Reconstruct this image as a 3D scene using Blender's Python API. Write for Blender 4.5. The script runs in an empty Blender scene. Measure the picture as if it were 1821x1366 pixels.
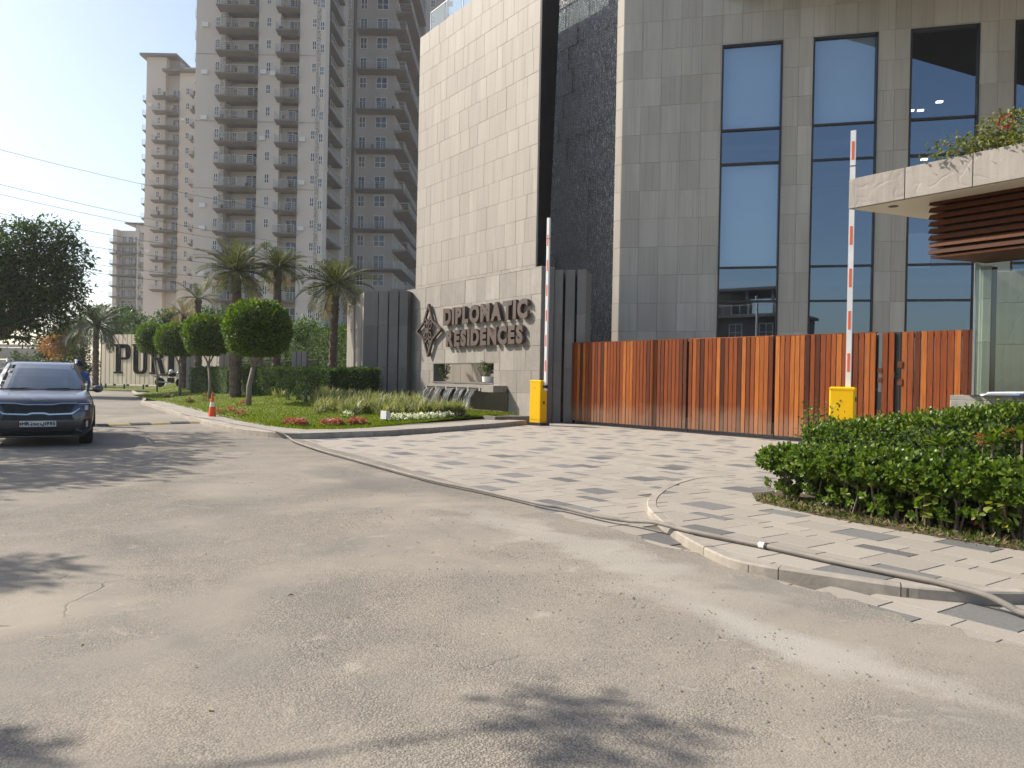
import bpy, math, random
import numpy as np
from mathutils import Vector, Matrix
from mathutils.bvhtree import BVHTree
random.seed(7); rng = np.random.default_rng(7)
scene = bpy.context.scene
COL = scene.collection
R = math.radians

# ------------------------------------------------------------------ camera
CAMZ = 1.4
FPX, PITCH, ROLL = 1364.0, R(-0.3), R(1.1)
fwd = Vector((0, math.cos(PITCH), math.sin(PITCH)))
up0 = Vector((0, -math.sin(PITCH), math.cos(PITCH)))
rt = (Vector((1, 0, 0)) * math.cos(ROLL) + up0 * math.sin(ROLL))
up = (-Vector((1, 0, 0)) * math.sin(ROLL) + up0 * math.cos(ROLL))
cam_data = bpy.data.cameras.new('camera')
cam = bpy.data.objects.new('camera', cam_data); COL.objects.link(cam)
cam_data.sensor_width = 36; cam_data.lens = FPX / 1821 * 36
cam_data.clip_start = 0.05; cam_data.clip_end = 3000
m = Matrix((rt, up, -fwd)).transposed().to_4x4(); m.translation = (0, 0, CAMZ)
cam.matrix_world = m
scene.camera = cam

# ------------------------------------------------------------------ light
SUN_AZ, SUN_EL = R(-72.7), R(39)          # azimuth from +Y towards +X
sun_dir = Vector((math.sin(SUN_AZ) * math.cos(SUN_EL), math.cos(SUN_AZ) * math.cos(SUN_EL), math.sin(SUN_EL)))
world = bpy.data.worlds.new('World'); scene.world = world; world.use_nodes = True
wn = world.node_tree; wn.nodes.clear()
wo = wn.nodes.new('ShaderNodeOutputWorld'); wb = wn.nodes.new('ShaderNodeBackground'); sk = wn.nodes.new('ShaderNodeTexSky')
sk.sky_type = 'NISHITA'; sk.sun_disc = False; sk.sun_elevation = SUN_EL; sk.sun_rotation = SUN_AZ
sk.air_density = 1.0; sk.dust_density = 2.0; sk.ozone_density = 1.0; sk.altitude = 200
wb.inputs['Strength'].default_value = 0.105
wn.links.new(sk.outputs[0], wb.inputs[0]); wn.links.new(wb.outputs[0], wo.inputs[0])
sl = bpy.data.lights.new('sun', 'SUN'); sl.energy = 4.2; sl.angle = R(0.6); sl.color = (1.0, 0.93, 0.82)
sun = bpy.data.objects.new('sun', sl); COL.objects.link(sun)
sun.rotation_euler = sun_dir.to_track_quat('Z', 'Y').to_euler(); sun.location = sun_dir * 200
vs = scene.view_settings
vs.view_transform = 'Standard'; vs.look = 'None'; vs.exposure = 0.86; vs.gamma = 1.0; vs.use_curve_mapping = False

# ------------------------------------------------------------------ measuring helpers (photo pixel -> place in the world)
def ray(px, py):
    return (rt * ((px - 910.5) / FPX) - up * ((py - 683) / FPX) + fwd)
CAM = Vector((0, 0, CAMZ))
def gp(px, py, z=0.0):
    d = ray(px, py); return CAM + d * ((z - CAMZ) / d.z)
def dp(px, py, D):
    d = ray(px, py); return CAM + d * (D / d.y)
def frame_dir(az):                       # unit vector running left -> right along a wall of azimuth az
    return Vector((-math.sin(az), -math.cos(az), 0))
def uz(px, py, P, az):
    t = frame_dir(az); n = Vector((t.y, -t.x, 0)); d = ray(px, py)
    q = CAM + d * ((P - CAM).dot(n) / d.dot(n))
    return (q - P).dot(t), q.z
AZ_SIGN, AZ_FAC, AZ_GATE = R(-35.3), R(-75.8), R(-39.8)
def rot_of(az):
    t = frame_dir(az); return math.atan2(t.y, t.x)

# ------------------------------------------------------------------ object helpers
def tag(o, label=None, cat=None, group=None, kind=None):
    if label: o['label'] = label
    if cat: o['category'] = cat
    if group: o['group'] = group
    if kind: o['kind'] = kind
    return o
def link(o, parent=None):
    COL.objects.link(o)
    if parent is not None: o.parent = parent
    return o
def empty(name, loc, rz=0.0, label=None, cat=None, group=None):
    o = bpy.data.objects.new(name, None); COL.objects.link(o)
    o.location = loc; o.rotation_euler = (0, 0, rz); o.empty_display_size = 0.2
    return tag(o, label, cat, group)
def inst(name, me, parent=None, loc=(0, 0, 0), rot=(0, 0, 0), scale=None):
    o = bpy.data.objects.new(name, me); link(o, parent); o.location = loc; o.rotation_euler = rot
    if scale is not None: o.scale = scale
    return o
def copy_tree(o, parent=None):
    c = o.copy(); COL.objects.link(c); c.parent = parent
    for ch in list(o.children): copy_tree(ch, c)
    return c

class MB:
    def __init__(s): s.v = []; s.f = []; s.mi = []; s.cur = 0
    def add(s, vs, fs):
        b = len(s.v); s.v += [tuple(v) for v in vs]; s.f += [tuple(b + i for i in f) for f in fs]; s.mi += [s.cur] * len(fs); return s
    def box(s, x0, x1, y0, y1, z0, z1):
        return s.add([(x0,y0,z0),(x1,y0,z0),(x1,y1,z0),(x0,y1,z0),(x0,y0,z1),(x1,y0,z1),(x1,y1,z1),(x0,y1,z1)],
                     [(0,3,2,1),(4,5,6,7),(0,1,5,4),(1,2,6,5),(2,3,7,6),(3,0,4,7)])
    def cbox(s, c, sx, sy, sz, rz=0.0):
        ca, sa = math.cos(rz), math.sin(rz); vs = []
        for dz in (-sz/2, sz/2):
            for dx, dy in ((-sx/2,-sy/2),(sx/2,-sy/2),(sx/2,sy/2),(-sx/2,sy/2)):
                vs.append((c[0]+dx*ca-dy*sa, c[1]+dx*sa+dy*ca, c[2]+dz))
        return s.add(vs, [(0,3,2,1),(4,5,6,7),(0,1,5,4),(1,2,6,5),(2,3,7,6),(3,0,4,7)])
    def bar(s, a, b, w, h=None, upv=(0,0,1)):
        h = h or w; a = Vector(a); b = Vector(b); d = (b-a).normalized(); u = Vector(upv)
        if abs(d.dot(u)) > .98: u = Vector((0,1,0))
        x = d.cross(u).normalized(); y = x.cross(d).normalized(); vs = []
        for p in (a, b):
            for i, j in ((-1,-1),(1,-1),(1,1),(-1,1)): vs.append(p + x*(i*w/2) + y*(j*h/2))
        return s.add(vs, [(0,1,2,3),(7,6,5,4),(0,4,5,1),(1,5,6,2),(2,6,7,3),(3,7,4,0)])
    def prism(s, poly, z0, z1, cap=True):
        n = len(poly); a = sum(poly[i][0]*poly[(i+1)%n][1]-poly[(i+1)%n][0]*poly[i][1] for i in range(n))
        if a < 0: poly = poly[::-1]
        vs = [(p[0],p[1],z0) for p in poly]+[(p[0],p[1],z1) for p in poly]
        fs = [(i,(i+1)%n,n+(i+1)%n,n+i) for i in range(n)]
        if cap: fs += [tuple(range(n-1,-1,-1)), tuple(range(n,2*n))]
        return s.add(vs, fs)
    def prism_xz(s, poly, y0, y1):          # outline in x,z pushed along y
        n = len(poly); a = sum(poly[i][0]*poly[(i+1)%n][1]-poly[(i+1)%n][0]*poly[i][1] for i in range(n))
        if a < 0: poly = poly[::-1]
        vs = [(p[0],y0,p[1]) for p in poly]+[(p[0],y1,p[1]) for p in poly]
        fs = [((i+1)%n,i,n+i,n+(i+1)%n) for i in range(n)]
        fs += [tuple(range(n)), tuple(range(2*n-1,n-1,-1))]
        return s.add(vs, fs)
    def tube(s, pts, rad, n=8, caps=True):
        pts = [Vector(p) for p in pts]; k = len(pts)
        if not hasattr(rad, '__len__'): rad = [rad]*k
        ref = None; b = len(s.v); vs = []
        for i, p in enumerate(pts):
            d = (pts[min(i+1,k-1)]-pts[max(i-1,0)]).normalized()
            if ref is None:
                ref = Vector((0,0,1)) if abs(d.z) < .9 else Vector((1,0,0))
            x = d.cross(ref).normalized(); y = x.cross(d).normalized(); ref = y
            for j in range(n):
                a = 2*math.pi*j/n; vs.append(p + x*(math.cos(a)*rad[i]) + y*(math.sin(a)*rad[i]))
        fs = []
        for i in range(k-1):
            for j in range(n): fs.append((i*n+j, i*n+(j+1)%n, (i+1)*n+(j+1)%n, (i+1)*n+j))
        if caps: fs += [tuple(range(n-1,-1,-1)), tuple(range((k-1)*n, k*n))]
        return s.add(vs, fs)
    def lathe(s, prof, n=20, c=(0,0,0)):
        k = len(prof); vs = []; fs = []
        for r, z in prof:
            for j in range(n):
                a = 2*math.pi*j/n; vs.append((c[0]+r*math.cos(a), c[1]+r*math.sin(a), c[2]+z))
        for i in range(k-1):
            for j in range(n): fs.append((i*n+j, i*n+(j+1)%n, (i+1)*n+(j+1)%n, (i+1)*n+j))
        fs += [tuple(range(n-1,-1,-1)), tuple(range((k-1)*n, k*n))]
        return s.add(vs, fs)
    def sphere(s, c, rx, ry, rz, n=12, m_=8):
        vs = [(c[0],c[1],c[2]-rz)]; fs = []
        for i in range(1, m_):
            t = -math.pi/2+math.pi*i/m_
            for j in range(n):
                a = 2*math.pi*j/n; vs.append((c[0]+rx*math.cos(t)*math.cos(a), c[1]+ry*math.cos(t)*math.sin(a), c[2]+rz*math.sin(t)))
        vs.append((c[0],c[1],c[2]+rz))
        for j in range(n): fs.append((0, 1+(j+1)%n, 1+j)); fs.append((len(vs)-1, 1+(m_-2)*n+j, 1+(m_-2)*n+(j+1)%n))
        for i in range(m_-2):
            for j in range(n): fs.append((1+i*n+j, 1+i*n+(j+1)%n, 1+(i+1)*n+(j+1)%n, 1+(i+1)*n+j))
        return s.add(vs, fs)
    def mesh(s, name, mats, smooth=False):
        me = bpy.data.meshes.new(name); me.from_pydata(s.v, [], s.f)
        mats = mats if isinstance(mats, (list, tuple)) else [mats]
        for m_ in mats: me.materials.append(m_)
        if len(mats) > 1: me.polygons.foreach_set('material_index', s.mi)
        if smooth: me.polygons.foreach_set('use_smooth', [True]*len(s.f))
        me.update(); return me
    def build(s, name, mats, parent=None, loc=(0,0,0), rot=(0,0,0), smooth=False):
        return inst(name, s.mesh(name, mats, smooth), parent, loc, rot)

def np_mesh(name, V, F, mats, smooth=False, mi=None):
    V = np.asarray(V, dtype=np.float32); F = np.asarray(F, dtype=np.int32); k = F.shape[1]
    me = bpy.data.meshes.new(name); me.vertices.add(len(V)); me.vertices.foreach_set('co', V.ravel())
    me.loops.add(F.size); me.loops.foreach_set('vertex_index', F.ravel())
    me.polygons.add(len(F)); me.polygons.foreach_set('loop_start', np.arange(0, F.size, k, dtype=np.int32))
    mats = mats if isinstance(mats, (list, tuple)) else [mats]
    for m_ in mats: me.materials.append(m_)
    if mi is not None: me.polygons.foreach_set('material_index', np.asarray(mi, dtype=np.int32))
    me.update(calc_edges=True); return me

# ------------------------------------------------------------------ materials
def nodes(name):
    m_ = bpy.data.materials.new(name); m_.use_nodes = True; nt = m_.node_tree
    return m_, nt, nt.nodes['Principled BSDF'], nt.nodes['Material Output']
def N(nt, t, **kw):
    n = nt.nodes.new(t)
    for k, v in kw.items(): setattr(n, k, v)
    return n
def L(nt, a, b): nt.links.new(a, b)
def ramp(nt, fac, stops):
    r = N(nt, 'ShaderNodeValToRGB'); e = r.color_ramp.elements
    while len(e) < len(stops): e.new(0.5)
    for el, (p, c) in zip(e, stops):
        el.position = p; el.color = (c, c, c, 1) if not hasattr(c, '__len__') else (*c[:3], 1)
    L(nt, fac, r.inputs[0]); return r
def mixc(nt, fac, a, b, mode='MIX'):
    x = N(nt, 'ShaderNodeMix', data_type='RGBA', blend_type=mode)
    for s_, v in ((0, fac), (6, a), (7, b)):
        if hasattr(v, 'is_linked') or hasattr(v, 'links'): L(nt, v, x.inputs[s_])
        elif isinstance(v, (int, float)): x.inputs[s_].default_value = v if s_ == 0 else (v, v, v, 1)
        else: x.inputs[s_].default_value = (*v[:3], 1)
    return x.outputs[2]
def mth(nt, op, a, b=0.0, c=None):
    x = N(nt, 'ShaderNodeMath', operation=op)
    for i, v in enumerate((a, b) if c is None else (a, b, c)):
        if hasattr(v, 'links'): L(nt, v, x.inputs[i])
        else: x.inputs[i].default_value = v
    return x.outputs[0]
def coords(nt, kind='pos', scale=(1,1,1), shift=False):
    if kind == 'pos': o = N(nt, 'ShaderNodeNewGeometry').outputs['Position']
    else: o = N(nt, 'ShaderNodeTexCoord').outputs['Object']
    mp = N(nt, 'ShaderNodeMapping'); mp.inputs['Scale'].default_value = scale; L(nt, o, mp.inputs[0])
    if shift:
        oi = N(nt, 'ShaderNodeObjectInfo'); v = N(nt, 'ShaderNodeVectorMath', operation='SCALE'); cb = N(nt, 'ShaderNodeCombineXYZ')
        for i in range(3): L(nt, oi.outputs['Random'], cb.inputs[i])
        L(nt, cb.outputs[0], v.inputs[0]); v.inputs['Scale'].default_value = 37.0
        L(nt, v.outputs[0], mp.inputs[1])
    return mp.outputs[0]
def noise(nt, vec, scale, detail=4, rough=.6, dist=0.0):
    n = N(nt, 'ShaderNodeTexNoise'); n.inputs['Scale'].default_value = scale; n.inputs['Detail'].default_value = detail
    n.inputs['Roughness'].default_value = rough; n.inputs['Distortion'].default_value = dist; L(nt, vec, n.inputs['Vector']); return n.outputs[0]
def bump(nt, bs, h, strength=.3, dist=.01, prev=None):
    b = N(nt, 'ShaderNodeBump'); b.inputs['Strength'].default_value = strength; b.inputs['Distance'].default_value = dist
    L(nt, h, b.inputs['Height'])
    if prev is not None: L(nt, prev, b.inputs['Normal'])
    L(nt, b.outputs[0], bs.inputs['Normal']); return b.outputs[0]
def pbr(name, c1, c2=None, scale=3.0, rough=.7, metal=0.0, bs=0.0, bscale=None, bdist=.01, rnd=0.0, kind='pos', stretch=(1,1,1), spec=.4, shift=False, detail=5):
    m_, nt, b, out = nodes(name)
    b.inputs['Roughness'].default_value = rough; b.inputs['Metallic'].default_value = metal; b.inputs['Specular IOR Level'].default_value = spec
    vec = coords(nt, kind, stretch, shift)
    col = None
    if c2 is not None:
        f = ramp(nt, noise(nt, vec, scale, detail), [(.3, 0.0), (.7, 1.0)]).outputs[0]
        col = mixc(nt, f, c1, c2)
    else:
        c = N(nt, 'ShaderNodeRGB'); c.outputs[0].default_value = (*c1[:3], 1); col = c.outputs[0]
    if rnd:
        oi = N(nt, 'ShaderNodeObjectInfo')
        k = mth(nt, 'MULTIPLY_ADD', oi.outputs['Random'], 2*rnd, 1-rnd)
        cb = N(nt, 'ShaderNodeCombineColor')
        for i in range(3): L(nt, k, cb.inputs[i])
        col = mixc(nt, 1.0, col, cb.outputs[0], 'MULTIPLY')
    L(nt, col, b.inputs['Base Color'])
    if bs: bump(nt, b, noise(nt, vec, bscale or scale*6, 6), bs, bdist)
    return m_
def leafmat(name, c1, c2, c3=None, rough=.45, trans=.25, spec=.4):
    m_, nt, b, out = nodes(name)
    ri = N(nt, 'ShaderNodeNewGeometry').outputs['Random Per Island']
    st = [(0, c1), (.6, c2)] + ([(.9, c2), (1, c3)] if c3 else [(1, c2)])
    col = ramp(nt, ri, st).outputs[0]
    L(nt, col, b.inputs['Base Color']); b.inputs['Roughness'].default_value = rough; b.inputs['Specular IOR Level'].default_value = spec
    tr = N(nt, 'ShaderNodeBsdfTranslucent'); L(nt, mixc(nt, 1.0, col, (1.5, 1.6, .7), 'MULTIPLY'), tr.inputs[0])
    mx = N(nt, 'ShaderNodeMixShader'); mx.inputs[0].default_value = trans
    L(nt, b.outputs[0], mx.inputs[1]); L(nt, tr.outputs[0], mx.inputs[2]); L(nt, mx.outputs[0], out.inputs[0])
    return m_

def road_material():
    m_, nt, b, out = nodes('dusty_asphalt')
    p = coords(nt)
    big = noise(nt, p, .25, 7, .62, .7); mid = noise(nt, p, 1.1, 7, .66, .5); fine = noise(nt, p, 130, 3, .75)
    v = N(nt, 'ShaderNodeTexVoronoi'); v.inputs['Scale'].default_value = 95; v.inputs['Randomness'].default_value = 1; L(nt, p, v.inputs['Vector'])
    sepc = N(nt, 'ShaderNodeSeparateColor'); L(nt, v.outputs['Color'], sepc.inputs[0])
    dusty = ramp(nt, mth(nt, 'ADD', mth(nt, 'MULTIPLY', big, .55), mth(nt, 'MULTIPLY', mid, .45)), [(.38, 0.0), (.6, 1.0)]).outputs[0]
    base = mixc(nt, dusty, (.218, .198, .168), (.305, .267, .217))
    rough_ = ramp(nt, noise(nt, p, .42, 6, .6, .8), [(.40, .12), (.60, 1.0)]).outputs[0]       # where the dust is worn off the chippings
    chip = mth(nt, 'MULTIPLY_ADD', sepc.outputs[0], .8, .58)
    cc = N(nt, 'ShaderNodeCombineColor')
    for i in range(3): L(nt, chip, cc.inputs[i])
    base = mixc(nt, mth(nt, 'MULTIPLY', rough_, .75), base, mixc(nt, 1.0, base, cc.outputs[0], 'MULTIPLY'))
    grit = ramp(nt, v.outputs['Distance'], [(.30, 1.0), (.75, 0.0)]).outputs[0]
    pit = mth(nt, 'MULTIPLY', mth(nt, 'SUBTRACT', 1.0, grit), rough_)
    base = mixc(nt, mth(nt, 'MULTIPLY', pit, .55), base, (.13, .115, .095))
    sp = ramp(nt, fine, [(.30, .80), (.70, 1.16)]).outputs[0]; base = mixc(nt, 1.0, base, sp, 'MULTIPLY')
    # stains, worn hollows, pale scuffs
    st = ramp(nt, noise(nt, p, .62, 6, .6, 1.2), [(.56, 0.0), (.66, .42)]).outputs[0]; base = mixc(nt, st, base, (.17, .158, .14))
    hn = noise(nt, p, 3.6, 6, .75, 1.6); holes = ramp(nt, hn, [(.665, 0.0), (.70, 1.0)]).outputs[0]
    base = mixc(nt, mth(nt, 'MULTIPLY', holes, .5), base, (.15, .132, .108))
    rimm = ramp(nt, hn, [(.61, 0.0), (.655, .6), (.668, 0.0)]).outputs[0]; base = mixc(nt, rimm, base, (.40, .357, .293))
    pale = ramp(nt, noise(nt, p, .9, 7, .72, 1.8), [(.60, 0.0), (.70, .55)]).outputs[0]; base = mixc(nt, pale, base, (.385, .343, .28))
    wob = N(nt, 'ShaderNodeTexNoise'); wob.inputs['Scale'].default_value = 1.6; wob.inputs['Detail'].default_value = 7; L(nt, p, wob.inputs['Vector'])
    def patch(cx, cy, ax, ay, ang, soft=.35, amt=1.0, wobble=1.3):
        v0 = N(nt, 'ShaderNodeVectorMath', operation='MULTIPLY_ADD'); L(nt, wob.outputs['Color'], v0.inputs[0]); v0.inputs[1].default_value = (wobble*ax*.5, wobble*ax*.5, 0); L(nt, p, v0.inputs[2])
        mp = N(nt, 'ShaderNodeMapping', vector_type='TEXTURE'); mp.inputs['Location'].default_value = (cx+wobble*ax*.25, cy+wobble*ax*.25, 0); mp.inputs['Rotation'].default_value = (0, 0, ang); mp.inputs['Scale'].default_value = (ax, ay, 50); L(nt, v0.outputs[0], mp.inputs[0])
        ln_ = N(nt, 'ShaderNodeVectorMath', operation='LENGTH'); L(nt, mp.outputs[0], ln_.inputs[0])
        return ramp(nt, ln_.outputs['Value'], [(1-soft, amt), (1.0, 0.0)]).outputs[0]
    pa1 = patch(-2.1, 10.6, 1.9, .55, 2.15, .5, .62); base = mixc(nt, mth(nt, 'MULTIPLY', pa1, mth(nt, 'MULTIPLY_ADD', sepc.outputs[0], .5, .6)), base, (.145, .135, .125))
    pa2 = patch(-1.0, 9.9, 1.7, .30, 2.15, .6, .5); base = mixc(nt, mth(nt, 'MULTIPLY', pa2, sepc.outputs[1]), base, (.13, .12, .105))
    pa3 = patch(.5, 6.6, 2.6, .42, 2.1, .6, .6); base = mixc(nt, pa3, base, (.375, .345, .295))
    pa4 = patch(1.5, 4.3, 1.5, .28, 2.2, .7, .7); base = mixc(nt, pa4, base, (.37, .345, .30))
    pa5 = patch(-3.2, 4.2, 1.1, .6, .5, .4, .45); base = mixc(nt, pa5, base, (.36, .315, .25))
    cv = N(nt, 'ShaderNodeTexVoronoi', feature='DISTANCE_TO_EDGE'); cv.inputs['Scale'].default_value = .42
    wv = N(nt, 'ShaderNodeVectorMath', operation='ADD'); nn = N(nt, 'ShaderNodeTexNoise'); nn.inputs['Scale'].default_value = 1.7; nn.inputs['Detail'].default_value = 6; L(nt, p, nn.inputs['Vector'])
    L(nt, p, wv.inputs[0]); L(nt, nn.outputs['Color'], wv.inputs[1]); L(nt, wv.outputs[0], cv.inputs['Vector'])
    crack = mth(nt, 'MULTIPLY', ramp(nt, cv.outputs['Distance'], [(0.0, 1.0), (.0075, 0.0)]).outputs[0], ramp(nt, noise(nt, p, .5, 3, .5), [(.52, 0.0), (.6, 1.0)]).outputs[0])
    base = mixc(nt, mth(nt, 'MULTIPLY', crack, .4), base, (.10, .088, .072))
    L(nt, base, b.inputs['Base Color']); b.inputs['Roughness'].default_value = .92; b.inputs['Specular IOR Level'].default_value = .15
    h = mth(nt, 'ADD', mth(nt, 'MULTIPLY', grit, mth(nt, 'MULTIPLY', rough_, .0026)), mth(nt, 'MULTIPLY', mid, .008))
    h = mth(nt, 'SUBTRACT', h, mth(nt, 'ADD', mth(nt, 'MULTIPLY', holes, .006), mth(nt, 'MULTIPLY', crack, .005)))
    h = mth(nt, 'ADD', h, mth(nt, 'MULTIPLY', fine, .0014))
    bump(nt, b, h, 1.0, 1.0)
    return m_
def wood_material(name, c1, c2, c3, grain_axis=2, rough=.62):
    m_, nt, b, out = nodes(name)
    st = [14, 14, 14]; st[grain_axis] = .9
    vec = coords(nt, 'obj', tuple(st), True)
    n1 = noise(nt, vec, 1.6, 6, .65, 1.2); n2 = noise(nt, vec, 9, 4, .7)
    oi = N(nt, 'ShaderNodeObjectInfo')
    base = ramp(nt, oi.outputs['Random'], [(0, c1), (.38, c2), (.72, c2), (1, c3)]).outputs[0]
    dark = mixc(nt, 1.0, base, (.42, .38, .35), 'MULTIPLY')
    col = mixc(nt, ramp(nt, n1, [(.38, 0.0), (.68, .8)]).outputs[0], base, dark)
    col = mixc(nt, mth(nt, 'MULTIPLY', n2, .3), col, dark)
    sp_ = N(nt, 'ShaderNodeSeparateXYZ'); L(nt, N(nt, 'ShaderNodeNewGeometry').outputs['Position'], sp_.inputs[0])
    dz_ = mth(nt, 'ADD', sp_.outputs[2], mth(nt, 'MULTIPLY', noise(nt, coords(nt, 'pos'), 2.5, 4), -.7)); dust_ = ramp(nt, dz_, [(0.0, .38), (.45, 0.0)]).outputs[0]
    col = mixc(nt, dust_, col, (.27, .20, .14))
    L(nt, col, b.inputs['Base Color']); b.inputs['Roughness'].default_value = rough; b.inputs['Specular IOR Level'].default_value = .18
    bump(nt, b, mth(nt, 'ADD', n1, n2), .15, .004); return m_
def slate_material(name, c1, c2, c3, rough=.65, streak=.5, relief=.35, rnd=.12, warm=None):
    """hand-split sandstone / slate panel: tint per panel, vertical streaks, cleft ridges"""
    m_, nt, b, out = nodes(name)
    vec = coords(nt, 'obj', (1, 1, 1), True); sv = coords(nt, 'obj', (9, 9, .35), True)
    oi = N(nt, 'ShaderNodeObjectInfo')
    base = ramp(nt, oi.outputs['Random'], [(0, c1), (.45, c2), (1, c3)]).outputs[0]
    s_ = noise(nt, sv, 1.7, 5, .7)
    k = ramp(nt, s_, [(.3, 1-streak*.35), (.7, 1+streak*.22)]).outputs[0]
    base = mixc(nt, 1.0, base, k, 'MULTIPLY')
    c = noise(nt, vec, 2.2, 5, .6, .8)
    base = mixc(nt, ramp(nt, c, [(.35, .28), (.65, 0.0)]).outputs[0], base, tuple(x*.62 for x in c1))
    fine = noise(nt, vec, 45, 3, .7)
    base = mixc(nt, mth(nt, 'MULTIPLY', fine, .22), base, tuple(x*.75 for x in c1))
    L(nt, base, b.inputs['Base Color']); b.inputs['Roughness'].default_value = rough; b.inputs['Specular IOR Level'].default_value = .3
    w = N(nt, 'ShaderNodeTexVoronoi', feature='DISTANCE_TO_EDGE'); w.inputs['Scale'].default_value = 1.1
    wv = N(nt, 'ShaderNodeVectorMath', operation='ADD'); L(nt, vec, wv.inputs[0])
    nn = N(nt, 'ShaderNodeTexNoise'); nn.inputs['Scale'].default_value = 2.5; L(nt, vec, nn.inputs['Vector'])
    L(nt, nn.outputs['Color'], wv.inputs[1]); L(nt, wv.outputs[0], w.inputs['Vector'])
    ridge = ramp(nt, w.outputs['Distance'], [(0.0, 0.0), (.035, 1.0)]).outputs[0]
    h = mth(nt, 'ADD', mth(nt, 'MULTIPLY', ridge, .6*relief), mth(nt, 'ADD', mth(nt, 'MULTIPLY', c, .9), mth(nt, 'MULTIPLY', fine, .12)))
    bump(nt, b, h, relief, .03); return m_
def panel_material(name, c1, c2, c3, rough=.6, lines=.5):
    """cladding panel with fine vertical saw lines"""
    m_, nt, b, out = nodes(name)
    vec = coords(nt, 'obj', (1, 1, 1), True)
    oi = N(nt, 'ShaderNodeObjectInfo')
    base = ramp(nt, oi.outputs['Random'], [(0, c1), (.5, c2), (1, c3)]).outputs[0]
    sep = N(nt, 'ShaderNodeSeparateXYZ'); L(nt, vec, sep.inputs[0]); cb = N(nt, 'ShaderNodeCombineXYZ'); L(nt, sep.outputs[0], cb.inputs[0])
    ln = noise(nt, cb.outputs[0], 15, 2, .5)
    lmask = ramp(nt, ln, [(.575, 0.0), (.61, 1.0)]).outputs[0]
    base = mixc(nt, mth(nt, 'MULTIPLY', lmask, .5*lines), base, tuple(x*.35 for x in c1))
    ln2 = noise(nt, cb.outputs[0], 3.5, 2, .5)
    base = mixc(nt, ramp(nt, ln2, [(.4, .14), (.6, 0.0)]).outputs[0], base, tuple(x*.72 for x in c1))
    dirt = noise(nt, coords(nt, 'pos', (1.5, 1.5, .2)), 1.0, 5, .65)
    base = mixc(nt, ramp(nt, dirt, [(.32, .42), (.6, 0.0)]).outputs[0], base, tuple(x*.7 for x in c1))
    fine = noise(nt, vec, 60, 3, .7)
    base = mixc(nt, mth(nt, 'MULTIPLY', fine, .12), base, tuple(x*.6 for x in c1))
    L(nt, base, b.inputs['Base Color']); b.inputs['Roughness'].default_value = rough; b.inputs['Specular IOR Level'].default_value = .3
    bump(nt, b, mth(nt, 'ADD', mth(nt, 'MULTIPLY', lmask, -.8), mth(nt, 'MULTIPLY', fine, .3)), .25, .006); return m_
def glass_material(name, tint, refl=.4, rough=.015, color=(.6,.68,.72)):
    m_, nt, b, out = nodes(name); nt.nodes.remove(b)
    t = N(nt, 'ShaderNodeBsdfTransparent'); t.inputs[0].default_value = (*tint, 1)
    g = N(nt, 'ShaderNodeBsdfGlossy'); g.inputs[0].default_value = (*color, 1); g.inputs['Roughness'].default_value = rough
    f = N(nt, 'ShaderNodeFresnel'); f.inputs[0].default_value = 1.5
    k = mth(nt, 'MULTIPLY_ADD', f.outputs[0], .9, refl); k = mth(nt, 'MINIMUM', k, 1.0)
    bf = N(nt, 'ShaderNodeNewGeometry').outputs['Backfacing']; k = mth(nt, 'MULTIPLY', k, mth(nt, 'SUBTRACT', 1.0, bf))
    mx = N(nt, 'ShaderNodeMixShader'); L(nt, k, mx.inputs[0]); L(nt, t.outputs[0], mx.inputs[1]); L(nt, g.outputs[0], mx.inputs[2])
    L(nt, mx.outputs[0], out.inputs[0]); return m_

M = {}
M['road'] = road_material()
M['ground'] = pbr('dry_earth', (.23,.19,.14), (.33,.28,.21), .6, .95, bs=.4, bscale=8, bdist=.03)
M['soil'] = pbr('garden_soil', (.075,.05,.033), (.14,.10,.065), 9, .95, bs=.8, bscale=30, bdist=.03)
M['paver_light'] = pbr('pale_granite', (.28,.25,.21), (.335,.30,.252), 60, .75, bs=.2, bscale=160, bdist=.002, rnd=.09, spec=.3)
M['paver_dark'] = pbr('dark_granite', (.115,.112,.108), (.20,.192,.18), 90, .6, bs=.25, bscale=160, bdist=.002, rnd=.22, spec=.3)
M['joint'] = pbr('joint_sand', (.10,.085,.068), (.17,.145,.115), 5, .95)
M['kerb'] = pbr('kerb_stone', (.25,.22,.185), (.36,.32,.265), 6, .85, bs=.4, bscale=40, bdist=.006, rnd=.10)
M['lawn'] = pbr('lawn_turf', (.072,.105,.006), (.14,.155,.014), 1.1, .9, bs=.7, bscale=90, bdist=.03)
M['grass'] = leafmat('grass_blade', (.065,.11,.005), (.15,.195,.012), (.24,.22,.045), .75, .35, .03)
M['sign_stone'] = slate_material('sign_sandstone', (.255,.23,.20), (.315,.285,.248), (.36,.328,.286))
M['fin_stone'] = slate_material('fin_slate', (.15,.142,.13), (.185,.175,.16), (.22,.208,.19), .6, .5, .2)  # shade on the unlit fins is put into this dark base colour
M['booth_stone'] = slate_material('booth_sandstone', (.33,.315,.265), (.38,.36,.305), (.43,.40,.34), .7, .5, .25)
M['beige'] = panel_material('beige_cladding', (.30,.268,.228), (.325,.291,.247), (.352,.315,.268))
M['grey'] = panel_material('grey_cladding', (.375,.352,.298), (.435,.41,.35), (.485,.46,.395))
M['mortar'] = pbr('dark_joint', (.09,.083,.072), rough=.9)
M['pale_core'] = pbr('pale_wall_core', (.22,.195,.165), rough=.9)
M['core'] = pbr('wall_core', (.14,.13,.115), rough=.9)
M['black_gloss'] = pbr('black_stone', (.008,.008,.009), rough=.25, spec=.3)
M['dark_metal'] = pbr('dark_metal', (.035,.033,.032), rough=.45, metal=.3)
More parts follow.
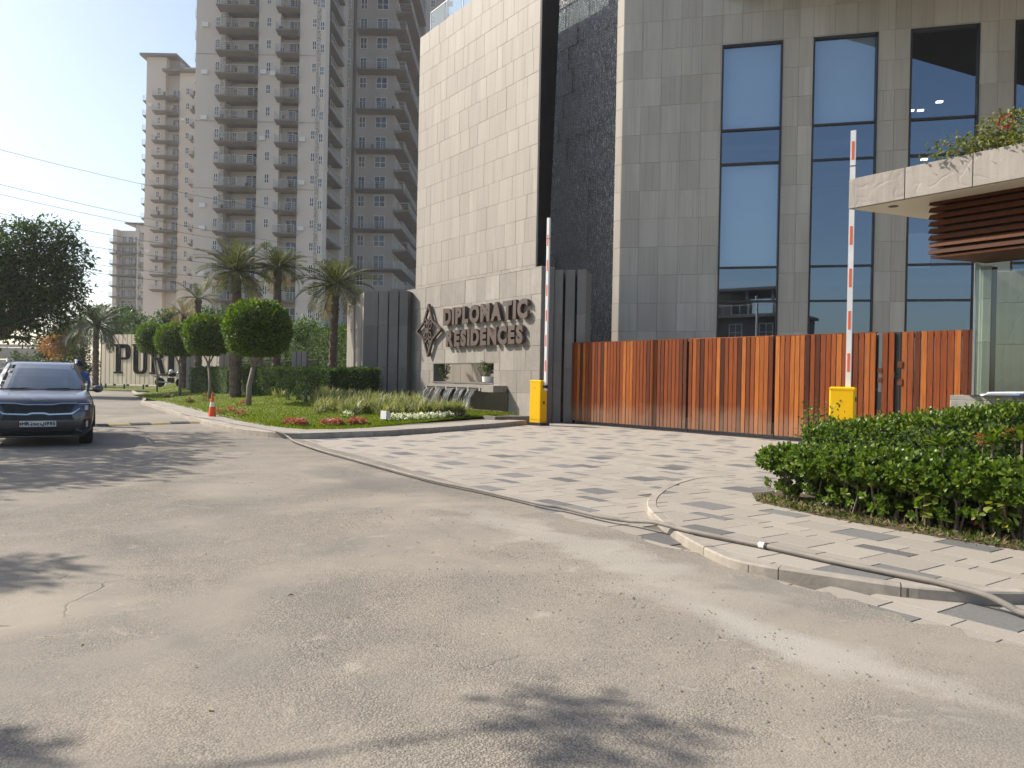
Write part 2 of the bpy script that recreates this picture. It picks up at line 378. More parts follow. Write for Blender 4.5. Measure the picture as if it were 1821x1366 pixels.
M['frame_metal'] = pbr('bronze_frame', (.045,.040,.036), rough=.4, metal=.4)
M['steel'] = pbr('brushed_steel', (.55,.55,.55), rough=.3, metal=1.0)
M['letter'] = pbr('bronze_letter', (.085,.062,.052), (.115,.085,.072), 3, .5, metal=.25)
M['white'] = pbr('white_paint', (.78,.77,.75), (.68,.67,.64), 4, .5)
M['red_stripe'] = pbr('red_tape', (.75,.13,.05), rough=.4)
M['yellow'] = pbr('yellow_powder_coat', (.87,.50,.0), (.80,.45,.003), 3, .5, spec=.25)
M['black'] = pbr('black_plastic', (.015,.015,.015), (.03,.03,.03), 8, .5)
M['rubber'] = pbr('tyre_rubber', (.018,.018,.018), (.03,.028,.026), 20, .85)
M['wood'] = wood_material('oiled_hardwood', (.06,.014,.005), (.235,.055,.010), (.47,.150,.026))
M['wood_dark'] = wood_material('louver_wood', (.075,.026,.010), (.11,.038,.014), (.15,.053,.019), 0)
M['soffit'] = pbr('soffit_plaster', (.62,.56,.46), (.66,.60,.50), 2, .8)
M['cone'] = pbr('cone_orange', (.85,.10,.02), (.72,.085,.02), 6, .45)
M['hose'] = pbr('grey_hose', (.15,.135,.115), (.24,.215,.185), 3, .75, bs=.2, bscale=40)
M['bark'] = pbr('bark', (.10,.075,.055), (.19,.15,.115), 12, .9, bs=.8, bscale=30, bdist=.02)
M['pale_bark'] = pbr('pale_bark', (.17,.145,.115), (.28,.245,.20), 14, .9, bs=.5, bscale=40, bdist=.01)
M['palm_bark'] = pbr('palm_bark', (.085,.06,.042), (.19,.14,.10), 10, .95, bs=.8, bscale=26, bdist=.03)
M['twig'] = pbr('twig', (.14,.105,.075), (.24,.19,.14), 20, .85)
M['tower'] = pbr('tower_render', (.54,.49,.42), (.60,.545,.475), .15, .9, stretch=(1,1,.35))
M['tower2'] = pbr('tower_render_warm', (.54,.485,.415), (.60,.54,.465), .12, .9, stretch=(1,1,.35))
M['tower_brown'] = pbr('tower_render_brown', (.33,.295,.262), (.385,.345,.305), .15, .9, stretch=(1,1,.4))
M['slab'] = pbr('balcony_slab', (.165,.15,.135), (.21,.193,.172), .8, .9)
M['upvc'] = pbr('white_upvc', (.68,.67,.65), rough=.5)
M['rail'] = pbr('pale_railing', (.46,.45,.43), rough=.5, metal=.2)
M['tower_glass'] = pbr('tower_window_glass', (.018,.022,.028), (.12,.13,.14), .9, .12, rnd=.5, spec=.6)
M['jaali'] = None
M['sheet_beige'] = pbr('beige_sheet_metal', (.60,.51,.39), (.64,.55,.43), 1.5, .6)
M['ink'] = pbr('dark_green_black', (.006,.008,.007), rough=.9, spec=.05)
M['concrete'] = pbr('concrete', (.30,.285,.26), (.38,.36,.33), .8, .9, bs=.2, bscale=10)
M['bridge'] = pbr('bridge_concrete', (.27,.27,.27), (.33,.33,.32), .3, .9)
M['blue'] = pbr('blue_sheet', (.05,.17,.36), rough=.5)
M['pot'] = pbr('white_pot', (.74,.73,.70), rough=.35)
M['paper'] = pbr('paper', (.75,.76,.78), rough=.7)
M['paper_blue'] = pbr('blue_cover', (.03,.08,.30), rough=.4)
M['wire'] = pbr('cable', (.03,.03,.03), rough=.6)
M['topiary'] = leafmat('topiary_leaf', (.018,.045,.006), (.10,.16,.015), (.24,.29,.032), .5, .42, .25)
M['hedge'] = leafmat('hedge_leaf', (.022,.050,.009), (.06,.105,.014), (.13,.17,.025), .55, .35, .25)
M['shrub'] = leafmat('glossy_shrub_leaf', (.028,.064,.009), (.115,.175,.02), (.30,.32,.06), .38, .34, .4)
M['tree'] = leafmat('tree_leaf', (.016,.036,.007), (.04,.075,.012), (.10,.13,.02), .55, .34, .2)
M['tree_light'] = leafmat('light_tree_leaf', (.035,.075,.018), (.075,.13,.03), (.13,.18,.05), .5, .3)
M['palm'] = leafmat('palm_leaflet', (.05,.064,.022), (.105,.115,.045), (.19,.155,.06), .55, .25, .25)
M['palm_dark'] = leafmat('palm_leaflet_dark', (.022,.038,.013), (.045,.065,.022), (.12,.10,.04), .55, .2)
M['palm_dry'] = leafmat('dry_frond', (.16,.12,.06), (.27,.21,.11), (.10,.11,.04), .7, .25)
M['strap'] = leafmat('strap_leaf', (.13,.15,.05), (.30,.30,.13), (.50,.47,.26), .5, .25)
M['blue_strap'] = leafmat('blue_strap_leaf', (.035,.06,.035), (.07,.105,.06), (.14,.17,.1), .5, .2)
M['orange_leaf'] = leafmat('orange_blossom', (.34,.12,.03), (.42,.19,.05), (.12,.10,.03), .6, .25)
M['pink'] = leafmat('pink_petal', (.34,.07,.08), (.48,.15,.14), (.50,.28,.22), .5, .25)
M['white_petal'] = leafmat('white_petal', (.70,.70,.62), (.80,.79,.72), (.35,.42,.2), .5, .2)
M['red_petal'] = leafmat('crimson_petal', (.55,.02,.10), (.75,.05,.2), None, .5, .2)
M['bougainvillea'] = leafmat('bougainvillea_leaf', (.06,.085,.014), (.15,.165,.03), (.24,.22,.05), .5, .3)
M['skin'] = pbr('skin', (.22,.12,.075), rough=.55)
M['blue_cloth'] = pbr('blue_shirt', (.04,.08,.22), (.06,.11,.28), 12, .9)
M['navy'] = pbr('navy_cap', (.012,.018,.05), rough=.8)
M['car_paint'] = None
#@@PART1@@

# ================================================================== GROUND
def tri_sheet(poly, z):
    mb = MB(); mb.add([(p[0], p[1], z) for p in poly], [tuple(range(len(poly)))]); return mb
def in_poly(p, poly):
    c = False; n = len(poly)
    for i in range(n):
        a, b = poly[i], poly[(i+1) % n]
        if (a[1] > p[1]) != (b[1] > p[1]) and p[0] < (b[0]-a[0])*(p[1]-a[1])/(b[1]-a[1]) + a[0]: c = not c
    return c
def clip_poly(sub, cl):                       # convex clip polygon, counter-clockwise
    out = list(sub)
    for i in range(len(cl)):
        a, b = cl[i], cl[(i+1) % len(cl)]; src, out = out, []
        side = lambda p: (b[0]-a[0])*(p[1]-a[1])-(b[1]-a[1])*(p[0]-a[0])
        for j in range(len(src)):
            p, q = src[j], src[(j+1) % len(src)]; sp, sq = side(p), side(q)
            if sp >= 0: out.append(p)
            if sp*sq < 0: t = sp/(sp-sq); out.append((p[0]+(q[0]-p[0])*t, p[1]+(q[1]-p[1])*t))
        if len(out) < 3: return []
    return out
def ccw(poly):
    a = sum(poly[i][0]*poly[(i+1) % len(poly)][1]-poly[(i+1) % len(poly)][0]*poly[i][1] for i in range(len(poly)))
    return poly if a > 0 else poly[::-1]
def xy(v): return (v[0], v[1])

tag(tri_sheet([(-900,-400),(900,-400),(900,1500),(-900,1500)], -.03).build('ground', M['ground']), kind='structure')

# road: runs from beside the camera to the far left, a fine sheet so that the near relief is real
def road_sheet():
    mb = MB()
    pts = [(-14,-30),(30,-30),(30,1.0),(4.6,1.0),(3.3,3.6),(-5.5,18.2),(-8.0,21.4),(-9.6,23.6),(-12.6,28.2),(-17.5,37),(-25.0,51),(-42,84),(-75,145),(-92,140),(-60,84),(-41,52),(-26,26),(-19,12)]
    edge = []
    EP = [(4.4,1.0),(3.25,3.3),(2.62,4.42),(2.15,5.1),(1.75,6.0),(1.15,6.95),(.25,8.55),(-5.35,18.25)]
    for (a, b), k in zip(zip(EP, EP[1:]), (6,20,18,14,8,12,18,90)):
        for i in range(k):
            t = i/k; w = .045*math.sin(t*k*.37+a[0])+.03*math.sin(t*k*.93)+random.gauss(0,.018); edge.append((a[0]+(b[0]-a[0])*t+w*.86, a[1]+(b[1]-a[1])*t+w*.5))
    i0 = pts.index((4.6,1.0)); i1 = pts.index((-5.5,18.2)); pts = pts[:i0]+edge+pts[i1:]
    mb.add([(p[0],p[1],0.0) for p in pts], [tuple(range(len(pts)))]); return mb
tag(road_sheet().build('road', M['road']), kind='structure')

# ---- pavers
E1 = Vector((-.578, .816, 0)); E2 = Vector((-.816, -.578, 0))
O_P = Vector((0.5, 9.0, 0))
def loc_p(p): d = Vector((p[0], p[1], 0))-O_P; return (d.dot(E1), d.dot(E2))
FORCED = [gp(1745,1103), gp(1150,950), gp(1000,893)]
def paver_field(root, poly, z, holes=(), limit=300, clipconvex=True, pieces=None):
    pl_ = ccw([loc_p(p) for p in poly]); hl = [[loc_p(q) for q in h] for h in holes]
    a0 = min(p[0] for p in pl_); a1 = max(p[0] for p in pl_); b0 = min(p[1] for p in pl_); b1 = max(p[1] for p in pl_)
    rows = []; b = -30.0; cyc = [.40, .20, .17, .40, .27]; k = 0
    while b < b1:
        w = cyc[k % 5]
        if b + w > b0: rows.append((b, w, k))
        b += w; k += 1
    items = []
    for b, w, k in rows:
        Ln = .45
        off = (k*.37*Ln + (k//2)*.11) % Ln
        i0 = int(math.floor((a0-off)/Ln))-1
        a = i0*Ln+off; i = i0
        while a < a1:
            rect = [(a+.005, b+.005), (a+Ln-.005, b+.005), (a+Ln-.005, b+w-.005), (a+.005, b+w-.005)]
            cpt = (a+Ln/2, b+w/2)
            if not any(in_poly(cpt, h) for h in hl):
                pc = clip_poly(rect, pl_) if clipconvex else (rect if all(in_poly(q, pl_) for q in rect) else [])
                if len(pc) >= 3:
                    ar = abs(sum(pc[j][0]*pc[(j+1)%len(pc)][1]-pc[(j+1)%len(pc)][0]*pc[j][1] for j in range(len(pc))))/2
                    if ar > .006:
                        dark = (k % 5 in (0, 2, 4)) and ((a/1.8 + (0, 0, .36, 0, .68)[k % 5] + .5*((k//5) % 2) + .25*((k//10) % 2)) % 1.0 < .2499)
                        wc = O_P + E1*cpt[0] + E2*cpt[1]
                        dark = dark or (z < .02 and any(abs((wc-q).dot(E1)) < .225 and abs((wc-q).dot(E2)) < w/2 for q in FORCED))
                        dd = (wc-CAM).length; vis = ar/dd**3 if (wc.y > .5 and abs(wc.x/wc.y) < .72) else 0
                        items.append((vis, pc, dark, ar > .98*(Ln-.01)*(w-.01), (round(Ln,3), round(w,3)), cpt))
            a += Ln; i += 1
    items.sort(key=lambda t: -t[0])
    cache = {}; ang = math.atan2(E1.y, E1.x); rest = MB()
    def chamfer(mb, pc, zz, th=.04, c=.003):
        n = len(pc); cx = sum(p[0] for p in pc)/n; cy = sum(p[1] for p in pc)/n
        ins = [(p[0]+(cx-p[0])*c/max(.02, math.hypot(cx-p[0], cy-p[1])), p[1]+(cy-p[1])*c/max(.02, math.hypot(cx-p[0], cy-p[1]))) for p in pc]
        vs = [(p[0],p[1],zz-th) for p in pc]+[(p[0],p[1],zz-c*.7) for p in pc]+[(p[0],p[1],zz) for p in ins]
        fs = []
        for r_ in (0, n):
            for j in range(n): fs.append((r_+j, r_+(j+1)%n, r_+n+(j+1)%n, r_+n+j))
        fs.append(tuple(range(2*n, 3*n))); mb.add(vs, fs)
    for q, (vis, pc, dark, full, dim, cpt) in enumerate(items):
        mt = M['paver_dark'] if dark else M['paver_light']; dz = random.uniform(-.0015, .0015)
        if q < limit and vis > 0:
            if full and (dim, dark) in cache: me = cache[(dim, dark)]
            else:
                mb = MB(); chamfer(mb, [(p[0]-cpt[0], p[1]-cpt[1]) for p in pc], 0.0); me = mb.mesh('paver', mt)
                if full: cache[(dim, dark)] = me
            wc = O_P + E1*cpt[0] + E2*cpt[1]
            inst('paver', me, root, (wc.x, wc.y, z+dz), (random.uniform(-.002,.002), random.uniform(-.002,.002), ang))
        else:
            pw = [xy(O_P + E1*p[0] + E2*p[1]) for p in pc]; rest.cur = 1 if dark else 0; chamfer(rest, pw, z+dz)
    if rest.f: tag(rest.build('distant_pavers', [M['paver_light'], M['paver_dark']], root), kind='stuff')

# kerb line of the lawn island (base at road level), right to left, then far along the road
K_OUT = [xy(gp(x, y)) for x, y in ((936,755),(887,760),(788,768),(690,775),(591,779),(531,780.5),(472,777),(403,767),(330,745),(250,718))] + [(-19.5,40.5),(-27.0,54.5)]
drive_poly = [(-6.1,18.1),(2.75,3.3),(5.2,3.9),(10.6,15.2),(9.9,16.6),(1.5,26.5),(-.9,26.0),(-5.0,21)]
# raised walk in the near right corner
W_OUT = [gp(x, y) for x, y in ((1365,862),(1305,856),(1245,856),(1190,870),(1158,890),(1150,908),(1160,924),(1200,958),(1260,993),(1330,1018),(1437,1033),(1522,1049),(1613,1062),(1717,1071),(1770,1073),(1821,1071))]
W_OUT = [xy(p) for p in W_OUT] + [(4.3, 5.1), (6.0, 5.4)]
def hull(ps):
    ps = sorted(set((round(p[0],4), round(p[1],4)) for p in ps)); out = []
    for seq in (ps, ps[::-1]):
        h = []
        for p in seq:
            while len(h) > 1 and (h[-1][0]-h[-2][0])*(p[1]-h[-2][1])-(h[-1][1]-h[-2][1])*(p[0]-h[-2][0]) <= 0: h.pop()
            h.append(p)
        out += h[:-1]
    return out
wh = hull(W_OUT + [(8.5, 6.5), (6.2, 9.6), (4.6, 10.6)])
i0 = min(range(len(wh)), key=lambda i: math.hypot(wh[i][0]-W_OUT[0][0], wh[i][1]-W_OUT[0][1]))
wh = wh[i0:]+wh[:i0]; i1 = min(range(len(wh)), key=lambda i: math.hypot(wh[i][0]-6.0, wh[i][1]-5.4))
W_OUT = wh[:i1+1]; walk_poly = list(wh)
WZ = .07
drv = tri_sheet(drive_poly, -.014).build('driveway', M['joint']); tag(drv, kind='structure')
paver_field(drv, ccw(drive_poly), -.004, holes=[walk_poly, K_OUT[:7]+[(-5,24),(0.2,26.2)]])
wk = MB(); wk.prism(walk_poly, .001, WZ-.012)
wk = wk.build('pavement', M['joint']); tag(wk, kind='structure')
def offset_line(pts, d):
    out = []
    for i, p in enumerate(pts):
        a = Vector((*pts[max(i-1,0)],0)); b = Vector((*pts[min(i+1,len(pts)-1)],0)); t = (b-a).normalized()
        out.append((p[0]-t.y*d, p[1]+t.x*d))
    return out
def resample(pts, step):
    P_ = [Vector((*p,0)) for p in pts]; out = [P_[0].copy()]; acc = 0
    # Catmull-Rom smoothing, then equal steps
    sm = []
    for i in range(len(P_)-1):
        p0 = P_[max(i-1,0)]; p1 = P_[i]; p2 = P_[i+1]; p3 = P_[min(i+2,len(P_)-1)]
        for k in range(12):
            t = k/12; sm.append(.5*((2*p1)+(p2-p0)*t+(2*p0-5*p1+4*p2-p3)*t*t+(3*p1-p0-3*p2+p3)*t**3))
    sm.append(P_[-1]); res = [sm[0]]; need = step
    for a, b in zip(sm, sm[1:]):
        l = (b-a).length
        while l >= need and l > 0:
            a = a+(b-a)*(need/l); res.append(a.copy()); l = (b-a).length; need = step
        need -= l
    if (sm[-1]-res[-1]).length > step*.3: res.append(sm[-1])
    return [xy(p) for p in res]
def kerb_run(name_root, pts, width, h, step, side, parent, seg=4, z0=-.02):
    """kerb stones laid one by one along a line; width grows to the given side"""
    line = resample(pts, step/seg); off = offset_line(line, width*side)
    i = 0
    while i < len(line)-1:
        j = min(i+seg, len(line)-1); mb = MB(); c = line[i]
        a = [line[k] for k in range(i, j+1)]; b = [off[k] for k in range(i, j+1)]
        g = .004
        def pull(pp):
            d0 = Vector((pp[1][0]-pp[0][0], pp[1][1]-pp[0][1])).normalized()*g; d1 = Vector((pp[-1][0]-pp[-2][0], pp[-1][1]-pp[-2][1])).normalized()*g
            q = list(pp); q[0] = (q[0][0]+d0.x, q[0][1]+d0.y); q[-1] = (q[-1][0]-d1.x, q[-1][1]-d1.y); return q
        a, b = pull(a), pull(b); hh = h + random.uniform(-.003, .003); ch = .012; n = len(a)
        at = [(p[0]+(q[0]-p[0])*ch/width, p[1]+(q[1]-p[1])*ch/width) for p, q in zip(a, b)]
        rows_ = [[(p[0]-c[0],p[1]-c[1],z0) for p in a], [(p[0]-c[0],p[1]-c[1],hh-ch) for p in a], [(p[0]-c[0],p[1]-c[1],hh) for p in at], [(p[0]-c[0],p[1]-c[1],hh) for p in b], [(p[0]-c[0],p[1]-c[1],z0) for p in b]]
        vs = [v for r_ in rows_ for v in r_]; fs = []
        for r_ in range(4):
            for k in range(n-1): fs.append((r_*n+k, r_*n+k+1, (r_+1)*n+k+1, (r_+1)*n+k) if side > 0 else (r_*n+k, (r_+1)*n+k, (r_+1)*n+k+1, r_*n+k+1))
        fs.append((0,n,2*n,3*n,4*n)); fs.append((n-1,2*n-1,3*n-1,4*n-1,5*n-1))
        mb.add(vs, fs); mb.build('kerb_stone', M['kerb'], parent, (c[0], c[1], 0)); i = j
W_LINE = resample(W_OUT, .1); wi = offset_line(W_LINE, .106)
paver_field(wk, hull([p for p in wi if p[1] < 11.5] + [(8.5,6.5),(6.2,9.6),(4.6,10.6)]), WZ, holes=[], limit=260)
kb = empty('kerb', (0,0,0)); tag(kb, kind='structure')
kerb_run('kerb', W_OUT, .10, WZ+.003, .80, 1, kb, seg=8, z0=-.03)
kb2 = empty('kerb', (0,0,0)); tag(kb2, kind='structure')
kerb_run('kerb', K_OUT[:10], .14, .13, .9, -1, kb2)
LAWN_F = [(828,743),(716,754),(656,761),(591,764),(515,762),(469,757),(416,747),(360,732),(300,717),(237,703)]
KI = [xy(gp(x, y, .125)) for x, y in LAWN_F]
# walk between kerb and lawn
path = MB(); ko = resample(K_OUT[:10], .5); ki_line = resample(K_OUT[:10], .5); inn = offset_line(ko, -1.6)
for i in range(len(ko)-1):
    path.add([(ko[i][0],ko[i][1],.108),(ko[i+1][0],ko[i+1][1],.108),(inn[i+1][0],inn[i+1][1],.108),(inn[i][0],inn[i][1],.108)], [(0,3,2,1)])
pth = path.build('path', M['joint']); tag(pth, kind='structure')
kin = offset_line(ko, -.15); kq = offset_line(ko, -.62); kr = offset_line(ko, -1.1)
def slab4(q, z, th=.03):
    c = [sum(p[0] for p in q)/4, sum(p[1] for p in q)/4]; s_ = .992
    q = [(c[0]+(p[0]-c[0])*s_, c[1]+(p[1]-c[1])*s_) for p in q]; mb = MB(); mb.prism([(p[0]-c[0],p[1]-c[1]) for p in q], -th, 0)
    return mb, (c[0], c[1], z)
for i in range(len(ko)-1):
    for a, b in ((kin, kq), (kq, kr)):
        if (i + (a is kq)) % 2: continue
        i2 = min(i+2, len(ko)-1)
        mb, lc = slab4([a[i], a[i2], b[i2], b[i]], .126+random.uniform(-.002,.002)); mb.build('paver', M['paver_light'], pth, lc)
# far kerb beyond the island and verge
kb3 = empty('kerb', (0,0,0)); tag(kb3, kind='structure')
kerb_run('kerb', [K_OUT[9], K_OUT[10], K_OUT[11]], .14, .13, 1.2, -1, kb3, seg=2)

# ---- lawn mound
LB = [(0.3,26.1),(-1.6,28.6),(-3.2,30.6),(-4.9,33.4),(-7.2,35.2),(-9.6,37.6),(-12.0,40.4),(-15.2,44.8),(-19.0,50.5),(-25.5,59)]
NA, NB = 60, 18
def interp_line(pts, k):
    P_ = np.array(pts, float); d = np.r_[0, np.cumsum(np.hypot(*np.diff(P_, axis=0).T))]; s = np.arange(len(P_)); t = np.linspace(0, len(P_)-1, k)
    return np.c_[np.interp(t, s, P_[:,0]), np.interp(t, s, P_[:,1])]
ka, kbk = interp_line([p for p in KI], NA), interp_line(LB, NA)
V = []; F = []
for i in range(NA):
    f = i/(NA-1); amp = .12 + .55*min(1, max(0, (f-.12)/.45))
    for j in range(NB):
        t = j/(NB-1); s = t*t*(3-2*t)
        p = ka[i]*(1-t) + kbk[i]*t
        V.append((p[0], p[1], .115 + amp*s + .02*math.sin(p[0]*1.7)*math.cos(p[1]*1.3)*s))
for i in range(NA-1):
    for j in range(NB-1): F.append((i*NB+j, i*NB+j+1, (i+1)*NB+j+1, (i+1)*NB+j))
lawn_me = np_mesh('lawn', V, F, M['lawn']); lawn_me.polygons.foreach_set('use_smooth', [True]*len(F))
tag(inst('lawn', lawn_me), kind='structure')
lawn_bvh = BVHTree.FromPolygons([Vector(v) for v in V], F)
def lawn_px(px, py):
    h = lawn_bvh.ray_cast(CAM, ray(px, py).normalized()); return h[0] if h[0] else gp(px, py, .3)
def lawn_z(x, y, default=.3):
    h = lawn_bvh.ray_cast(Vector((x, y, 5)), Vector((0,0,-1))); return h[0].z if h[0] else default
# far verge below the hoarding
vg = tri_sheet([(-46,66),(-30,58),(-23,60),(-21,66),(-30,80),(-48,82)], .02).build('verge', M['lawn']); tag(vg, kind='structure')

# ================================================================== WALLS
PCACHE = {}
def panel_mesh(w, h, d, mt, ch=.006):
    k = (round(w,3), round(h,3), round(d,3), mt.name, ch)
    if k not in PCACHE:
        a, b = w/2-.002, h/2-.002; ai, bi = a-ch, b-ch
        vs = [(-a,0,-b),(a,0,-b),(a,0,b),(-a,0,b),(-a,-d+ch,-b),(a,-d+ch,-b),(a,-d+ch,b),(-a,-d+ch,b),(-ai,-d,-bi),(ai,-d,-bi),(ai,-d,bi),(-ai,-d,bi)]
        fs = [(0,1,5,4),(1,2,6,5),(2,3,7,6),(3,0,4,7),(4,5,9,8),(5,6,10,9),(6,7,11,10),(7,4,8,11),(8,9,10,11)]
        mb = MB(); mb.add(vs, fs); PCACHE[k] = mb.mesh('stone_panel', mt)
    return PCACHE[k]
def rect_sub(rects, hole):
    hx0, hx1, hz0, hz1 = hole; out = []
    for x0, x1, z0, z1 in rects:
        if x1 <= hx0 or x0 >= hx1 or z1 <= hz0 or z0 >= hz1: out.append((x0,x1,z0,z1)); continue
        if z1 > hz1: out.append((x0,x1,hz1,z1))
        if z0 < hz0: out.append((x0,x1,z0,hz0))
        a, b = max(z0,hz0), min(z1,hz1)
        if x0 < hx0: out.append((x0,hx0,a,b))
        if x1 > hx1: out.append((hx1,x1,a,b))
    return [r_ for r_ in out if r_[1]-r_[0] > .04 and r_[3]-r_[2] > .04]
def lay_panels(root, rects, d, mt, y=0.0, jit=.004, name='stone_panel', limit=300):
    for x0, x1, z0, z1 in rects:
        inst(name, panel_mesh(x1-x0, z1-z0, d, mt), root, ((x0+x1)/2, y+random.uniform(-jit,jit), (z0+z1)/2))
def courses(x0, x1, zs, widths, jitter=True):
    out = []
    for a, b in zip(zs, zs[1:]):
        x = x0
        while x < x1-.01:
            w = random.choice(widths); e = x+w
            if x1-e < min(widths)*.6: e = x1
            out.append((x, min(e,x1), a, b)); x = e
    return out

# ---- sign wall with the niche
S0 = Vector((.4, 26.16, 0)); TB = rot_of(AZ_SIGN)
sign = empty('sign_wall', S0, TB, 'grey sandstone entrance wall with bronze lettering, emblem and a cut-through niche', 'wall')
NX0, NX1, NZ0, NZ1 = -6.2, -1.79, 1.27, 2.01
mb = MB()
for x0,x1,z0,z1 in rect_sub([(-8.64,.91,0,5.13)], (NX0-.002,NX1+.002,NZ0-.002,NZ1+.002)): mb.box(x0,x1,.0,.5,z0,z1)
mb.build('wall_core', M['core'], sign)
zs = [0.0,.10,.96,1.73,2.56,3.41,4.28,5.16]
lay_panels(sign, rect_sub(courses(-8.66,.93,zs,[.62,.7,.82,.9,1.02]), (NX0,NX1,NZ0,NZ1)), .035, M['sign_stone'], 0, .006)
MB().box(-8.67,.94,-.04,.52,5.162,5.19).build('coping', M['sign_stone'], sign)
mb = MB(); mb.box(.912,.935,.0,.5,0,5.16); mb.build('end_panel', M['fin_stone'], sign)
mb = MB(); mb.box(NX0-.001,NX0+.02,-.03,.5,NZ0+.021,NZ1-.021); mb.box(NX1-.02,NX1+.001,-.03,.5,NZ0+.021,NZ1-.021); mb.box(NX0,NX1,-.03,.5,NZ1-.02,NZ1+.001); mb.box(NX0,NX1,-.06,.52,NZ0-.03,NZ0+.02)
mb.build('niche_lining', M['fin_stone'], sign)

def text_meshes(txt, ext, off, mt):
    out = []
    for ch in txt:
        cu = bpy.data.curves.new('glyph', 'FONT'); cu.body = ch; cu.size = 1.0; cu.extrude = ext; cu.offset = off; cu.resolution_u = 4
        o = bpy.data.objects.new('glyph', cu); me = bpy.data.meshes.new_from_object(o)
        bpy.data.objects.remove(o); bpy.data.curves.remove(cu)
        co = np.empty(len(me.vertices)*3, np.float32); me.vertices.foreach_get('co', co); co = co.reshape(-1,3)
        me.materials.clear(); me.materials.append(mt); out.append((me, co))
    return out
def set_text(parent, txt, x0, x1, z0, z1, y, depth, mt, off=.03, gap=.09, slope=0.0, name='letter', xs=None):
    gl = text_meshes(txt, .5, off, mt); ws = [c[:,0].max()-c[:,0].min() for _, c in gl]
    tot = sum(ws)+gap*(len(ws)-1); sx = (x1-x0)/tot; x = x0
    hmin = min(c[:,1].min() for _, c in gl); hmax = max(c[:,1].max() for _, c in gl)
    for i, ((me, c), w) in enumerate(zip(gl, ws)):
        n = c.copy(); n[:,0] = (c[:,0]-c[:,0].min())*sx - w*sx/2
        n[:,2] = (c[:,1]-hmin)/(hmax-hmin)*(z1-z0); n[:,1] = -(c[:,2]/(c[:,2].max()-c[:,2].min()+1e-9)+.5)*depth
        me.vertices.foreach_set('co', n.ravel().astype(np.float32)); me.update()
        me.flip_normals() if hasattr(me, 'flip_normals') else None
        inst(name, me, parent, (x+w*sx/2, y, z0)); x += (w+gap)*sx
LP = S0 + Vector((-.816,-.578,0))*.2
LU = lambda px, py: uz(px, py, LP, AZ_SIGN)
(d0,dz1),(d1,_),(_,dz0) = LU(788.5,549), LU(938,545), LU(789,579.5)
(e0,ez1),(e1,_),(_,ez0) = LU(793.5,588), LU(929.5,595), LU(794.5,617.5)
set_text(sign, 'DIPLOMATIC', d0, d1, dz0, dz1, -.075, .13, M['letter'], .058, .10)
set_text(sign, 'RESIDENCES', e0, e1, ez0, ez1, -.075, .13, M['letter'], .058, .10)
# emblem: two crossed lozenges and a small flower
def band(mb, pts, w, y0, y1, closed=True):
    n = len(pts)
    for i in range(n if closed else n-1):
        a, b = pts[i], pts[(i+1)%n]; dx, dz = b[0]-a[0], b[1]-a[1]; l = math.hypot(dx,dz); nx, nz = -dz/l*w/2, dx/l*w/2; ex, ez = dx/l*w*.3, dz/l*w*.3
        mb.prism_xz([(a[0]-ex+nx,a[1]-ez+nz),(b[0]+ex+nx,b[1]+ez+nz),(b[0]+ex-nx,b[1]+ez-nz),(a[0]-ex-nx,a[1]-ez-nz)], y0+.0004*i, y1-.0004*i)
em = MB(); cx, cz = (LU(739.5,588)[0]+LU(782,586)[0])/2, LU(759,588)[1]
A_ = [(cx,cz+1.05),(cx+.37,cz+.36),(cx+1.0,cz),(cx+.37,cz-.36),(cx,cz-1.03),(cx-.37,cz-.36),(cx-1.0,cz),(cx-.37,cz+.36)]
band(em, [(cx-.37,cz+.36),(cx-.20,cz+.47),(cx,cz+.30),(cx+.20,cz+.47),(cx+.37,cz+.36)], .06, -.185, -.10, False)
band(em, [(cx-.37,cz-.36),(cx-.20,cz-.47),(cx,cz-.30),(cx+.20,cz-.47),(cx+.37,cz-.36)], .06, -.186, -.101, False)
band(em, A_, .085, -.2, -.09)
for k in range(4):
    a = math.pi/4+k*math.pi/2; ca, sa = math.cos(a), math.sin(a)
    f = lambda r_, o: (cx+(r_*ca-o*sa)*.95, cz+r_*sa+o*ca)
    band(em, [f(.10,.0), f(.22,.11), f(.37,.05), f(.42,0), f(.37,-.05), f(.22,-.11)], .05, -.19-.002*k, -.10)
em.prism_xz([(cx+.12*math.cos(t), cz+.12*math.sin(t)) for t in np.linspace(0,2*math.pi,12,endpoint=False)], -.21, -.10)
em.build('emblem', M['letter'], sign)
mb = MB()
for px_, pz_ in ((cx,cz+.98),(cx,cz-.96),(cx+.8,cz),(cx-.8,cz)): mb.box(px_-.015,px_+.015,-.1,-.02,pz_-.015,pz_+.015)
mb.build('emblem_bracket', M['dark_metal'], sign)

# ---- feature wall behind it
B0 = S0 + Vector((.816,.578,0))*3.2
feat = empty('feature_wall', B0, TB, 'tall pale beige clad wall rising behind the lettered entrance wall', 'wall')
BL = uz(744, 300, B0, AZ_SIGN)[0]; BR = uz(958, 240, B0, AZ_SIGN)[0]; BT = uz(748, 68, B0, AZ_SIGN)[1]; RH = BT/16.48*.857
MB().box(BL+.04,BR-.02,.0,.48,0,BT-.02).build('wall_core', M['pale_core'], feat)
zs = [BT-RH*k for k in range(22)][::-1]; zs = [z for z in zs if z > .2]
lay_panels(feat, courses(BL,BR,zs,[.42,.6,.68,.8,.8,.98]), .03, M['beige'], 0, .003)
mb = MB(); BX = BR+.006; v = [(BX,-.028,0.0),(BX,.34,0.0),(BX,.92,BT),(BX,-.028,BT)]
mb.add(v+[(BX+.1,p[1],p[2]) for p in v], [(0,1,2,3),(7,6,5,4),(0,4,5,1),(1,5,6,2),(2,6,7,3),(3,7,4,0)]); mb.build('black_side_panel', M['black_gloss'], feat)
M['rail_glass'] = glass_material('rail_glass', (.80,.88,.88), .12, .02)
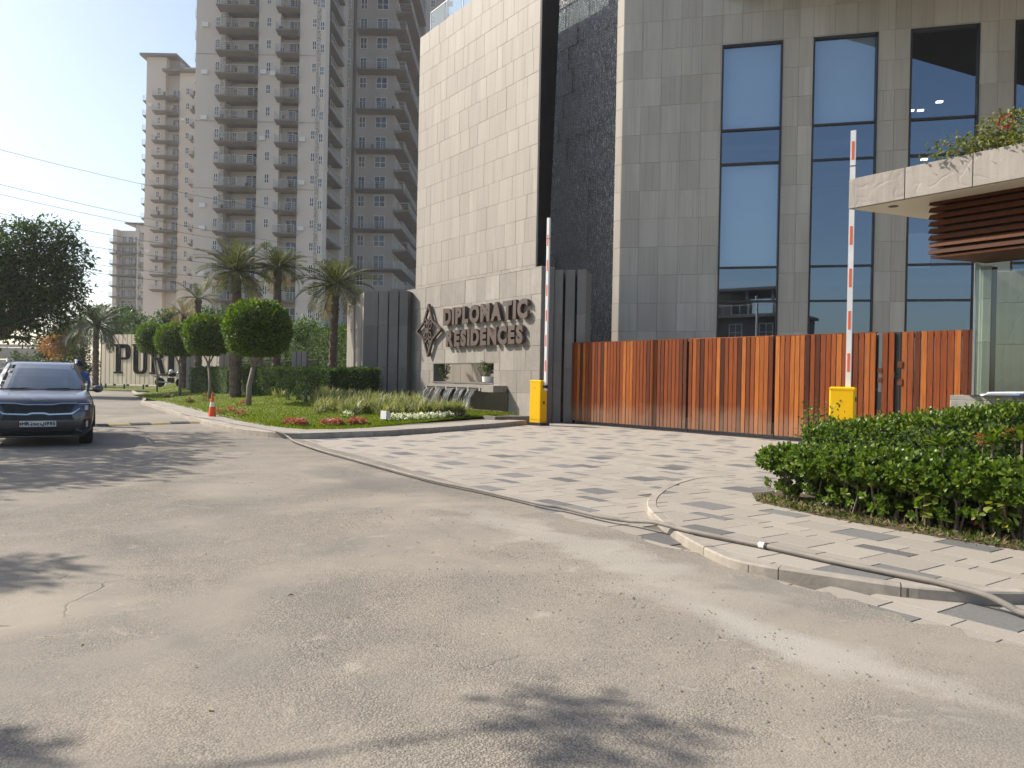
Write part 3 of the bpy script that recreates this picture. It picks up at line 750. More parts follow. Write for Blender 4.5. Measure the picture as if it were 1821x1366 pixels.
bal = empty('glass_balustrade', B0 + Vector((.816,.578,0))*.3 + Vector((0,0,BT)), TB, 'clear glass balustrade on top of the pale beige wall', 'balustrade')
for k in range(6):
    x0 = BL+.5+k*1.55; MB().box(x0,x0+1.42,0,.02,.05,1.15).build('glass_pane', M['rail_glass'], bal)
    MB().box(x0-.02,x0+.005,-.02,.04,0,1.17).build('post', M['steel'], bal)
MB().box(BL+.48,BL+9.7,-.02,.04,1.172,1.2).build('handrail', M['steel'], bal)

# ---- water wall and corner pilaster
F0 = Vector((3.97, 29.0, 0)); TF = rot_of(AZ_FAC)
def water_stone():
    m_, nt, b, out = nodes('wet_black_stone')
    vec = coords(nt, 'pos'); n1 = noise(nt, vec, 24, 4, .85); n2 = noise(nt, vec, 5, 5, .7)
    sv = coords(nt, 'pos', (9,9,1.6)); st = noise(nt, sv, 2.2, 5, .75)
    v = N(nt, 'ShaderNodeTexVoronoi'); v.inputs['Scale'].default_value = 17; L(nt, vec, v.inputs['Vector'])
    sep = N(nt, 'ShaderNodeSeparateXYZ'); L(nt, N(nt, 'ShaderNodeNewGeometry').outputs['Position'], sep.inputs[0])
    col = mixc(nt, n2, (.010,.010,.011), (.038,.037,.036)); 
    foam_glitter = ramp(nt, mth(nt, 'ADD', mth(nt, 'MULTIPLY', n1, .62), mth(nt, 'MULTIPLY', st, .38)), [(.53, 0.0), (.58, 1.0)]).outputs[0]  # water foam plus painted sun glitter, stronger towards the top
    amt = N(nt, 'ShaderNodeMapRange'); L(nt, sep.outputs[2], amt.inputs[0]); amt.inputs[1].default_value = 4; amt.inputs[2].default_value = 16; amt.inputs[3].default_value = .42; amt.inputs[4].default_value = 1.0
    col = mixc(nt, mth(nt, 'MULTIPLY', foam_glitter, amt.outputs[0]), col, (.72,.72,.71))
    L(nt, col, b.inputs['Base Color']); b.inputs['Roughness'].default_value = .22; b.inputs['Specular IOR Level'].default_value = .5
    bump(nt, b, mth(nt, 'ADD', n1, mth(nt, 'MULTIPLY', v.outputs['Distance'], .7)), 1.0, .035); return m_
M['water_stone'] = water_stone()
ww = empty('water_wall', F0, TB, 'dark wet textured stone water wall between the beige wall and the grey building', 'wall')
MB().box(-8.2,-.30,.86,1.1,0,19).build('wall_core', M['black_gloss'], ww)
zs = [k*.98 for k in range(20)]
lay_panels(ww, courses(-8.2,-.30,zs,[1.5,1.8,2.1,2.4]), .05, M['water_stone'], .85, .006)
FZ = [round(13.82+1.05*k,3) for k in range(-13,6)]
pil = [(-.37,-.003,a,b) for a,b in zip(FZ,FZ[1:])]
MB().box(-.37,-.003,.03,1.1,0,19).build('pilaster_core', M['core'], ww)
lay_panels(ww, pil, .03, M['beige'], .03, .003, 'pilaster_panel')

# ---- grey building
fac = empty('clubhouse', F0, TF, 'grey panel clad building with tall dark glass windows behind the timber gate', 'building')
WIN = [(3.60,5.70),(6.73,8.85),(9.88,12.02),(13.08,15.22),(16.28,18.42)]
WZ0, WZ1 = .55, 13.77; MUL = [1.9, 4.42, 5.65, 9.42, 10.66]
rects = [(0,23,0,19)]
for a, b in WIN: rects = rect_sub(rects, (a,b,WZ0,WZ1))
mb = MB()
for x0,x1,z0,z1 in rects: mb.box(x0+(.004 if x0 == 0 else 0),x1,.0,.35,z0,z1)
mb.build('wall_core', M['core'], fac)
cols = [0.004,.70,1.43,2.15,2.87,3.60]
for (a,b),(c,d) in zip(WIN, WIN[1:]+[(19.5,20)]): cols += [a+.7,a+1.42,b,b+.52] if False else [a+(b-a)/3,a+2*(b-a)/3,b,b+(c-b)*.53,c]
cols = sorted(set(round(c,3) for c in cols if c < 20))
pan = [(x0,x1,a,b) for a,b in zip(FZ,FZ[1:]) if b > 2.0 for x0,x1 in zip(cols,cols[1:])]
for a, b in WIN: pan = rect_sub(pan, (a,b,WZ0,WZ1))
pan = [p for p in pan if p[0] < 17.8]
lay_panels(fac, pan, .03, M['grey'], 0, .003)
M['glass'] = glass_material('coated_glass', (.80,.86,.90), .27, .012, (.60,.72,.86))
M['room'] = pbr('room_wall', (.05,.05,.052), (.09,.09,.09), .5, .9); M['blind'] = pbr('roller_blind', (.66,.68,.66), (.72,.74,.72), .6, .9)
lamp, nt, b_, _ = nodes('ceiling_lamp'); b_.inputs['Emission Color'].default_value = (1,.95,.85,1); b_.inputs['Emission Strength'].default_value = 3; M['lamp'] = lamp
for wi, (a, b) in enumerate(WIN):
    mb = MB(); w = .055
    for x0,x1,z0,z1 in ((a,a+w,WZ0,WZ1),(b-w,b,WZ0,WZ1),(a+w,b-w,WZ1-w,WZ1),(a+w,b-w,WZ0,WZ0+w)): mb.box(x0,x1,-.06,.16,z0,z1)
    for z in MUL: mb.box(a+w,b-w,-.03,.14,z-.035,z+.035)
    win = mb.build('window', M['frame_metal'], fac)
    segs = [WZ0+w]+[q for z in MUL for q in (z-.035, z+.035)]+[WZ1-w]
    for k in range(0, len(segs), 2):
        t = random.uniform(-.0015,.0015)
        mb = MB(); mb.box(a+w,b-w,.05,.064,segs[k],segs[k+1]); mb.build('pane', M['glass'], win, rot=(t, 0, random.uniform(-.001,.001)))
    if wi < 2:
        MB().box(a+.07,b-.07,.17,.175,10.70,13.7).build('blind', M['blind'], win)
    if wi == 0: MB().box(a+.07,b-.07,.17,.175,5.7,9.38).build('blind', M['blind'], win)
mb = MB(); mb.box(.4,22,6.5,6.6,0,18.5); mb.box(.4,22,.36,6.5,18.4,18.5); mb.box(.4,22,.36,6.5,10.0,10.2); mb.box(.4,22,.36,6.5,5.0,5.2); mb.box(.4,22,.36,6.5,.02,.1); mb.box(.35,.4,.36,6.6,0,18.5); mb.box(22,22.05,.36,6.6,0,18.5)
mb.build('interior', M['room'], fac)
mb = MB()
for x, y, z in ((10.8,4.2,12.4),(11.2,4.4,12.45),(10.9,2.5,9.98),(14.3,3,9.98),(11.3,2.2,12.0)): mb.box(x,x+.22,y,y+.12,z-.05,z)
mb.build('ceiling_lamp', M['lamp'], fac)
mb = MB(); mb.box(10.4,11.3,2.6,2.62,5.9,7.2); mb.box(10.2,11.6,3,3.5,10.25,10.95); mb.build('office_furniture', M['upvc'], fac)
OV = [(3.6,-.05),(5.4,-1.2),(8.74,-4.4),(9.8,-5.2),(11.6,-6.8),(14.75,-9.4),(21,-13.5),(23,-13.5),(23,-.05)]
M['overhang'] = pbr('overhang_soffit', (.06,.055,.05), (.085,.08,.072), .6, .8)
MB().prism(OV, 15.45, 16.7).build('canopy', M['overhang'], fac)

# ---- stone fins
def fin(P, az, w, d, h, label, group, mt=None, parts=3):
    r_ = empty('stone_fin', P, rot_of(az), label, 'stone fin', group); z = 0
    hs = [h*.36, h*.35, h*.29]
    for q in hs:
        MB().box(0,w,0,d,z+.003,z+q-.003).build('stone_block', mt or M['fin_stone'], r_); z += q
    return r_
tf = frame_dir(AZ_FAC)
PL = dp(646, 600, 32.85); PL.z = 0
edges = [(646,671),(672.5,688.5),(691,707),(709.5,724)]
nm = ['widest dark slate fin at the corner of the entrance wall','second dark slate fin beside the corner fin','third dark slate fin, one short of the emblem wall','dark slate fin that touches the emblem end of the entrance wall']
def on_line(px, P, az, py=600):
    u, _ = uz(px, py, P, az); return u
for (a, b), l in zip(edges, nm):
    u0, u1 = on_line(a, PL, AZ_FAC), on_line(b, PL, AZ_FAC)
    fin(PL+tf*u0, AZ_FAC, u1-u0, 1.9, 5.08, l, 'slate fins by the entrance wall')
azL = math.atan2(-(-1.4), 3.3); azL = R(-23)
PQ = PL + Vector((-.02, .25, 0)); tL = frame_dir(azL)
for (a, b), l in zip([(617,629.5),(630.5,642.5),(643.3,646)], ['sunlit stone fin farthest along the wall end beside the palm','sunlit stone fin in the middle of the wall end','thin sunlit stone fin against the dark corner']):
    u0, u1 = on_line(a, PQ, azL), on_line(b, PQ, azL)
    if u1-u0 < .1: u1 = u0+.1
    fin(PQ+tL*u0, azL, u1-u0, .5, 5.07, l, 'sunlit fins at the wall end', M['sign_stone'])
PR = Vector((1.32, 25.75, 0))
for (a, b), l in zip([(972,981),(984.5,999),(1004,1020.5),(1025,1040.5)], ['slate fin hidden behind the red striped boom, next to the lettered wall','second slate fin from the lettered wall, behind the gate end','third slate fin from the lettered wall, behind the gate','slate fin nearest the dark water wall']):
    u0, u1 = on_line(a, PR, AZ_FAC), on_line(b, PR, AZ_FAC)
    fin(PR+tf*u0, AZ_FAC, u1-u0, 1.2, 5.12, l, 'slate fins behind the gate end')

# ---- fountain ledge
fo = empty('wall_fountain', S0, TB, 'stone spout ledge pouring five sheets of water down the entrance wall', 'fountain')
LPF = S0 + Vector((-.816,-.578,0))*.62; LX0, LX1 = uz(757, 690, LPF, AZ_SIGN)[0], uz(877, 693, LPF, AZ_SIGN)[0]
mb = MB(); mb.box(LX0,LX1,-.62,-.04,1.10,1.19); mb.box(LX0,LX0+.1,-.62,-.04,.98,1.098); mb.box(LX1-.75,LX1,-.62,-.04,.96,1.098); mb.build('ledge', M['sign_stone'], fo)
M['water'] = None
m_, nt, b_, out = nodes('falling_water'); nt.nodes.remove(b_)
t_ = N(nt, 'ShaderNodeBsdfTransparent'); g_ = N(nt, 'ShaderNodeBsdfPrincipled'); g_.inputs['Base Color'].default_value = (.75,.78,.8,1); g_.inputs['Roughness'].default_value = .12
vec = coords(nt, 'obj', (26,1.5,1.0)); n_ = noise(nt, vec, 1.5, 4, .65)
k_ = ramp(nt, n_, [(.52, .015), (.70, .55)]).outputs[0]
mx = N(nt, 'ShaderNodeMixShader'); L(nt, k_, mx.inputs[0]); L(nt, t_.outputs[0], mx.inputs[1]); L(nt, g_.outputs[0], mx.inputs[2]); L(nt, mx.outputs[0], out.inputs[0]); M['water'] = m_
M['wet_stone'] = slate_material('wet_stained_stone', (.06,.052,.043), (.085,.072,.058), (.12,.095,.07), .25, .9, .3)
M['stained'] = slate_material('rust_stained_stone', (.20,.13,.075), (.26,.175,.10), (.30,.22,.14), .5, .9, .3)
gap = (LX1-.8-LX0-.12)/5
for k in range(5):
    x0 = LX0+.12+k*gap
    mb = MB(); mb.box(x0+gap-.11,x0+gap-.01,-.64,-.04,.985,1.098); mb.build('spout_divider', M['sign_stone'], fo)
    mb = MB(); mb.box(x0,x0+gap-.112,-.612,-.6,1.04,1.097); mb.build('spout_slot', M['black'], fo)
    vs = []; fs = []; n_t = 12; nx = 8; w = gap-.16
    for j in range(n_t):
        t = j/(n_t-1)*.44; z = 1.055-4.9*t*t
        for i in range(nx):
            u = i/(nx-1); sq = 1-.25*(j/(n_t-1))
            vs.append((x0+w/2+.02+(u-.5)*w*sq, -.61-1.05*t+.012*math.sin(i*2.1+k), z))
    for j in range(n_t-1):
        for i in range(nx-1): fs.append((j*nx+i, j*nx+i+1, (j+1)*nx+i+1, (j+1)*nx+i))
    mb = MB(); mb.add(vs, fs); sh = mb.build('water_sheet', M['water'], fo, smooth=True)
    md = sh.modifiers.new('film', 'SOLIDIFY'); md.thickness = .008
mb = MB(); mb.box(-6.9,LX1+.1,-.055,-.037,.30,1.05); mb.build('wet_backing', M['wet_stone'], fo)
mb = MB(); mb.box(-6.9,LX1+.1,-.054,-.037,.06,.298); mb.build('stained_backing', M['stained'], fo)
mb = MB(); mb.box(-6.9,.3,-1.5,-1.3,0,.2); mb.box(-7.1,-6.9,-1.5,-.06,0,.2); mb.box(.3,.5,-1.5,-.06,0,.2); mb.build('basin_rim', M['fin_stone'], fo)
m_, nt, b_, out = nodes('pool_water'); b_.inputs['Base Color'].default_value = (.02,.025,.025,1); b_.inputs['Roughness'].default_value = .05
bump(nt, b_, noise(nt, coords(nt), 9, 4, .6), .3, .02); M['pool'] = m_
MB().box(-6.9,.3,-1.3,-.056,.02,.15).build('basin_water', M['pool'], fo)
#@@PART2@@

# ================================================================== TIMBER GATE
G0 = gp(985, 750); G0.z = 0; TG = rot_of(AZ_GATE)
PITCHW = .136
slat_cache = [None]*5
def slat_mesh(i, h):
    k = (i, round(h,2))
    if k not in PCACHE:
        w = [.122,.116,.126,.119,.124][i]; mb = MB(); c = .006; d = [.028,.032,.026,.03,.034][i]
        a = w/2; vs = []
        for z in (0, h):
            vs += [(-a,0,z),(a,0,z),(a,-d+c,z),(a-c,-d,z),(-a+c,-d,z),(-a,-d+c,z)]
        fs = [(i_, (i_+1)%6, 6+(i_+1)%6, 6+i_) for i_ in range(6)] + [tuple(range(5,-1,-1)), tuple(range(6,12))]
        fs = [f[::-1] for f in fs]
        mb.add(vs, fs); PCACHE[k] = mb.mesh('slat', M['wood'])
    return PCACHE[k]
def slat_run(root, u0, u1, z0, z1, skip=()):
    n = max(1, round((u1-u0)/PITCHW)); p = (u1-u0)/n
    for i in range(n):
        inst('slat', slat_mesh(random.randrange(5), z1-z0), root, (u0+p*(i+.5), random.uniform(-.004,.004), z0+random.uniform(-.004,.004)), (0, random.uniform(-.002,.002), 0))
GH = 2.66
gate = empty('timber_gate', G0, TG, 'long closed gate of vertical red brown hardwood slats across the driveway', 'gate')
for a, b in ((.28,5.56),(5.62,8.30),(8.36,10.95)):
    mb = MB(); mb.box(a,b,.002,.06,.16,.24); mb.box(a,b,.002,.06,1.3,1.38); mb.box(a,b,.002,.06,GH-.14,GH-.06); mb.box(a,a+.06,.061,.11,.12,GH-.05); mb.box(b-.06,b,.061,.11,.12,GH-.05)
    mb.build('gate_frame', M['dark_metal'], gate); slat_run(gate, a, b, .10, GH)
    MB().box(a,b,-.03,.05,GH+.004,GH+.02).build('top_cap', M['wood'], gate)
for u in (5.59, 8.33):
    mb = MB(); mb.box(u-.012,u+.012,-.02,.02,.0,.42); mb.build('drop_bolt', M['dark_metal'], gate)
mb = MB(); mb.box(-.06,.26,-.02,.10,.02,GH-.02); mb.build('gate_post', M['wood_dark'], gate)
MB().box(-.1,11,-.14,.10,.002,.022).build('ground_track', M['dark_metal'], gate)
gate2 = empty('side_gate', G0, TG, 'narrow pedestrian gate of orange brown timber slats beside the guard booth', 'gate')
slat_run(gate2, 11.52, 13.05, .10, GH); mb = MB(); mb.box(11.52,13.05,.002,.05,.2,.28); mb.box(11.52,13.05,.002,.05,1.3,1.38); mb.box(11.52,13.05,.002,.05,GH-.14,GH-.06); mb.build('gate_frame', M['dark_metal'], gate2)
mb = MB(); mb.tube([(11.47,-.03,1.72),(11.40,-.09,1.74),(11.40,-.09,1.62),(11.47,-.03,1.60)], .012, 6); mb.build('handle', M['dark_metal'], gate2)
for z in (1.45, 1.85): MB().box(11.45,11.56,-.05,-.036,z,z+.14).build('hinge', M['wood_dark'], gate2)
post = empty('gate_post', G0, TG, 'short fixed slatted post between the long gate and the pedestrian gate', 'gate post')
slat_run(post, 11.09, 11.37, .05, GH); MB().box(11.06,11.46,.03,.15,0,GH).build('steel_post', M['dark_metal'], post)
for z in (.55, .75, 1.5, 1.72): MB().box(11.0,11.10,-.045,-.033,z,z+.12).build('hinge', M['wood_dark'], post)

# ================================================================== BOOM BARRIERS
def barrier(P, rz, h, w, d, polel, bpx, label, base=True):
    r_ = empty('boom_barrier', P, rz, label, 'boom barrier', 'boom barriers at the gate')
    mb = MB(); c = .02
    mb.prism([(-w/2+c,-d/2),(w/2-c,-d/2),(w/2,-d/2+c),(w/2,d/2-c),(w/2-c,d/2),(-w/2+c,d/2),(-w/2,d/2-c),(-w/2,-d/2+c)], .09, h-.05)
    cab = mb.build('cabinet', M['yellow'], r_)
    mb = MB(); a, b = w/2+.006, d/2+.006; mb.add([(-a,-b,h-.05),(a,-b,h-.05),(a,b,h-.05),(-a,b,h-.05),(-a,-b,h-.02),(a,-b,h-.02),(a,b,h-.02),(-a,b,h-.02),(-a+.03,-b+.03,h),(a-.03,-b+.03,h),(a-.03,b-.03,h),(-a+.03,b-.03,h)],
        [(0,1,5,4),(1,2,6,5),(2,3,7,6),(3,0,4,7),(4,5,9,8),(5,6,10,9),(6,7,11,10),(7,4,8,11),(8,9,10,11),(3,2,1,0)]); mb.build('lid', M['yellow'], r_)
    MB().box(-w/2-.06,w/2+.06,-d/2-.06,d/2+.06,.0,.09).build('base', M['black'], r_)
    for z in (h-.22, h-.70):
        mb = MB(); mb.tube([(w/2-.001,0,z),(w/2+.012,0,z)], .045, 14); mb.build('lock', M['black'], r_)
    mb = MB(); mb.tube([(-.02,-d/2+.001,h-.25),(-.02,-d/2-.008,h-.25)], .014, 10); mb.build('key_hole', M['black'], r_)
    MB().box(-w/2+.03,w/2-.03,-d/2-.003,-d/2+.001,.18,.185).build('door_seam', M['black'], r_)
    bx, by = bpx; z0 = h-.32; z1 = h+polel
    mb = MB(); mb.box(bx-.045,bx+.045,by-.04,by+.04,z0,z1); boom = mb.build('boom', M['white'], r_)
    k = 0; z = h+.28
    while z < z1-.1:
        e = min(z+.34, z1-.05)
        mb = MB(); mb.box(bx-.022,bx+.022,by-.043,by-.0395,z,e); mb.build('red_stripe', M['red_stripe'], boom); z += .78; k += 1
    MB().box(bx-.05,bx+.05,by-.044,by+.044,z1-.66,z1-.645).build('joint_band', M['black'], boom)
    mb = MB(); mb.tube([(bx-.09,by,h-.2),(bx+.06,by,h-.2)], .06, 12); mb.build('boom_hub', M['black'], r_)
    return r_
p1 = gp(957, 757)
barrier((p1.x, p1.y+.25, 0), R(-38), 1.41, .42, .36, 5.05, (.27, .0), 'yellow boom barrier with raised striped arm in front of the lettered wall')
p2 = dp(1497, 800, 14.0)
barrier((p2.x, p2.y, 0), R(-30), 1.39, .42, .36, 4.72, (.06, .22), 'yellow boom barrier with raised striped arm behind the near hedge')

# ================================================================== GUARD BOOTH
booth = empty('guard_booth', (4.9, 8.6, 0), 0, 'sandstone guard booth with flat stone canopy, timber louvers and glass corner', 'guard booth')
def bl(v): return Vector((v[0]-4.9, v[1]-8.6, v[2]))
CT, CB = 3.69, 3.36
c1 = dp(1508, 350, 8.5); c2 = dp(1821, 280, 7.1); back = dp(1655, 392, 8.97)
A = Vector((c1.x, c1.y, 0)); B = Vector((c2.x, c2.y, 0)); dirf = (B-A).normalized(); Cb = Vector((back.x, back.y, 0)); dirs = (Cb-A).normalized()
far = A+dirf*5.2
cpoly = [xy(bl(A)), xy(bl(far)), xy(bl(far+dirs*4.2)), xy(bl(A+dirs*4.2))]
ins = lambda e: [xy(bl(A+dirf*e+dirs*e)), xy(bl(far-dirf*e+dirs*e)), xy(bl(far+dirs*(4.2-e)-dirf*e)), xy(bl(A+dirs*(4.2-e)+dirf*e))]
MB().prism(ins(.04), CB+.006, CT-.06).build('roof_slab', M['core'], booth)
MB().prism(ins(.035), CB-.004, CB+.005).build('soffit', M['soffit'], booth)
def fascia(a, d_, L_, widths):
    s = 0; ang = math.atan2(d_.y, d_.x); i = 0
    while s < L_-.01:
        w = min(widths[i % len(widths)], L_-s); i += 1
        c = a+d_*(s+w/2); o = inst('fascia_panel', panel_mesh(w-.002, CT-CB, .035, M['sign_stone'], .004), booth, bl((c.x,c.y,(CT+CB)/2)), (0,0,ang)); s += w
fascia(A+dirs*.035, dirf, 5.2, [.62,.66,.62,.7])
fascia(A+dirs*4.2+dirf*.035, -dirs, 4.2, [.7,.6])
mb = MB(); q = dp(1589, 358, 8.3); mb.lathe([(.035,CB-.012),(.05,CB-.008),(.05,CB-.002)], 16, (bl(q).x, bl(q).y, 0)); mb.build('downlight', M['dark_metal'], booth)
# louver box hanging under the canopy
l0 = dp(1651, 370, 8.1); l0.z = 0
lr = dirf
UL = 3.4
sd = Vector((math.sin(R(72)), math.cos(R(72)), 0))
zl = [2.80+i*.0735 for i in range(8)]
for i, z in enumerate(zl):
    mb = MB(); a = bl(l0)
    def P_(s, t, zz): v = a + lr*s + sd*t; return (v.x, v.y, zz)
    th = .058
    pr_ = [(0.0,z+.008),(.028,z+th),(.10,z+th),(.085,z+.01)]
    for run in (0,):
        vs = [P_(-.0+0*t, t, zz) for t, zz in pr_] + [P_(UL, t, zz) for t, zz in pr_]
        fs = [(k, (k+1)%4, 4+(k+1)%4, 4+k) for k in range(4)]+[(3,2,1,0),(4,5,6,7)]
        mb.add(vs, fs)
    mb.build('louver_slat', M['wood_dark'], booth)
    mb = MB(); vs = [P_(s, 0.0+0, zz) for s, zz in pr_] ; n_ = dirf
    vs = [P_(s, .02, zz) for s, zz in pr_] + [P_(s, .75, zz) for s, zz in pr_]
    mb.add(vs, [(k, 4+k, 4+(k+1)%4, (k+1)%4) for k in range(4)]+[(0,1,2,3),(7,6,5,4)]); mb.build('louver_slat', M['wood_dark'], booth)
mb = MB(); a = bl(l0)
bp = [a+lr*.11+sd*.11, a+lr*UL+sd*.11, a+lr*UL+sd*.72, a+lr*.11+sd*.72]
mb.prism([xy(v) for v in bp], 2.79, 3.354); mb.build('louver_backing', M['dark_metal'], booth)
mb = MB(); bp = [a+lr*.02+sd*.02, a+lr*UL+sd*.02, a+lr*UL+sd*.8, a+lr*.02+sd*.8]; mb.prism([xy(v) for v in bp], 2.765, 2.789); mb.build('louver_bottom', M['wood_dark'], booth)
# counter plinth, stone columns, glass
pc = gp(1690, 702, 1.33) if False else dp(1690, 702, 8.15)
pa = Vector((pc.x, pc.y, 0)); pd = Vector((math.sin(R(128)), math.cos(R(128)), 0)); pn = Vector((-pd.y, pd.x, 0))
CTZ = 1.33; ang = math.atan2(pd.y, pd.x)
poly = [xy(bl(pa)), xy(bl(pa+pd*3.5)), xy(bl(pa+pd*3.5+pn*.9)), xy(bl(pa+pn*.9))]
MB().prism([xy(bl(pa+pd*.03+pn*.0+Vector((0,0,0)))), xy(bl(pa+pd*3.47)), xy(bl(pa+pd*3.47+pn*.87)), xy(bl(pa+pd*.03+pn*.87))], 0, CTZ-.05).build('plinth_core', M['core'], booth)
for z0, z1 in ((.02,.66),(.665,1.28)):
    s = 0.0
    for w in (.52,.62,.66,.62,.6,.48):
        c = pa+pd*(s+w/2); inst('stone_panel', panel_mesh(w,z1-z0,.03,M['booth_stone'],.005), booth, bl((c.x,c.y,(z0+z1)/2)), (0,0,ang)); s += w
    c = pa+pn*.45; inst('stone_panel', panel_mesh(.88,z1-z0,.03,M['booth_stone'],.005), booth, bl((c.x+.03*pd.x,c.y+.03*pd.y,(z0+z1)/2)), (0,0,ang+math.pi*1.5))
mb = MB(); g_ = [pa+pd*.002-pn*.028, pa+pd*3.5-pn*.028, pa+pd*3.5+pn*.92, pa+pd*.002+pn*.92]; mb.prism([xy(bl(v)) for v in g_], CTZ-.048, CTZ-.001); mb.build('counter_top', M['booth_stone'], booth)
# column behind the glass and back wall of the booth
def wallpanel(px0, px1, D, zb=CTZ+.002, zt=2.77, parts=4, th=.22, az=118):
    a = dp(px0, 600, D); d_ = Vector((math.sin(R(az)), math.cos(R(az)), 0)); b0 = Vector((a.x,a.y,0))
    n_ = Vector((d_.y, -d_.x, 0)); r0 = ray(px1, 600); t = (b0-CAM).dot(n_)/r0.dot(n_); b1 = CAM+r0*t
    w = (Vector((b1.x,b1.y,0))-b0).length; ang_ = math.atan2(d_.y, d_.x)
    mb = MB(); v0 = bl(b0)
    inner = [b0+d_*.01-n_*(-.0), b0+d_*(w-.01), b0+d_*(w-.01)-n_*th, b0+d_*.01-n_*th]
    MB().prism([xy(bl(v)) for v in inner], zb, zt).build('column_core', M['core'], booth)
    zz = [zb,1.93,2.43,zt+.3] if parts else [zb,zt]
    zz = [zb, 1.92, 2.40, zt]
    for z0, z1 in zip(zz, zz[1:]):
        c = b0+d_*(w/2); inst('stone_panel', panel_mesh(w,z1-z0,.025,M['booth_stone'],.004), booth, bl((c.x,c.y,(z0+z1)/2)), (0,0,ang_))
    # side face turned to the sun
    for z0, z1 in zip(zz, zz[1:]):
        c = b0-n_*(th/2); inst('stone_panel', panel_mesh(th,z1-z0,.02,M['booth_stone'],.004), booth, bl((c.x,c.y,(z0+z1)/2)), (0,0,ang_-math.pi/2))
wallpanel(1745, 1761, 8.55)
wallpanel(1769, 1990, 8.95)
mb = MB(); a = bl(dp(1764, 600, 8.6)); mb.cbox((a.x, a.y, (CTZ+2.77)/2), .05, .06, 2.77-CTZ-.004); mb.build('door_frame', M['frame_metal'], booth)
M['booth_glass'] = glass_material('booth_glass', (.84,.90,.88), .06, .01, (.9,.95,.95))
g0 = dp(1733, 600, 8.3); g0 = Vector((g0.x, g0.y, 0)); gd = Vector((math.sin(R(128)), math.cos(R(128)), 0))
def pane(a, b, name='glass_pane'):
    d_ = (b-a); n_ = Vector((-d_.y, d_.x, 0)).normalized()*.006
    MB().prism([xy(bl(v)) for v in (a-n_, b-n_, b+n_, a+n_)], CTZ+.004, 2.764).build(name, M['booth_glass'], booth)
pane(g0, g0+gd*3.0); pane(g0+Vector((.014,.012,0)), g0+Vector((1.0,1.15,0)))
mb = MB(); a = bl(g0); mb.cbox((a.x-.004,a.y+.006,(CTZ+2.764)/2),.016,.016,2.764-CTZ-.006); mb.build('corner_bead', M['steel'], booth)
# papers on the counter
for i, (s, t, w, d_, rz, mt, l) in enumerate([(.42,.02,.30,.21,.3,'paper','open white register lying on the booth counter'),(.50,.10,.32,.22,-.2,'paper','loose white sheets lying behind the register on the counter'),(.68,-.0,.26,.19,.1,'paper_blue','blue covered folder lying on the booth counter'),(.25,.05,.22,.16,.6,'black','thin dark clipboard at the counter corner')]):
    v = pa+pd*s+pn*t; o = empty('papers', (v.x, v.y, CTZ+.001+.022*(i == 1)), ang+rz, l, 'papers')
    for k in range(3 if mt == 'paper' else 1):
        mb = MB(); x0, y0 = -w/2+.012*k, -d_/2-.01*k
        mb.add([(x0,y0,.006*k),(x0+w,y0,.006*k),(x0+w,y0+d_,.006*k),(x0,y0+d_,.006*k),(x0,y0,.006*k+.005),(x0+w,y0,.006*k+.005+.012*(k==2)),(x0+w,y0+d_,.006*k+.005+.01*(k==2)),(x0,y0+d_,.006*k+.005)],[(0,3,2,1),(4,5,6,7),(0,1,5,4),(1,2,6,5),(2,3,7,6),(3,0,4,7)])
        mb.build('sheet', M[mt], o)

# ================================================================== SPEED HUMP, CONE, HOSE, GARDEN LAMP
h0, h1 = gp(150, 759), gp(366, 752); hump = empty('speed_hump', (h0.x, h0.y, 0), math.atan2((h1-h0).y, (h1-h0).x), 'worn yellow and black rubber speed hump across the road by the cone', 'speed hump')
hl = (h1-h0).length; M['hump_yellow'] = pbr('worn_yellow', (.42,.32,.11), (.24,.20,.13), 9, .9, bs=.3, bscale=30); M['hump_black'] = pbr('worn_black', (.045,.045,.048), (.11,.105,.10), 9, .9, bs=.3, bscale=30)
segw = hl/6
for i in range(-3, 6):
    mb = MB(); n = 8; x0, x1 = i*segw+.008, (i+1)*segw-.008
    prof = [(-.20+.40*k/n, .001+.062*math.sin(math.pi*k/n)**.7) for k in range(n+1)]
    vs = [(x0,y,z) for y, z in prof]+[(x1,y,z) for y, z in prof]; fs = [(k,n+1+k,n+2+k,k+1) for k in range(n)]+[tuple(range(n+1)), tuple(range(2*n+1,n,-1))]
    mb.add(vs, fs); mb.build('hump_segment', M['hump_yellow'] if i % 2 else M['hump_black'], hump)
cp = gp(377, 748, 0.0); cone = empty('traffic_cone', (cp.x, cp.y, .0), .3, 'orange traffic cone with one white band at the kerb', 'traffic cone')
cz_ = .125 if False else .0
mb = MB(); mb.prism([(.2*math.cos(t)*1.0, .2*math.sin(t)) for t in [math.pi/8+k*math.pi/4 for k in range(8)]], .0, .035); mb.build('base', M['cone'], cone)
def cone_seg(z0, z1, mt, nm):
    rr = lambda z: .135-(z/.82)*.115
    mb = MB(); mb.lathe([(rr(z0),z0),(rr(z1),z1)], 24); mb.build(nm, M[mt], cone, smooth=False)
cone_seg(.035,.42,'cone','lower_body'); cone_seg(.42,.56,'white','reflective_band'); cone_seg(.56,.82,'cone','upper_body')
hp = [(300,722,.14),(330,737,.14),(393,748,.14),(416,753.5,.14),(459,760.5,.14),(485,766,.14),(498,769,.14),(514,778,.05),(525,785.5,.045),(571,801,.045),(617,813.5,.045),(752,850,.045),(850,871,.045),(960,896,.045)]
hp += [(900+a*.5058, 520+b*.5058, z) for a, b, z in ((200,757,.045),(330,788,.045),(430,803,.05),(500,806,.09),(540,812,.10),(620,833,.10),(700,850,.10),(900,889,.10),(1050,922,.10),(1200,955,.10),(1400,995,.10),(1500,1015,.10))]
hpts = [gp(x, y, z) for x, y, z in hp] 
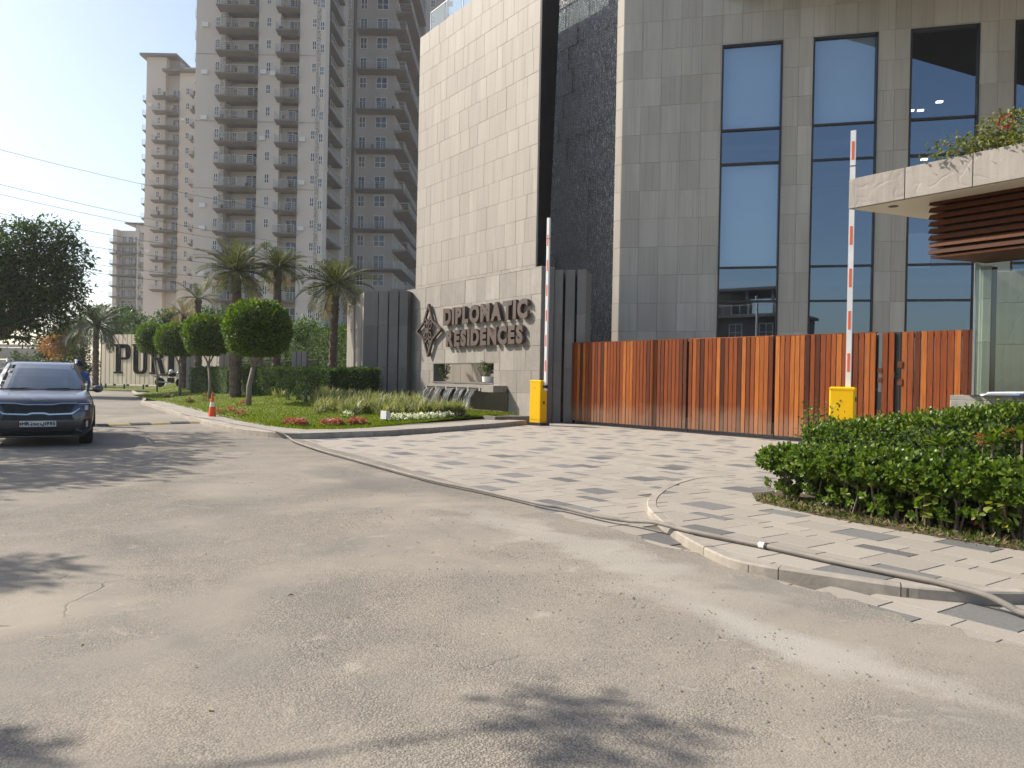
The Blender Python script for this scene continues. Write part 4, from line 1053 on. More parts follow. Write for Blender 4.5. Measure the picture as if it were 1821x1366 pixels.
ha1 = hpts[-1]; hb1 = gp(1821,1091,.03); hpts += [ha1.lerp(hb1,.30)+Vector((0,0,.018)), ha1.lerp(hb1,.62)+Vector((0,0,.03)), ha1.lerp(hb1,.85)+Vector((0,0,.012)), hb1, hb1+(hb1-ha1)*.5, hb1+(hb1-ha1)*1.6]
for q_ in hpts[-2:]: q_.z = .03
P_ = hpts; sm = []
for i in range(len(P_)-1):
    p0 = P_[max(i-1,0)]; p1_ = P_[i]; p2_ = P_[i+1]; p3 = P_[min(i+2,len(P_)-1)]
    for k in range(6):
        t = k/6; sm.append(.5*((2*p1_)+(p2_-p0)*t+(2*p0-5*p1_+4*p2_-p3)*t*t+(3*p1_-p0-3*p2_+p3)*t**3))
sm.append(P_[-1])
hose = empty('hose', (0,0,0), 0, 'long grey water hose trailing along the paving edge and over the kerb', 'hose')
mb = MB(); mb.tube(sm, .021, 10); mb.build('pipe', M['hose'], hose, smooth=True)
j = gp(900+900*.5058, 520+889*.5058, .10); j2 = gp(900+925*.5058, 520+894*.5058, .10); d_ = (j2-j).normalized()
mb = MB(); mb.tube([j-d_*.025, j+d_*.025], .025, 12); mb.build('white_coupling', M['white'], hose)
mb = MB(); mb.tube([j+d_*.026, j+d_*.05], .027, 12); mb.build('clamp', M['black'], hose)
lp = lawn_px(685, 749); lampo = empty('garden_light', lp, R(-35), 'small white box floodlight on a spike at the lawn edge', 'garden light')
mb = MB(); mb.add([(-.11,-.09,.06),(.11,-.09,.06),(.13,.09,.06),(-.13,.09,.06),(-.11,-.07,.30),(.11,-.07,.30),(.12,.06,.28),(-.12,.06,.28)],[(0,3,2,1),(4,5,6,7),(0,1,5,4),(1,2,6,5),(2,3,7,6),(3,0,4,7)]); mb.build('housing', M['white'], lampo)
MB().box(-.02,.02,-.02,.02,-.1,.058).build('spike', M['black'], lampo)

# ================================================================== CAR
def car_paint():
    m_, nt, b, out = nodes('grey_blue_car_paint'); b.inputs['Base Color'].default_value = (.082,.082,.086,1); b.inputs['Metallic'].default_value = .55
    b.inputs['Roughness'].default_value = .32; b.inputs['Coat Weight'].default_value = 1.0; b.inputs['Coat Roughness'].default_value = .04; return m_
M['car_paint'] = car_paint()
M['car_glass'] = pbr('car_glass', (.10,.13,.15), rough=.03, spec=.9, metal=.55); M['car_glass'].node_tree.nodes['Principled BSDF'].inputs['Coat Weight'].default_value = 1.0
M['chrome'] = pbr('satin_chrome', (.55,.56,.58), rough=.22, metal=1.0)
M['lens'] = pbr('lamp_lens', (.10,.105,.11), rough=.05, spec=.8, metal=.4); M['lamp_white'] = pbr('lamp_reflector', (.75,.76,.78), rough=.25, metal=.6)
M['plate'] = pbr('number_plate', (.72,.72,.68), rough=.5)
car = empty('parked_car', (-8.62, 13.97, 0), R(30), 'dark grey SUV facing the camera on the road beside the speed hump', 'car')
RB = [(.20,.80,.17,4.15),(.30,.865,.04,4.25),(.48,.895,0,4.3),(.66,.90,.035,4.3),(.78,.90,.075,4.28),(.855,.885,.13,4.27),(.905,.865,.24,4.26),(.955,.845,.50,4.24),(1.0,.83,.78,4.2),(1.04,.80,1.03,4.15)]
RG = [(1.042,.785,1.06,4.12),(1.16,.75,1.24,4.08),(1.32,.70,1.50,4.0),(1.46,.65,1.76,3.9),(1.545,.615,1.98,3.8),(1.585,.56,2.2,3.65),(1.60,.40,2.5,3.4)]
def ringpts(w, f, r_, rc=.34, bow=.13, n=14):
    pts = []; rc = min(rc, w*.6)
    for i in range(n+1):                         # front edge, from -x to +x with rounded corners
        x = -(w-rc) + 2*(w-rc)*i/n; pts.append((x, f + bow*(x/w)**2))
    cyF = f + bow*((w-rc)/w)**2 + rc
    cr = [(w-rc+rc*math.sin(a), cyF-rc*math.cos(a)) for a in np.linspace(0, math.pi/2, 8)[1:]]
    side = [(w, cyF+(r_-rc-cyF)*t) for t in (.2,.4,.6,.8)]
    rr = [(w-rc+rc*math.cos(a), r_-rc+rc*math.sin(a)) for a in np.linspace(0, math.pi/2, 6)]
    half = cr+side+rr
    return pts + half + [(-x, y) for x, y in half[::-1]]
def loft(rings, cap=True):
    mb = MB(); R_ = [ringpts(w, f, r_) for z, w, f, r_ in rings]; n = len(R_[0])
    vs = [(p[0],p[1],z) for (z,_,_,_), rg in zip(rings, R_) for p in rg]; fs = []
    for i in range(len(rings)-1):
        for k in range(n): fs.append((i*n+k, i*n+(k+1)%n, (i+1)*n+(k+1)%n, (i+1)*n+k))
    fs.append(tuple(range(n-1,-1,-1))); fs.append(tuple(range((len(rings)-1)*n, len(rings)*n))); mb.add(vs, fs); return mb
def fy(x, z, rings, rc=.34, bow=.13):
    zz = [q[0] for q in rings]; w = np.interp(z, zz, [q[1] for q in rings]); f = np.interp(z, zz, [q[2] for q in rings]); rc = min(rc, w*.6); ax = abs(x)
    if ax <= w-rc: return f+bow*(x/w)**2
    cyF = f+bow*((w-rc)/w)**2+rc; s = min((ax-(w-rc))/rc, .999); return cyF-rc*math.sqrt(1-s*s)
def strip(name, mt, bot, top, off=.012, rings=RB, rows=3, parent=None, cols=16, th=.02):
    """patch of trim lying on the car front between two outlines (x,z)"""
    mb = MB(); vs = []
    bx, tx = np.array(bot), np.array(top); t = np.linspace(0,1,cols)
    tb = np.linspace(0,1,len(bx)); tt = np.linspace(0,1,len(tx))
    for layer in (off, off-th):
        for r_ in range(rows+1):
            k = r_/rows
            for u in t:
                x = (1-k)*np.interp(u,tb,bx[:,0])+k*np.interp(u,tt,tx[:,0]); z = (1-k)*np.interp(u,tb,bx[:,1])+k*np.interp(u,tt,tx[:,1])
                vs.append((x, fy(x,z,rings)-layer, z))
    fs = []; q = (rows+1)*cols
    for r_ in range(rows):
        for i in range(cols-1):
            a = r_*cols+i; fs.append((a,a+1,a+cols+1,a+cols)); fs.append((q+a,q+a+cols,q+a+cols+1,q+a+1))
    for i in range(cols-1):
        a, b = i, rows*cols+i; fs.append((a,q+a,q+a+1,a+1)); fs.append((b,b+1,q+b+1,q+b))
    for r_ in range(rows):
        a, b = r_*cols, r_*cols+cols-1; fs.append((a,a+cols,q+a+cols,q+a)); fs.append((b,q+b,q+b+cols,b+cols))
    mb.add(vs, fs); return mb.build(name, M[mt], parent or car, smooth=False)
body = loft(RB).build('body', M['car_paint'], car, smooth=True); roof = loft(RG).build('roof', M['car_paint'], car, smooth=True)
strip('windscreen', 'car_glass', [(-.70,1.06),(-.35,1.055),(0,1.053),(.35,1.055),(.70,1.06)], [(-.555,1.51),(-.3,1.53),(0,1.535),(.3,1.53),(.555,1.51)], .012, RG, 6, cols=20)
for s in (-1, 1):
    strip('side_window', 'car_glass', [(s*.775,1.10),(s*.775,1.10)], [(s*.66,1.46),(s*.66,1.46)], .004, RG, 4, cols=4) if False else None
strip('upper_grille', 'black', [(-.50,.62),(0,.61),(.50,.62)], [(-.60,.80),(-.36,.80),(-.22,.775),(.22,.775),(.36,.80),(.60,.80)], .012)
gr = bpy.data.objects['upper_grille']
for k in range(4):
    z = .645+.036*k; strip('grille_bar', 'dark_metal', [(-.5,z),(0,z-.006),(.5,z)], [(-.5,z+.008),(0,z+.002),(.5,z+.008)], .02, parent=gr, rows=1)
strip('grille_trim', 'chrome', [(-.62,.80),(-.36,.80),(-.22,.775),(.22,.775),(.36,.80),(.62,.80)], [(-.63,.818),(-.37,.818),(-.21,.793),(.21,.793),(.37,.818),(.63,.818)], .022, rows=1)
strip('grille_trim', 'chrome', [(-.66,.70),(-.54,.605),(-.15,.592),(-.11,.615),(.11,.615),(.15,.592),(.54,.605),(.66,.70)], [(-.66,.725),(-.53,.63),(-.16,.618),(-.12,.642),(.12,.642),(.16,.618),(.53,.63),(.66,.725)], .024, rows=1, cols=30)
strip('lower_grille', 'black', [(-.58,.50),(.58,.50)], [(-.52,.60),(.52,.60)], .010)
strip('lower_intake', 'black', [(-.56,.235),(0,.225),(.56,.235)], [(-.60,.335),(0,.345),(.60,.335)], .012)
strip('skid_plate', 'chrome', [(-.66,.19),(-.5,.185),(.5,.185),(.66,.19)], [(-.70,.222),(-.5,.205),(.5,.205),(.70,.222)], .02, rows=1)
strip('number_plate', 'plate', [(-.285,.382),(.285,.382)], [(-.285,.49),(.285,.49)], .03)
for s in (-1, 1):
    hl_ = strip('headlight', 'lens', [(s*.60,.675),(s*.72,.64),(s*.86,.70)], [(s*.60,.80),(s*.74,.815),(s*.87,.81)], .012, cols=10)
    strip('lamp_bar', 'lamp_white', [(s*.64,.79),(s*.86,.795)], [(s*.64,.802),(s*.86,.806)], .018, parent=hl_, rows=1, cols=8)
    strip('lamp_unit', 'lamp_white', [(s*.745,.675),(s*.80,.685)], [(s*.745,.76),(s*.80,.765)], .018, parent=hl_, rows=2, cols=4)
    strip('fog_surround', 'black', [(s*.70,.30),(s*.86,.33)], [(s*.72,.50),(s*.865,.53)], .010, cols=6)
    strip('fog_light', 'lamp_white', [(s*.765,.36),(s*.80,.365)], [(s*.765,.475),(s*.80,.48)], .016, cols=4)
    strip('bumper_trim', 'chrome', [(s*.62,.30),(s*.70,.26)], [(s*.60,.33),(s*.70,.285)], .02, rows=1, cols=5)
    mir = MB(); mir.sphere((s*.985,1.20,1.06),.10,.06,.075,12,8); mir.build('side_mirror', M['car_paint'], car, smooth=True)
    mb = MB(); mb.bar((s*.80,1.25,1.03),(s*.94,1.21,1.03),.05,.03); mb.build('mirror_arm', M['black'], car)
    mb = MB(); mb.tube([(s*.60,2.05,1.56),(s*.61,2.15,1.635),(s*.60,2.6,1.655),(s*.59,3.3,1.655),(s*.575,3.6,1.60)], .02, 8); mb.build('roof_rail', M['chrome'], car)
    for y in (.86, 3.47):
        wr = empty('wheel', (s*.78, y, .345)); wr.parent = car; wr.rotation_euler = (0, math.pi/2, 0)
        mb = MB(); mb.lathe([(.22,-.11),(.325,-.115),(.345,-.09),(.345,.09),(.325,.115),(.22,.11)], 28); mb.build('tyre', M['rubber'], wr, smooth=False)
        mb = MB()
        for k in range(5): a = k*2*math.pi/5; mb.bar((0,0,.10*s),(.215*math.cos(a),.215*math.sin(a),.105*s),.05,.02)
        mb.lathe([(.205,-.1),(.218,-.1),(.218,.112),(.205,.112)], 24); mb.build('rim', M['chrome'], wr)
        mb = MB(); n = 14; vs = []
        for rr, xx in ((.36,s*.885),(.43,s*.90)):
            for k in range(n): a = math.pi*k/(n-1); vs.append((xx, y+rr*math.cos(a), .345+rr*math.sin(a)*.95))
        mb.add(vs, [(k,k+1,n+k+1,n+k) for k in range(n-1)]); ar = mb.build('wheel_arch', M['black'], car); md = ar.modifiers.new('t', 'SOLIDIFY'); md.thickness = .03
mb = MB(); mb.box(-.74,.74,.25,4.1,.17,.24); mb.build('underbody', M['black'], car)
# letters on plate; badge on bonnet edge
mp = Vector((0, fy(0,.43,RB)-.031, 0)); set_text(car, 'HR26EQ1995', -.248, .268, .394, .478, mp.y, .004, M['ink'], .022, .10, name='plate_letter')
MB().box(-.278,-.262,mp.y-.001,mp.y,.41,.46).build('plate_mark', M['ink'], car)
yb = fy(0,.872,RB)-.012; mb = MB(); st = [((-.10,.858),(-.10,.884)),((-.10,.868),(-.072,.884)),((-.088,.872),(-.06,.858)),((-.06,.858),(-.035,.884)),((-.035,.884),(-.035,.858)),((-.028,.884),(-.012,.858)),((-.012,.858),(.012,.884)),((.012,.884),(.05,.858))]
st = [((-.10,.857),(-.10,.885)),((-.10,.868),(-.055,.885)),((-.085,.873),(-.05,.857)),((-.05,.857),(-.022,.885)),((-.022,.885),(-.005,.857)),((-.005,.857),(.025,.885)),((.025,.885),(.055,.857)),((.025,.885),(.10,.857))]
st = [((-.10,.857),(-.10,.885)),((-.10,.868),(-.055,.885)),((-.085,.873),(-.045,.857)),((-.035,.857),(-.012,.885)),((.003,.857),(.045,.885)),((.045,.885),(.09,.857))]
for i, (a, b) in enumerate(st): mb.bar((a[0],yb-.0003*i-.01,a[1]),(b[0],yb-.0003*i-.01,b[1]),.006,.007,(0,1,0))
mb.build('badge', M['chrome'], car)
mb = MB(); mb.bar((-.5,1.08,1.062),(.05,1.12,1.075),.012); mb.bar((.1,1.08,1.06),(.5,1.12,1.07),.012); mb.build('wiper', M['black'], car)
mb = MB()
for x in (-.33,.36):
    mb.box(x-.2,x+.2,2.2,2.3,.9,1.28)
mb.build('seats', M['black'], car)
#@@PART3@@

# ================================================================== APARTMENT TOWERS
def jaali():
    m_, nt, b, out = nodes('lattice_screen'); vec = coords(nt, 'obj')
    v = N(nt, 'ShaderNodeTexVoronoi', feature='DISTANCE_TO_EDGE'); v.inputs['Scale'].default_value = 3.2; L(nt, vec, v.inputs['Vector'])
    k = ramp(nt, v.outputs['Distance'], [(.08, 0.0), (.13, 1.0)]).outputs[0]
    L(nt, mixc(nt, k, (.46,.425,.375), (.24,.22,.20)), b.inputs['Base Color']); b.inputs['Roughness'].default_value = .9; return m_
M['jaali'] = jaali(); M['bridge_dark'] = pbr('weathered_wall', (.09,.085,.078), (.14,.13,.12), .5, .9)  # house walls coloured dark to stand for their shaded side
WCACHE = {}
def t_window(root, xc, z0, w, h, y, face='f', door=False, name=None):
    k = (round(w,2), round(h,2), door)
    if k not in WCACHE:
        f = .075; a = w/2; mb = MB()
        for x0,x1,c,d in ((-a,-a+f,0,h),(a-f,a,0,h),(-a+f,a-f,h-f,h),(-a+f,a-f,0,f),(-f/2,f/2,f,h-f)): mb.box(x0,x1,-.09,-.002,c,d)
        if not door: mb.box(-a+f,-f/2,-.085,-.004,h*.42,h*.42+f*.8); mb.box(f/2,a-f,-.085,-.004,h*.42,h*.42+f*.8)
        pn = MB(); pn.box(-a+f,a-f,-.03,-.006,f,h-f)
        WCACHE[k] = (mb.mesh('window_frame', M['upvc']), pn.mesh('window_pane', M['tower_glass']))
    fm, pm = WCACHE[k]; rz = {'f':0,'r':math.pi/2,'l':-math.pi/2}[face]
    o = inst('balcony_door' if door else 'window', fm, root, (xc, y, z0), (0,0,rz)); inst('pane', pm, o); return o
BCACHE = {}
def t_balcony(root, x0, x1, y0, y1, z, face='f', skew=0.0, clutter=True):
    """slab with chamfered underside, railing with posts, glass-like mesh of rods"""
    k = (round(x1-x0,2), round(y1-y0,2), round(skew,2))
    if k not in BCACHE:
        w, d = x1-x0, y1-y0; mb = MB()
        lo = .42; t = .16
        vs = [(0,0,0),(w,0,0),(w,d,0),(0,d,0),(0,0,-t),(w,0,-t),(w,d,-lo),(0,d,-lo)] if d < 0 else None
        vs = [(0,-d,0),(w,-d+skew,0),(w,0,0),(0,0,0),(0,-d,-t),(w,-d+skew,-t),(w,0,-lo),(0,0,-lo)]
        mb.add(vs, [(0,1,2,3),(7,6,5,4),(0,4,5,1),(1,5,6,2),(2,6,7,3),(3,7,4,0)])
        r_ = MB(); n = max(2, int(w/1.1)); pts = [(0,0),(0,-d),(w,-d+skew),(w,0)]
        for a, b in zip(pts, pts[1:]):
            l = math.hypot(b[0]-a[0], b[1]-a[1]); m_ = max(1, round(l/1.1))
            for i in range(m_+1):
                x = a[0]+(b[0]-a[0])*i/m_; y = a[1]+(b[1]-a[1])*i/m_; r_.box(x-.025,x+.025,y-.025,y+.025,0,1.02)
            for zz, hh in ((1.02,.06),(.72,.025),(.48,.025),(.24,.025)): r_.bar((a[0],a[1],zz),(b[0],b[1],zz),.04,hh)
        BCACHE[k] = (mb.mesh('balcony', M['slab']), r_.mesh('railing', M['rail']))
    sm, rm = BCACHE[k]; rz = {'f':0,'r':math.pi/2,'l':-math.pi/2}[face]
    o = inst('balcony', sm, root, (x0, y0, z) if face == 'f' else (x0, y0, z), (0,0,rz)); inst('railing', rm, o)
    if clutter and random.random() < .85 and face == 'f':
        mb = MB(); w = x1-x0; d = y1-y0
        for _ in range(1):
            x = random.uniform(.3, max(.4, w-.6)); s = random.uniform(.2,.45); mb.box(x,x+s,-d*.7,-d*.7+.3,.002,random.uniform(.4,.95))
        mb.build('balcony_clutter', random.choice([M['black'], M['rubber'], M['bark'], M['blue_cloth'], M['hedge_solid']]), o)
    return o
M['hedge_solid'] = pbr('pot_plant', (.016,.03,.009), (.03,.05,.014), 5, .9)  # dark green for balcony plants and for shaded hedge and crown cores
def X(px, D, py=300): return dp(px, py, D).x
def Z(px, py, D): return dp(px, py, D).z
def tower_wall(root, poly, z0, z1, mt, name='wall'):
    mb = MB(); mb.prism(poly, z0, z1); return mb.build(name, mt, root)

def floor_lines(root, x0, x1, y, zs, mt):
    mb = MB()
    for z in zs: mb.box(x0,x1,y-.025,y-.002,z-.06,z)
    if zs: mb.build('floor_bands', mt, root)

# --- main tower
D1 = 105.0; X0 = X(345, D1); t1 = empty('apartment_tower', (X0, D1, 0), 0, 'largest pale apartment tower whose front rises past the frame top with two balcony columns', 'apartment tower')
x = lambda px: X(px, D1)-X0
poly = [(0,0),(x(398),0),(x(398),1.8),(x(456),1.8),(x(456),0),(x(495),0),(x(495),1.5),(x(529),1.5),(x(529),0),(x(575),0),(x(575),2.2),(x(575)-1.8,2.2),(x(575)-1.8,10.5),(x(575),10.5),(x(575),15),(0,15)]
tower_wall(t1, poly, 0, 74, M['tower'])
ZP = Z(420, 335, D1)-.0; ST = 3.05; fl = [ZP+ST*k for k in range(-6, 12)]; fl = [z for z in fl if 5 < z < 58]
for z in fl:
    t_balcony(t1, x(387), x(456), .0, 1.55, z, clutter=True)
    MB().box(x(398),x(456),.0,1.8,z-.30,z+.0).build('floor_slab', M['slab'], t1)
    t_balcony(t1, x(491), x(529), .0, 1.25, z)
    MB().box(x(495),x(529),.0,1.5,z-.30,z).build('floor_slab', M['slab'], t1)
    t_window(t1, x(441), z+.03, 1.75, 2.25, 1.8, door=True)
    t_window(t1, x(408), z+.9, .6, 1.15, 1.8)
    t_window(t1, x(514), z+.03, 1.6, 2.2, 1.5, door=True)
    t_window(t1, x(384), z+.75, .62, 1.25, 0.0)
    t_window(t1, x(474.5), z+.75, .66, 1.3, 0.0)
    t_window(t1, x(555.5), z+.75, .62, 1.25, 0.0)
    t_window(t1, x(569.5), z+.35, .62, 1.25, 0.0)
    t_balcony(t1, x(575)-1.75, 0, 2.3, 0, z) if False else None
    # side recess balconies
    k = inst('balcony', MB().box(0,2.1,0,8.1,-.3,0).mesh('side_slab', M['slab']) if 'side' not in WCACHE else WCACHE['side'], t1, (x(575)-1.8, 2.3, z)); WCACHE.setdefault('side', k.data)
    if 'siderail' not in WCACHE:
        r_ = MB()
        for i in range(8): r_.box(2.02,2.08,.05+i*1.13,.10+i*1.13,0,1.02)
        for zz, hh in ((1.02,.06),(.7,.025),(.4,.025)): r_.box(2.03,2.07,.05,8.0,zz-hh/2,zz+hh/2)
        r_.box(2.035,2.06,.05,8.0,.05,.18); WCACHE['siderail'] = r_.mesh('railing', M['rail'])
    inst('railing', WCACHE['siderail'], k)
    # little balconies that peep out on the far side
    o = t_balcony(t1, -1.25, 0, 4.0, 5.3, z+.2, clutter=False)
mb = MB(); mb.box(x(389.5),x(398)-.01,-.06,-.002,4,74); mb.box(x(398)+.004,x(403),1.2,1.26,4,74); mb.build('lattice_screen', M['jaali'], t1)
mb = MB(); mb.box(x(559.5),x(566.5),-.06,-.002,4,74); mb.build('lattice_screen', M['jaali'], t1)
floor_lines(t1, .01, x(389), 0, [z for z in fl[::3]], M['slab']); floor_lines(t1, x(529)+.01, x(559), 0, fl[::3], M['slab']); floor_lines(t1, x(456)+.01, x(495)-.01, 0, fl[::3], M['slab'])

# --- tower stepping back beside it
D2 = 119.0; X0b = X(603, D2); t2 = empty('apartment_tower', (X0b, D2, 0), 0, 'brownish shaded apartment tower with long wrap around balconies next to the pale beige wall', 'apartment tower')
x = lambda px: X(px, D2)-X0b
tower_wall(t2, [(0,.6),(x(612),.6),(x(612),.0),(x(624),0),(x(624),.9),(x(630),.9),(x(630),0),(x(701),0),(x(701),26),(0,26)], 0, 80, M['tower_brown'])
ZP = Z(650, 199, D2); fl = [ZP+ST*k for k in range(-11, 9)]; fl = [z for z in fl if 5 < z < 66]
for i, z in enumerate(fl):
    wide = (round((z-ZP)/ST) % 2 == 0)
    t_window(t2, x(643), z+.55 if not wide else z+.03, 1.05, 1.75 if not wide else 2.2, 0.0, door=wide)
    t_window(t2, x(676), z+.55 if not wide else z+.03, 1.75, 1.8 if not wide else 2.25, 0.0, door=wide)
    t_window(t2, x(617), z+.7, .5, 1.3, 0.0); t_window(t2, x(607), z+.7, .5, 1.3, .6)
    if wide: t_balcony(t2, x(634), x(701)+1.7, 0, 1.7, z)
    # right face: long balcony running back
    o = t_balcony(t2, x(701), x(701)+(18 if wide else 16), (.05 if wide else 1.2), (1.7 if wide else 2.0), z, face='r') if False else None
    mb = MB(); y0 = 0.01 if wide else -1.0; xr = x(701)+.003; d_ = 1.7 if wide else 2.5; y1 = 17
    key = ('rb', wide)
    if key not in WCACHE:
        mb.add([(0,y0,0),(d_,y0,0),(d_,y1,0),(0,y1,0),(0,y0,-.42),(d_,y0,-.18),(d_,y1,-.18),(0,y1,-.42)],[(0,1,2,3),(7,6,5,4),(0,4,5,1),(1,5,6,2),(2,6,7,3),(3,7,4,0)])
        r_ = MB()
        for q in range(15): r_.box(d_-.06,d_-.01,y0+.1+q*1.2,y0+.15+q*1.2,0,1.02)
        for zz, hh in ((1.02,.06),(.7,.025),(.42,.025)): r_.box(d_-.055,d_-.015,y0,y1,zz-hh/2,zz+hh/2); r_.box(0,d_,y0+.01,y0+.05,zz-hh/2,zz+hh/2)
        WCACHE[key] = (mb.mesh('balcony', M['slab']), r_.mesh('railing', M['rail']))
    o = inst('balcony', WCACHE[key][0], t2, (xr, 0, z)); inst('railing', WCACHE[key][1], o)
    for yy in (2.4, 6.5, 11): t_window(t2, 0, z+.03, 1.7, 2.25, 0, 'r', True).location = (x(701), yy, z+.03)
mb = MB(); mb.box(x(624)+.3,x(630)-.3,.84,.898,0,80); mb.build('lattice_screen', M['jaali'], t2)
MB().box(x(701)+.003,x(701)+2.2,17.5,26,0,80).build('rear_wing', M['tower_brown'], t2)
MB().box(x(701)+2.21,x(701)+2.27,18.5,24,0,80).build('lattice_screen', M['jaali'], t2)

# --- wing at the far right, mostly behind the beige wall
D3 = 165.0; X0c = X(744, D3); t3 = empty('apartment_tower', (X0c, D3, 0), 0, 'tower top that peeps over the pale beige wall beside the glass balustrade', 'apartment tower')
x = lambda px: X(px, D3)-X0c
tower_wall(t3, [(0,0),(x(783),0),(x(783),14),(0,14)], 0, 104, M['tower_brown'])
for k in range(8):
    z = 70+k*3.4; t_balcony(t3, x(783)-.5, x(797), 4.0, 5.5, z); t_window(t3, x(765), z+.8, 1.0, 1.6, 0.0)

# --- second tower, farther off
D4 = 160.0; X0d = X(258, D4); t4 = empty('apartment_tower', (X0d, D4, 0), 0, 'mid distance pale apartment tower with flat roof and one column of broad balconies', 'apartment tower')
x = lambda px: X(px, D4)-X0d
ZT = Z(300, 102, D4); ZR = Z(330, 130, D4)
tower_wall(t4, [(0,0),(x(292),0),(x(292),1.6),(x(317),1.6),(x(317),.0),(x(352),0),(x(352),12),(0,12)], 0, Z(300,125,D4), M['tower2'])
MB().box(0,x(293),0,8,Z(300,125,D4)+.002,ZT).build('roof_block', M['tower2'], t4); MB().box(-1.1,x(314),-.9,9,ZT+.002,ZT+.5).build('roof_slab', M['slab'], t4)
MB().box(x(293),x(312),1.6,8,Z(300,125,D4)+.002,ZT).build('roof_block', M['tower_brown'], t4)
MB().box(x(290),x(354),-1.2,10,ZR,ZR+.45).build('roof_canopy', M['slab'], t4)
MB().box(x(318),x(352),2,10,ZR+.46,Z(330,113,D4)).build('roof_block', M['tower'], t4)
ZP = Z(296, 279.8, D4); ST4 = 26.2*D4/1364; fl = [ZP+ST4*k for k in range(-9, 6)]; fl = [z for z in fl if 6 < z < ZR-3]
for z in fl:
    t_balcony(t4, x(275), x(318), .0, 1.7, z); MB().box(x(292),x(317),0,1.6,z-.3,z).build('floor_slab', M['slab'], t4)
    t_window(t4, x(308), z+.03, 1.9, 2.2, 1.6, door=True); t_window(t4, x(281), z+.8, .7, 1.3, 0.0); t_window(t4, x(332), z+.8, .75, 1.35, 0.0)
    t_balcony(t4, x(341), x(355), .0, 1.6, z+.35); t_balcony(t4, -1.0, 0, 2.0, 3.4, z-.3, clutter=False)
ac_me = MB().box(-.42,.42,-.34,-.01,0,.58).mesh('air_conditioner', M['upvc'])
for root_, D_, fl_, xs_ in ((t1, D1, [ZPa for ZPa in np.arange(12, 56, 3.05)], (362, 466, 484, 537)), (t4, D4, [ZPa for ZPa in np.arange(14, 60, 3.07)], (266, 324))):
    for z in fl_:
        for px in xs_:
            if random.random() < .16: inst('air_conditioner', ac_me, root_, (X(px, D_)-root_.location.x, 0, z+random.uniform(-.3,.3)))
# --- third tower at the far left
D5 = 215.0; X0e = X(200, D5, 480); t5 = empty('apartment_tower', (X0e, D5, 0), 0, 'smallest and farthest apartment tower with rows of wide balconies behind the power lines', 'apartment tower')
x = lambda px: X(px, D5, 480)-X0e
ZT = Z(230, 408, D5)
tower_wall(t5, [(0,0),(x(207),0),(x(207),2),(x(243),2),(x(243),0),(x(262),0),(x(262),14),(0,14)], 0, ZT, M['tower2'])
MB().box(x(234),x(256),2,10,ZT+.002,Z(240,397,D5)).build('roof_block', M['tower2'], t5); MB().box(x(217),x(258),1,11,Z(240,397,D5)+.002,Z(240,394.5,D5)).build('roof_slab', M['slab'], t5)
MB().box(x(245.5),x(248),-.9,-.002,0,ZT+.3).build('pilaster', M['tower'], t5)
ZP = Z(225, 432, D5); fl = [ZP+19.2*D5/1364*k for k in range(-6, 2)]; fl = [z for z in fl if z > 10 and z < ZT-2]
for z in fl:
    t_balcony(t5, x(199), x(243), .0, 1.7, z); MB().box(x(207),x(243),0,2,z-.3,z).build('floor_slab', M['slab'], t5)
    for px in (214, 226, 237): t_window(t5, x(px), z+.03, 1.3, 2.1, 2.0, door=True)
    t_balcony(t5, x(249), x(256), .0, 1.6, z-.4); t_window(t5, x(254), z+.9, .7, 1.2, 0.0)

# ================================================================== FLYOVER, FAR BUILDING, WIRES
fy_ = empty('flyover', (-150, 190, 0), 0, 'grey concrete flyover deck far beyond the car with a blue screen on its parapet', 'flyover')
zt, zb = Z(30, 618, 190), Z(30, 640, 190); x0, x1 = X(-120, 190)+150, X(118, 190)+150
mb = MB(); mb.add([(x0,0,zb),(x1,0,zb+1.0),(x1,9,zb+1.0),(x0,9,zb),(x0,-1.5,zt),(x1,-1.5,zt-.2),(x1,10.5,zt-.2),(x0,10.5,zt)],[(0,3,2,1),(4,5,6,7),(0,1,5,4),(1,2,6,5),(2,3,7,6),(3,0,4,7)]); mb.build('deck', M['bridge'], fy_)
MB().box(x0,x1,-1.5,-1.25,zt+.01,zt+.7).build('parapet', M['concrete'], fy_)
MB().box(x0,X(9,190)+150,-1.2,-1.1,zt+.01,zt+1.9).build('blue_screen', M['blue'], fy_)
for px in (-60, 20, 90): MB().box(X(px,190)+150-1,X(px,190)+150+1,2,7,0,zb+.3).build('pier', M['bridge'], fy_)
fb = empty('far_building', (X(-40,150), 150, 0), 0, 'low grey building with white framed opening under the flyover', 'building')
w = X(46,150)-X(-40,150); MB().box(0,w,0,12,0,Z(0,640,150)).build('wall', M['bridge'], fb)
for k in range(3):
    a = w-5.2+k*1.7; mb = MB(); mb.box(a,a+.15,-.12,-.01,.6,Z(0,644,150)); mb.box(a+1.4,a+1.55,-.12,-.01,.6,Z(0,644,150)); mb.box(a+.15,a+1.4,-.12,-.01,1.6,1.75); mb.box(a+.15,a+1.4,-.12,-.01,.6,.75); o = mb.build('window', M['upvc'], fb); MB().box(a+.15,a+1.4,-.05,-.012,.75,1.6).build('pane', M['tower_glass'], o)
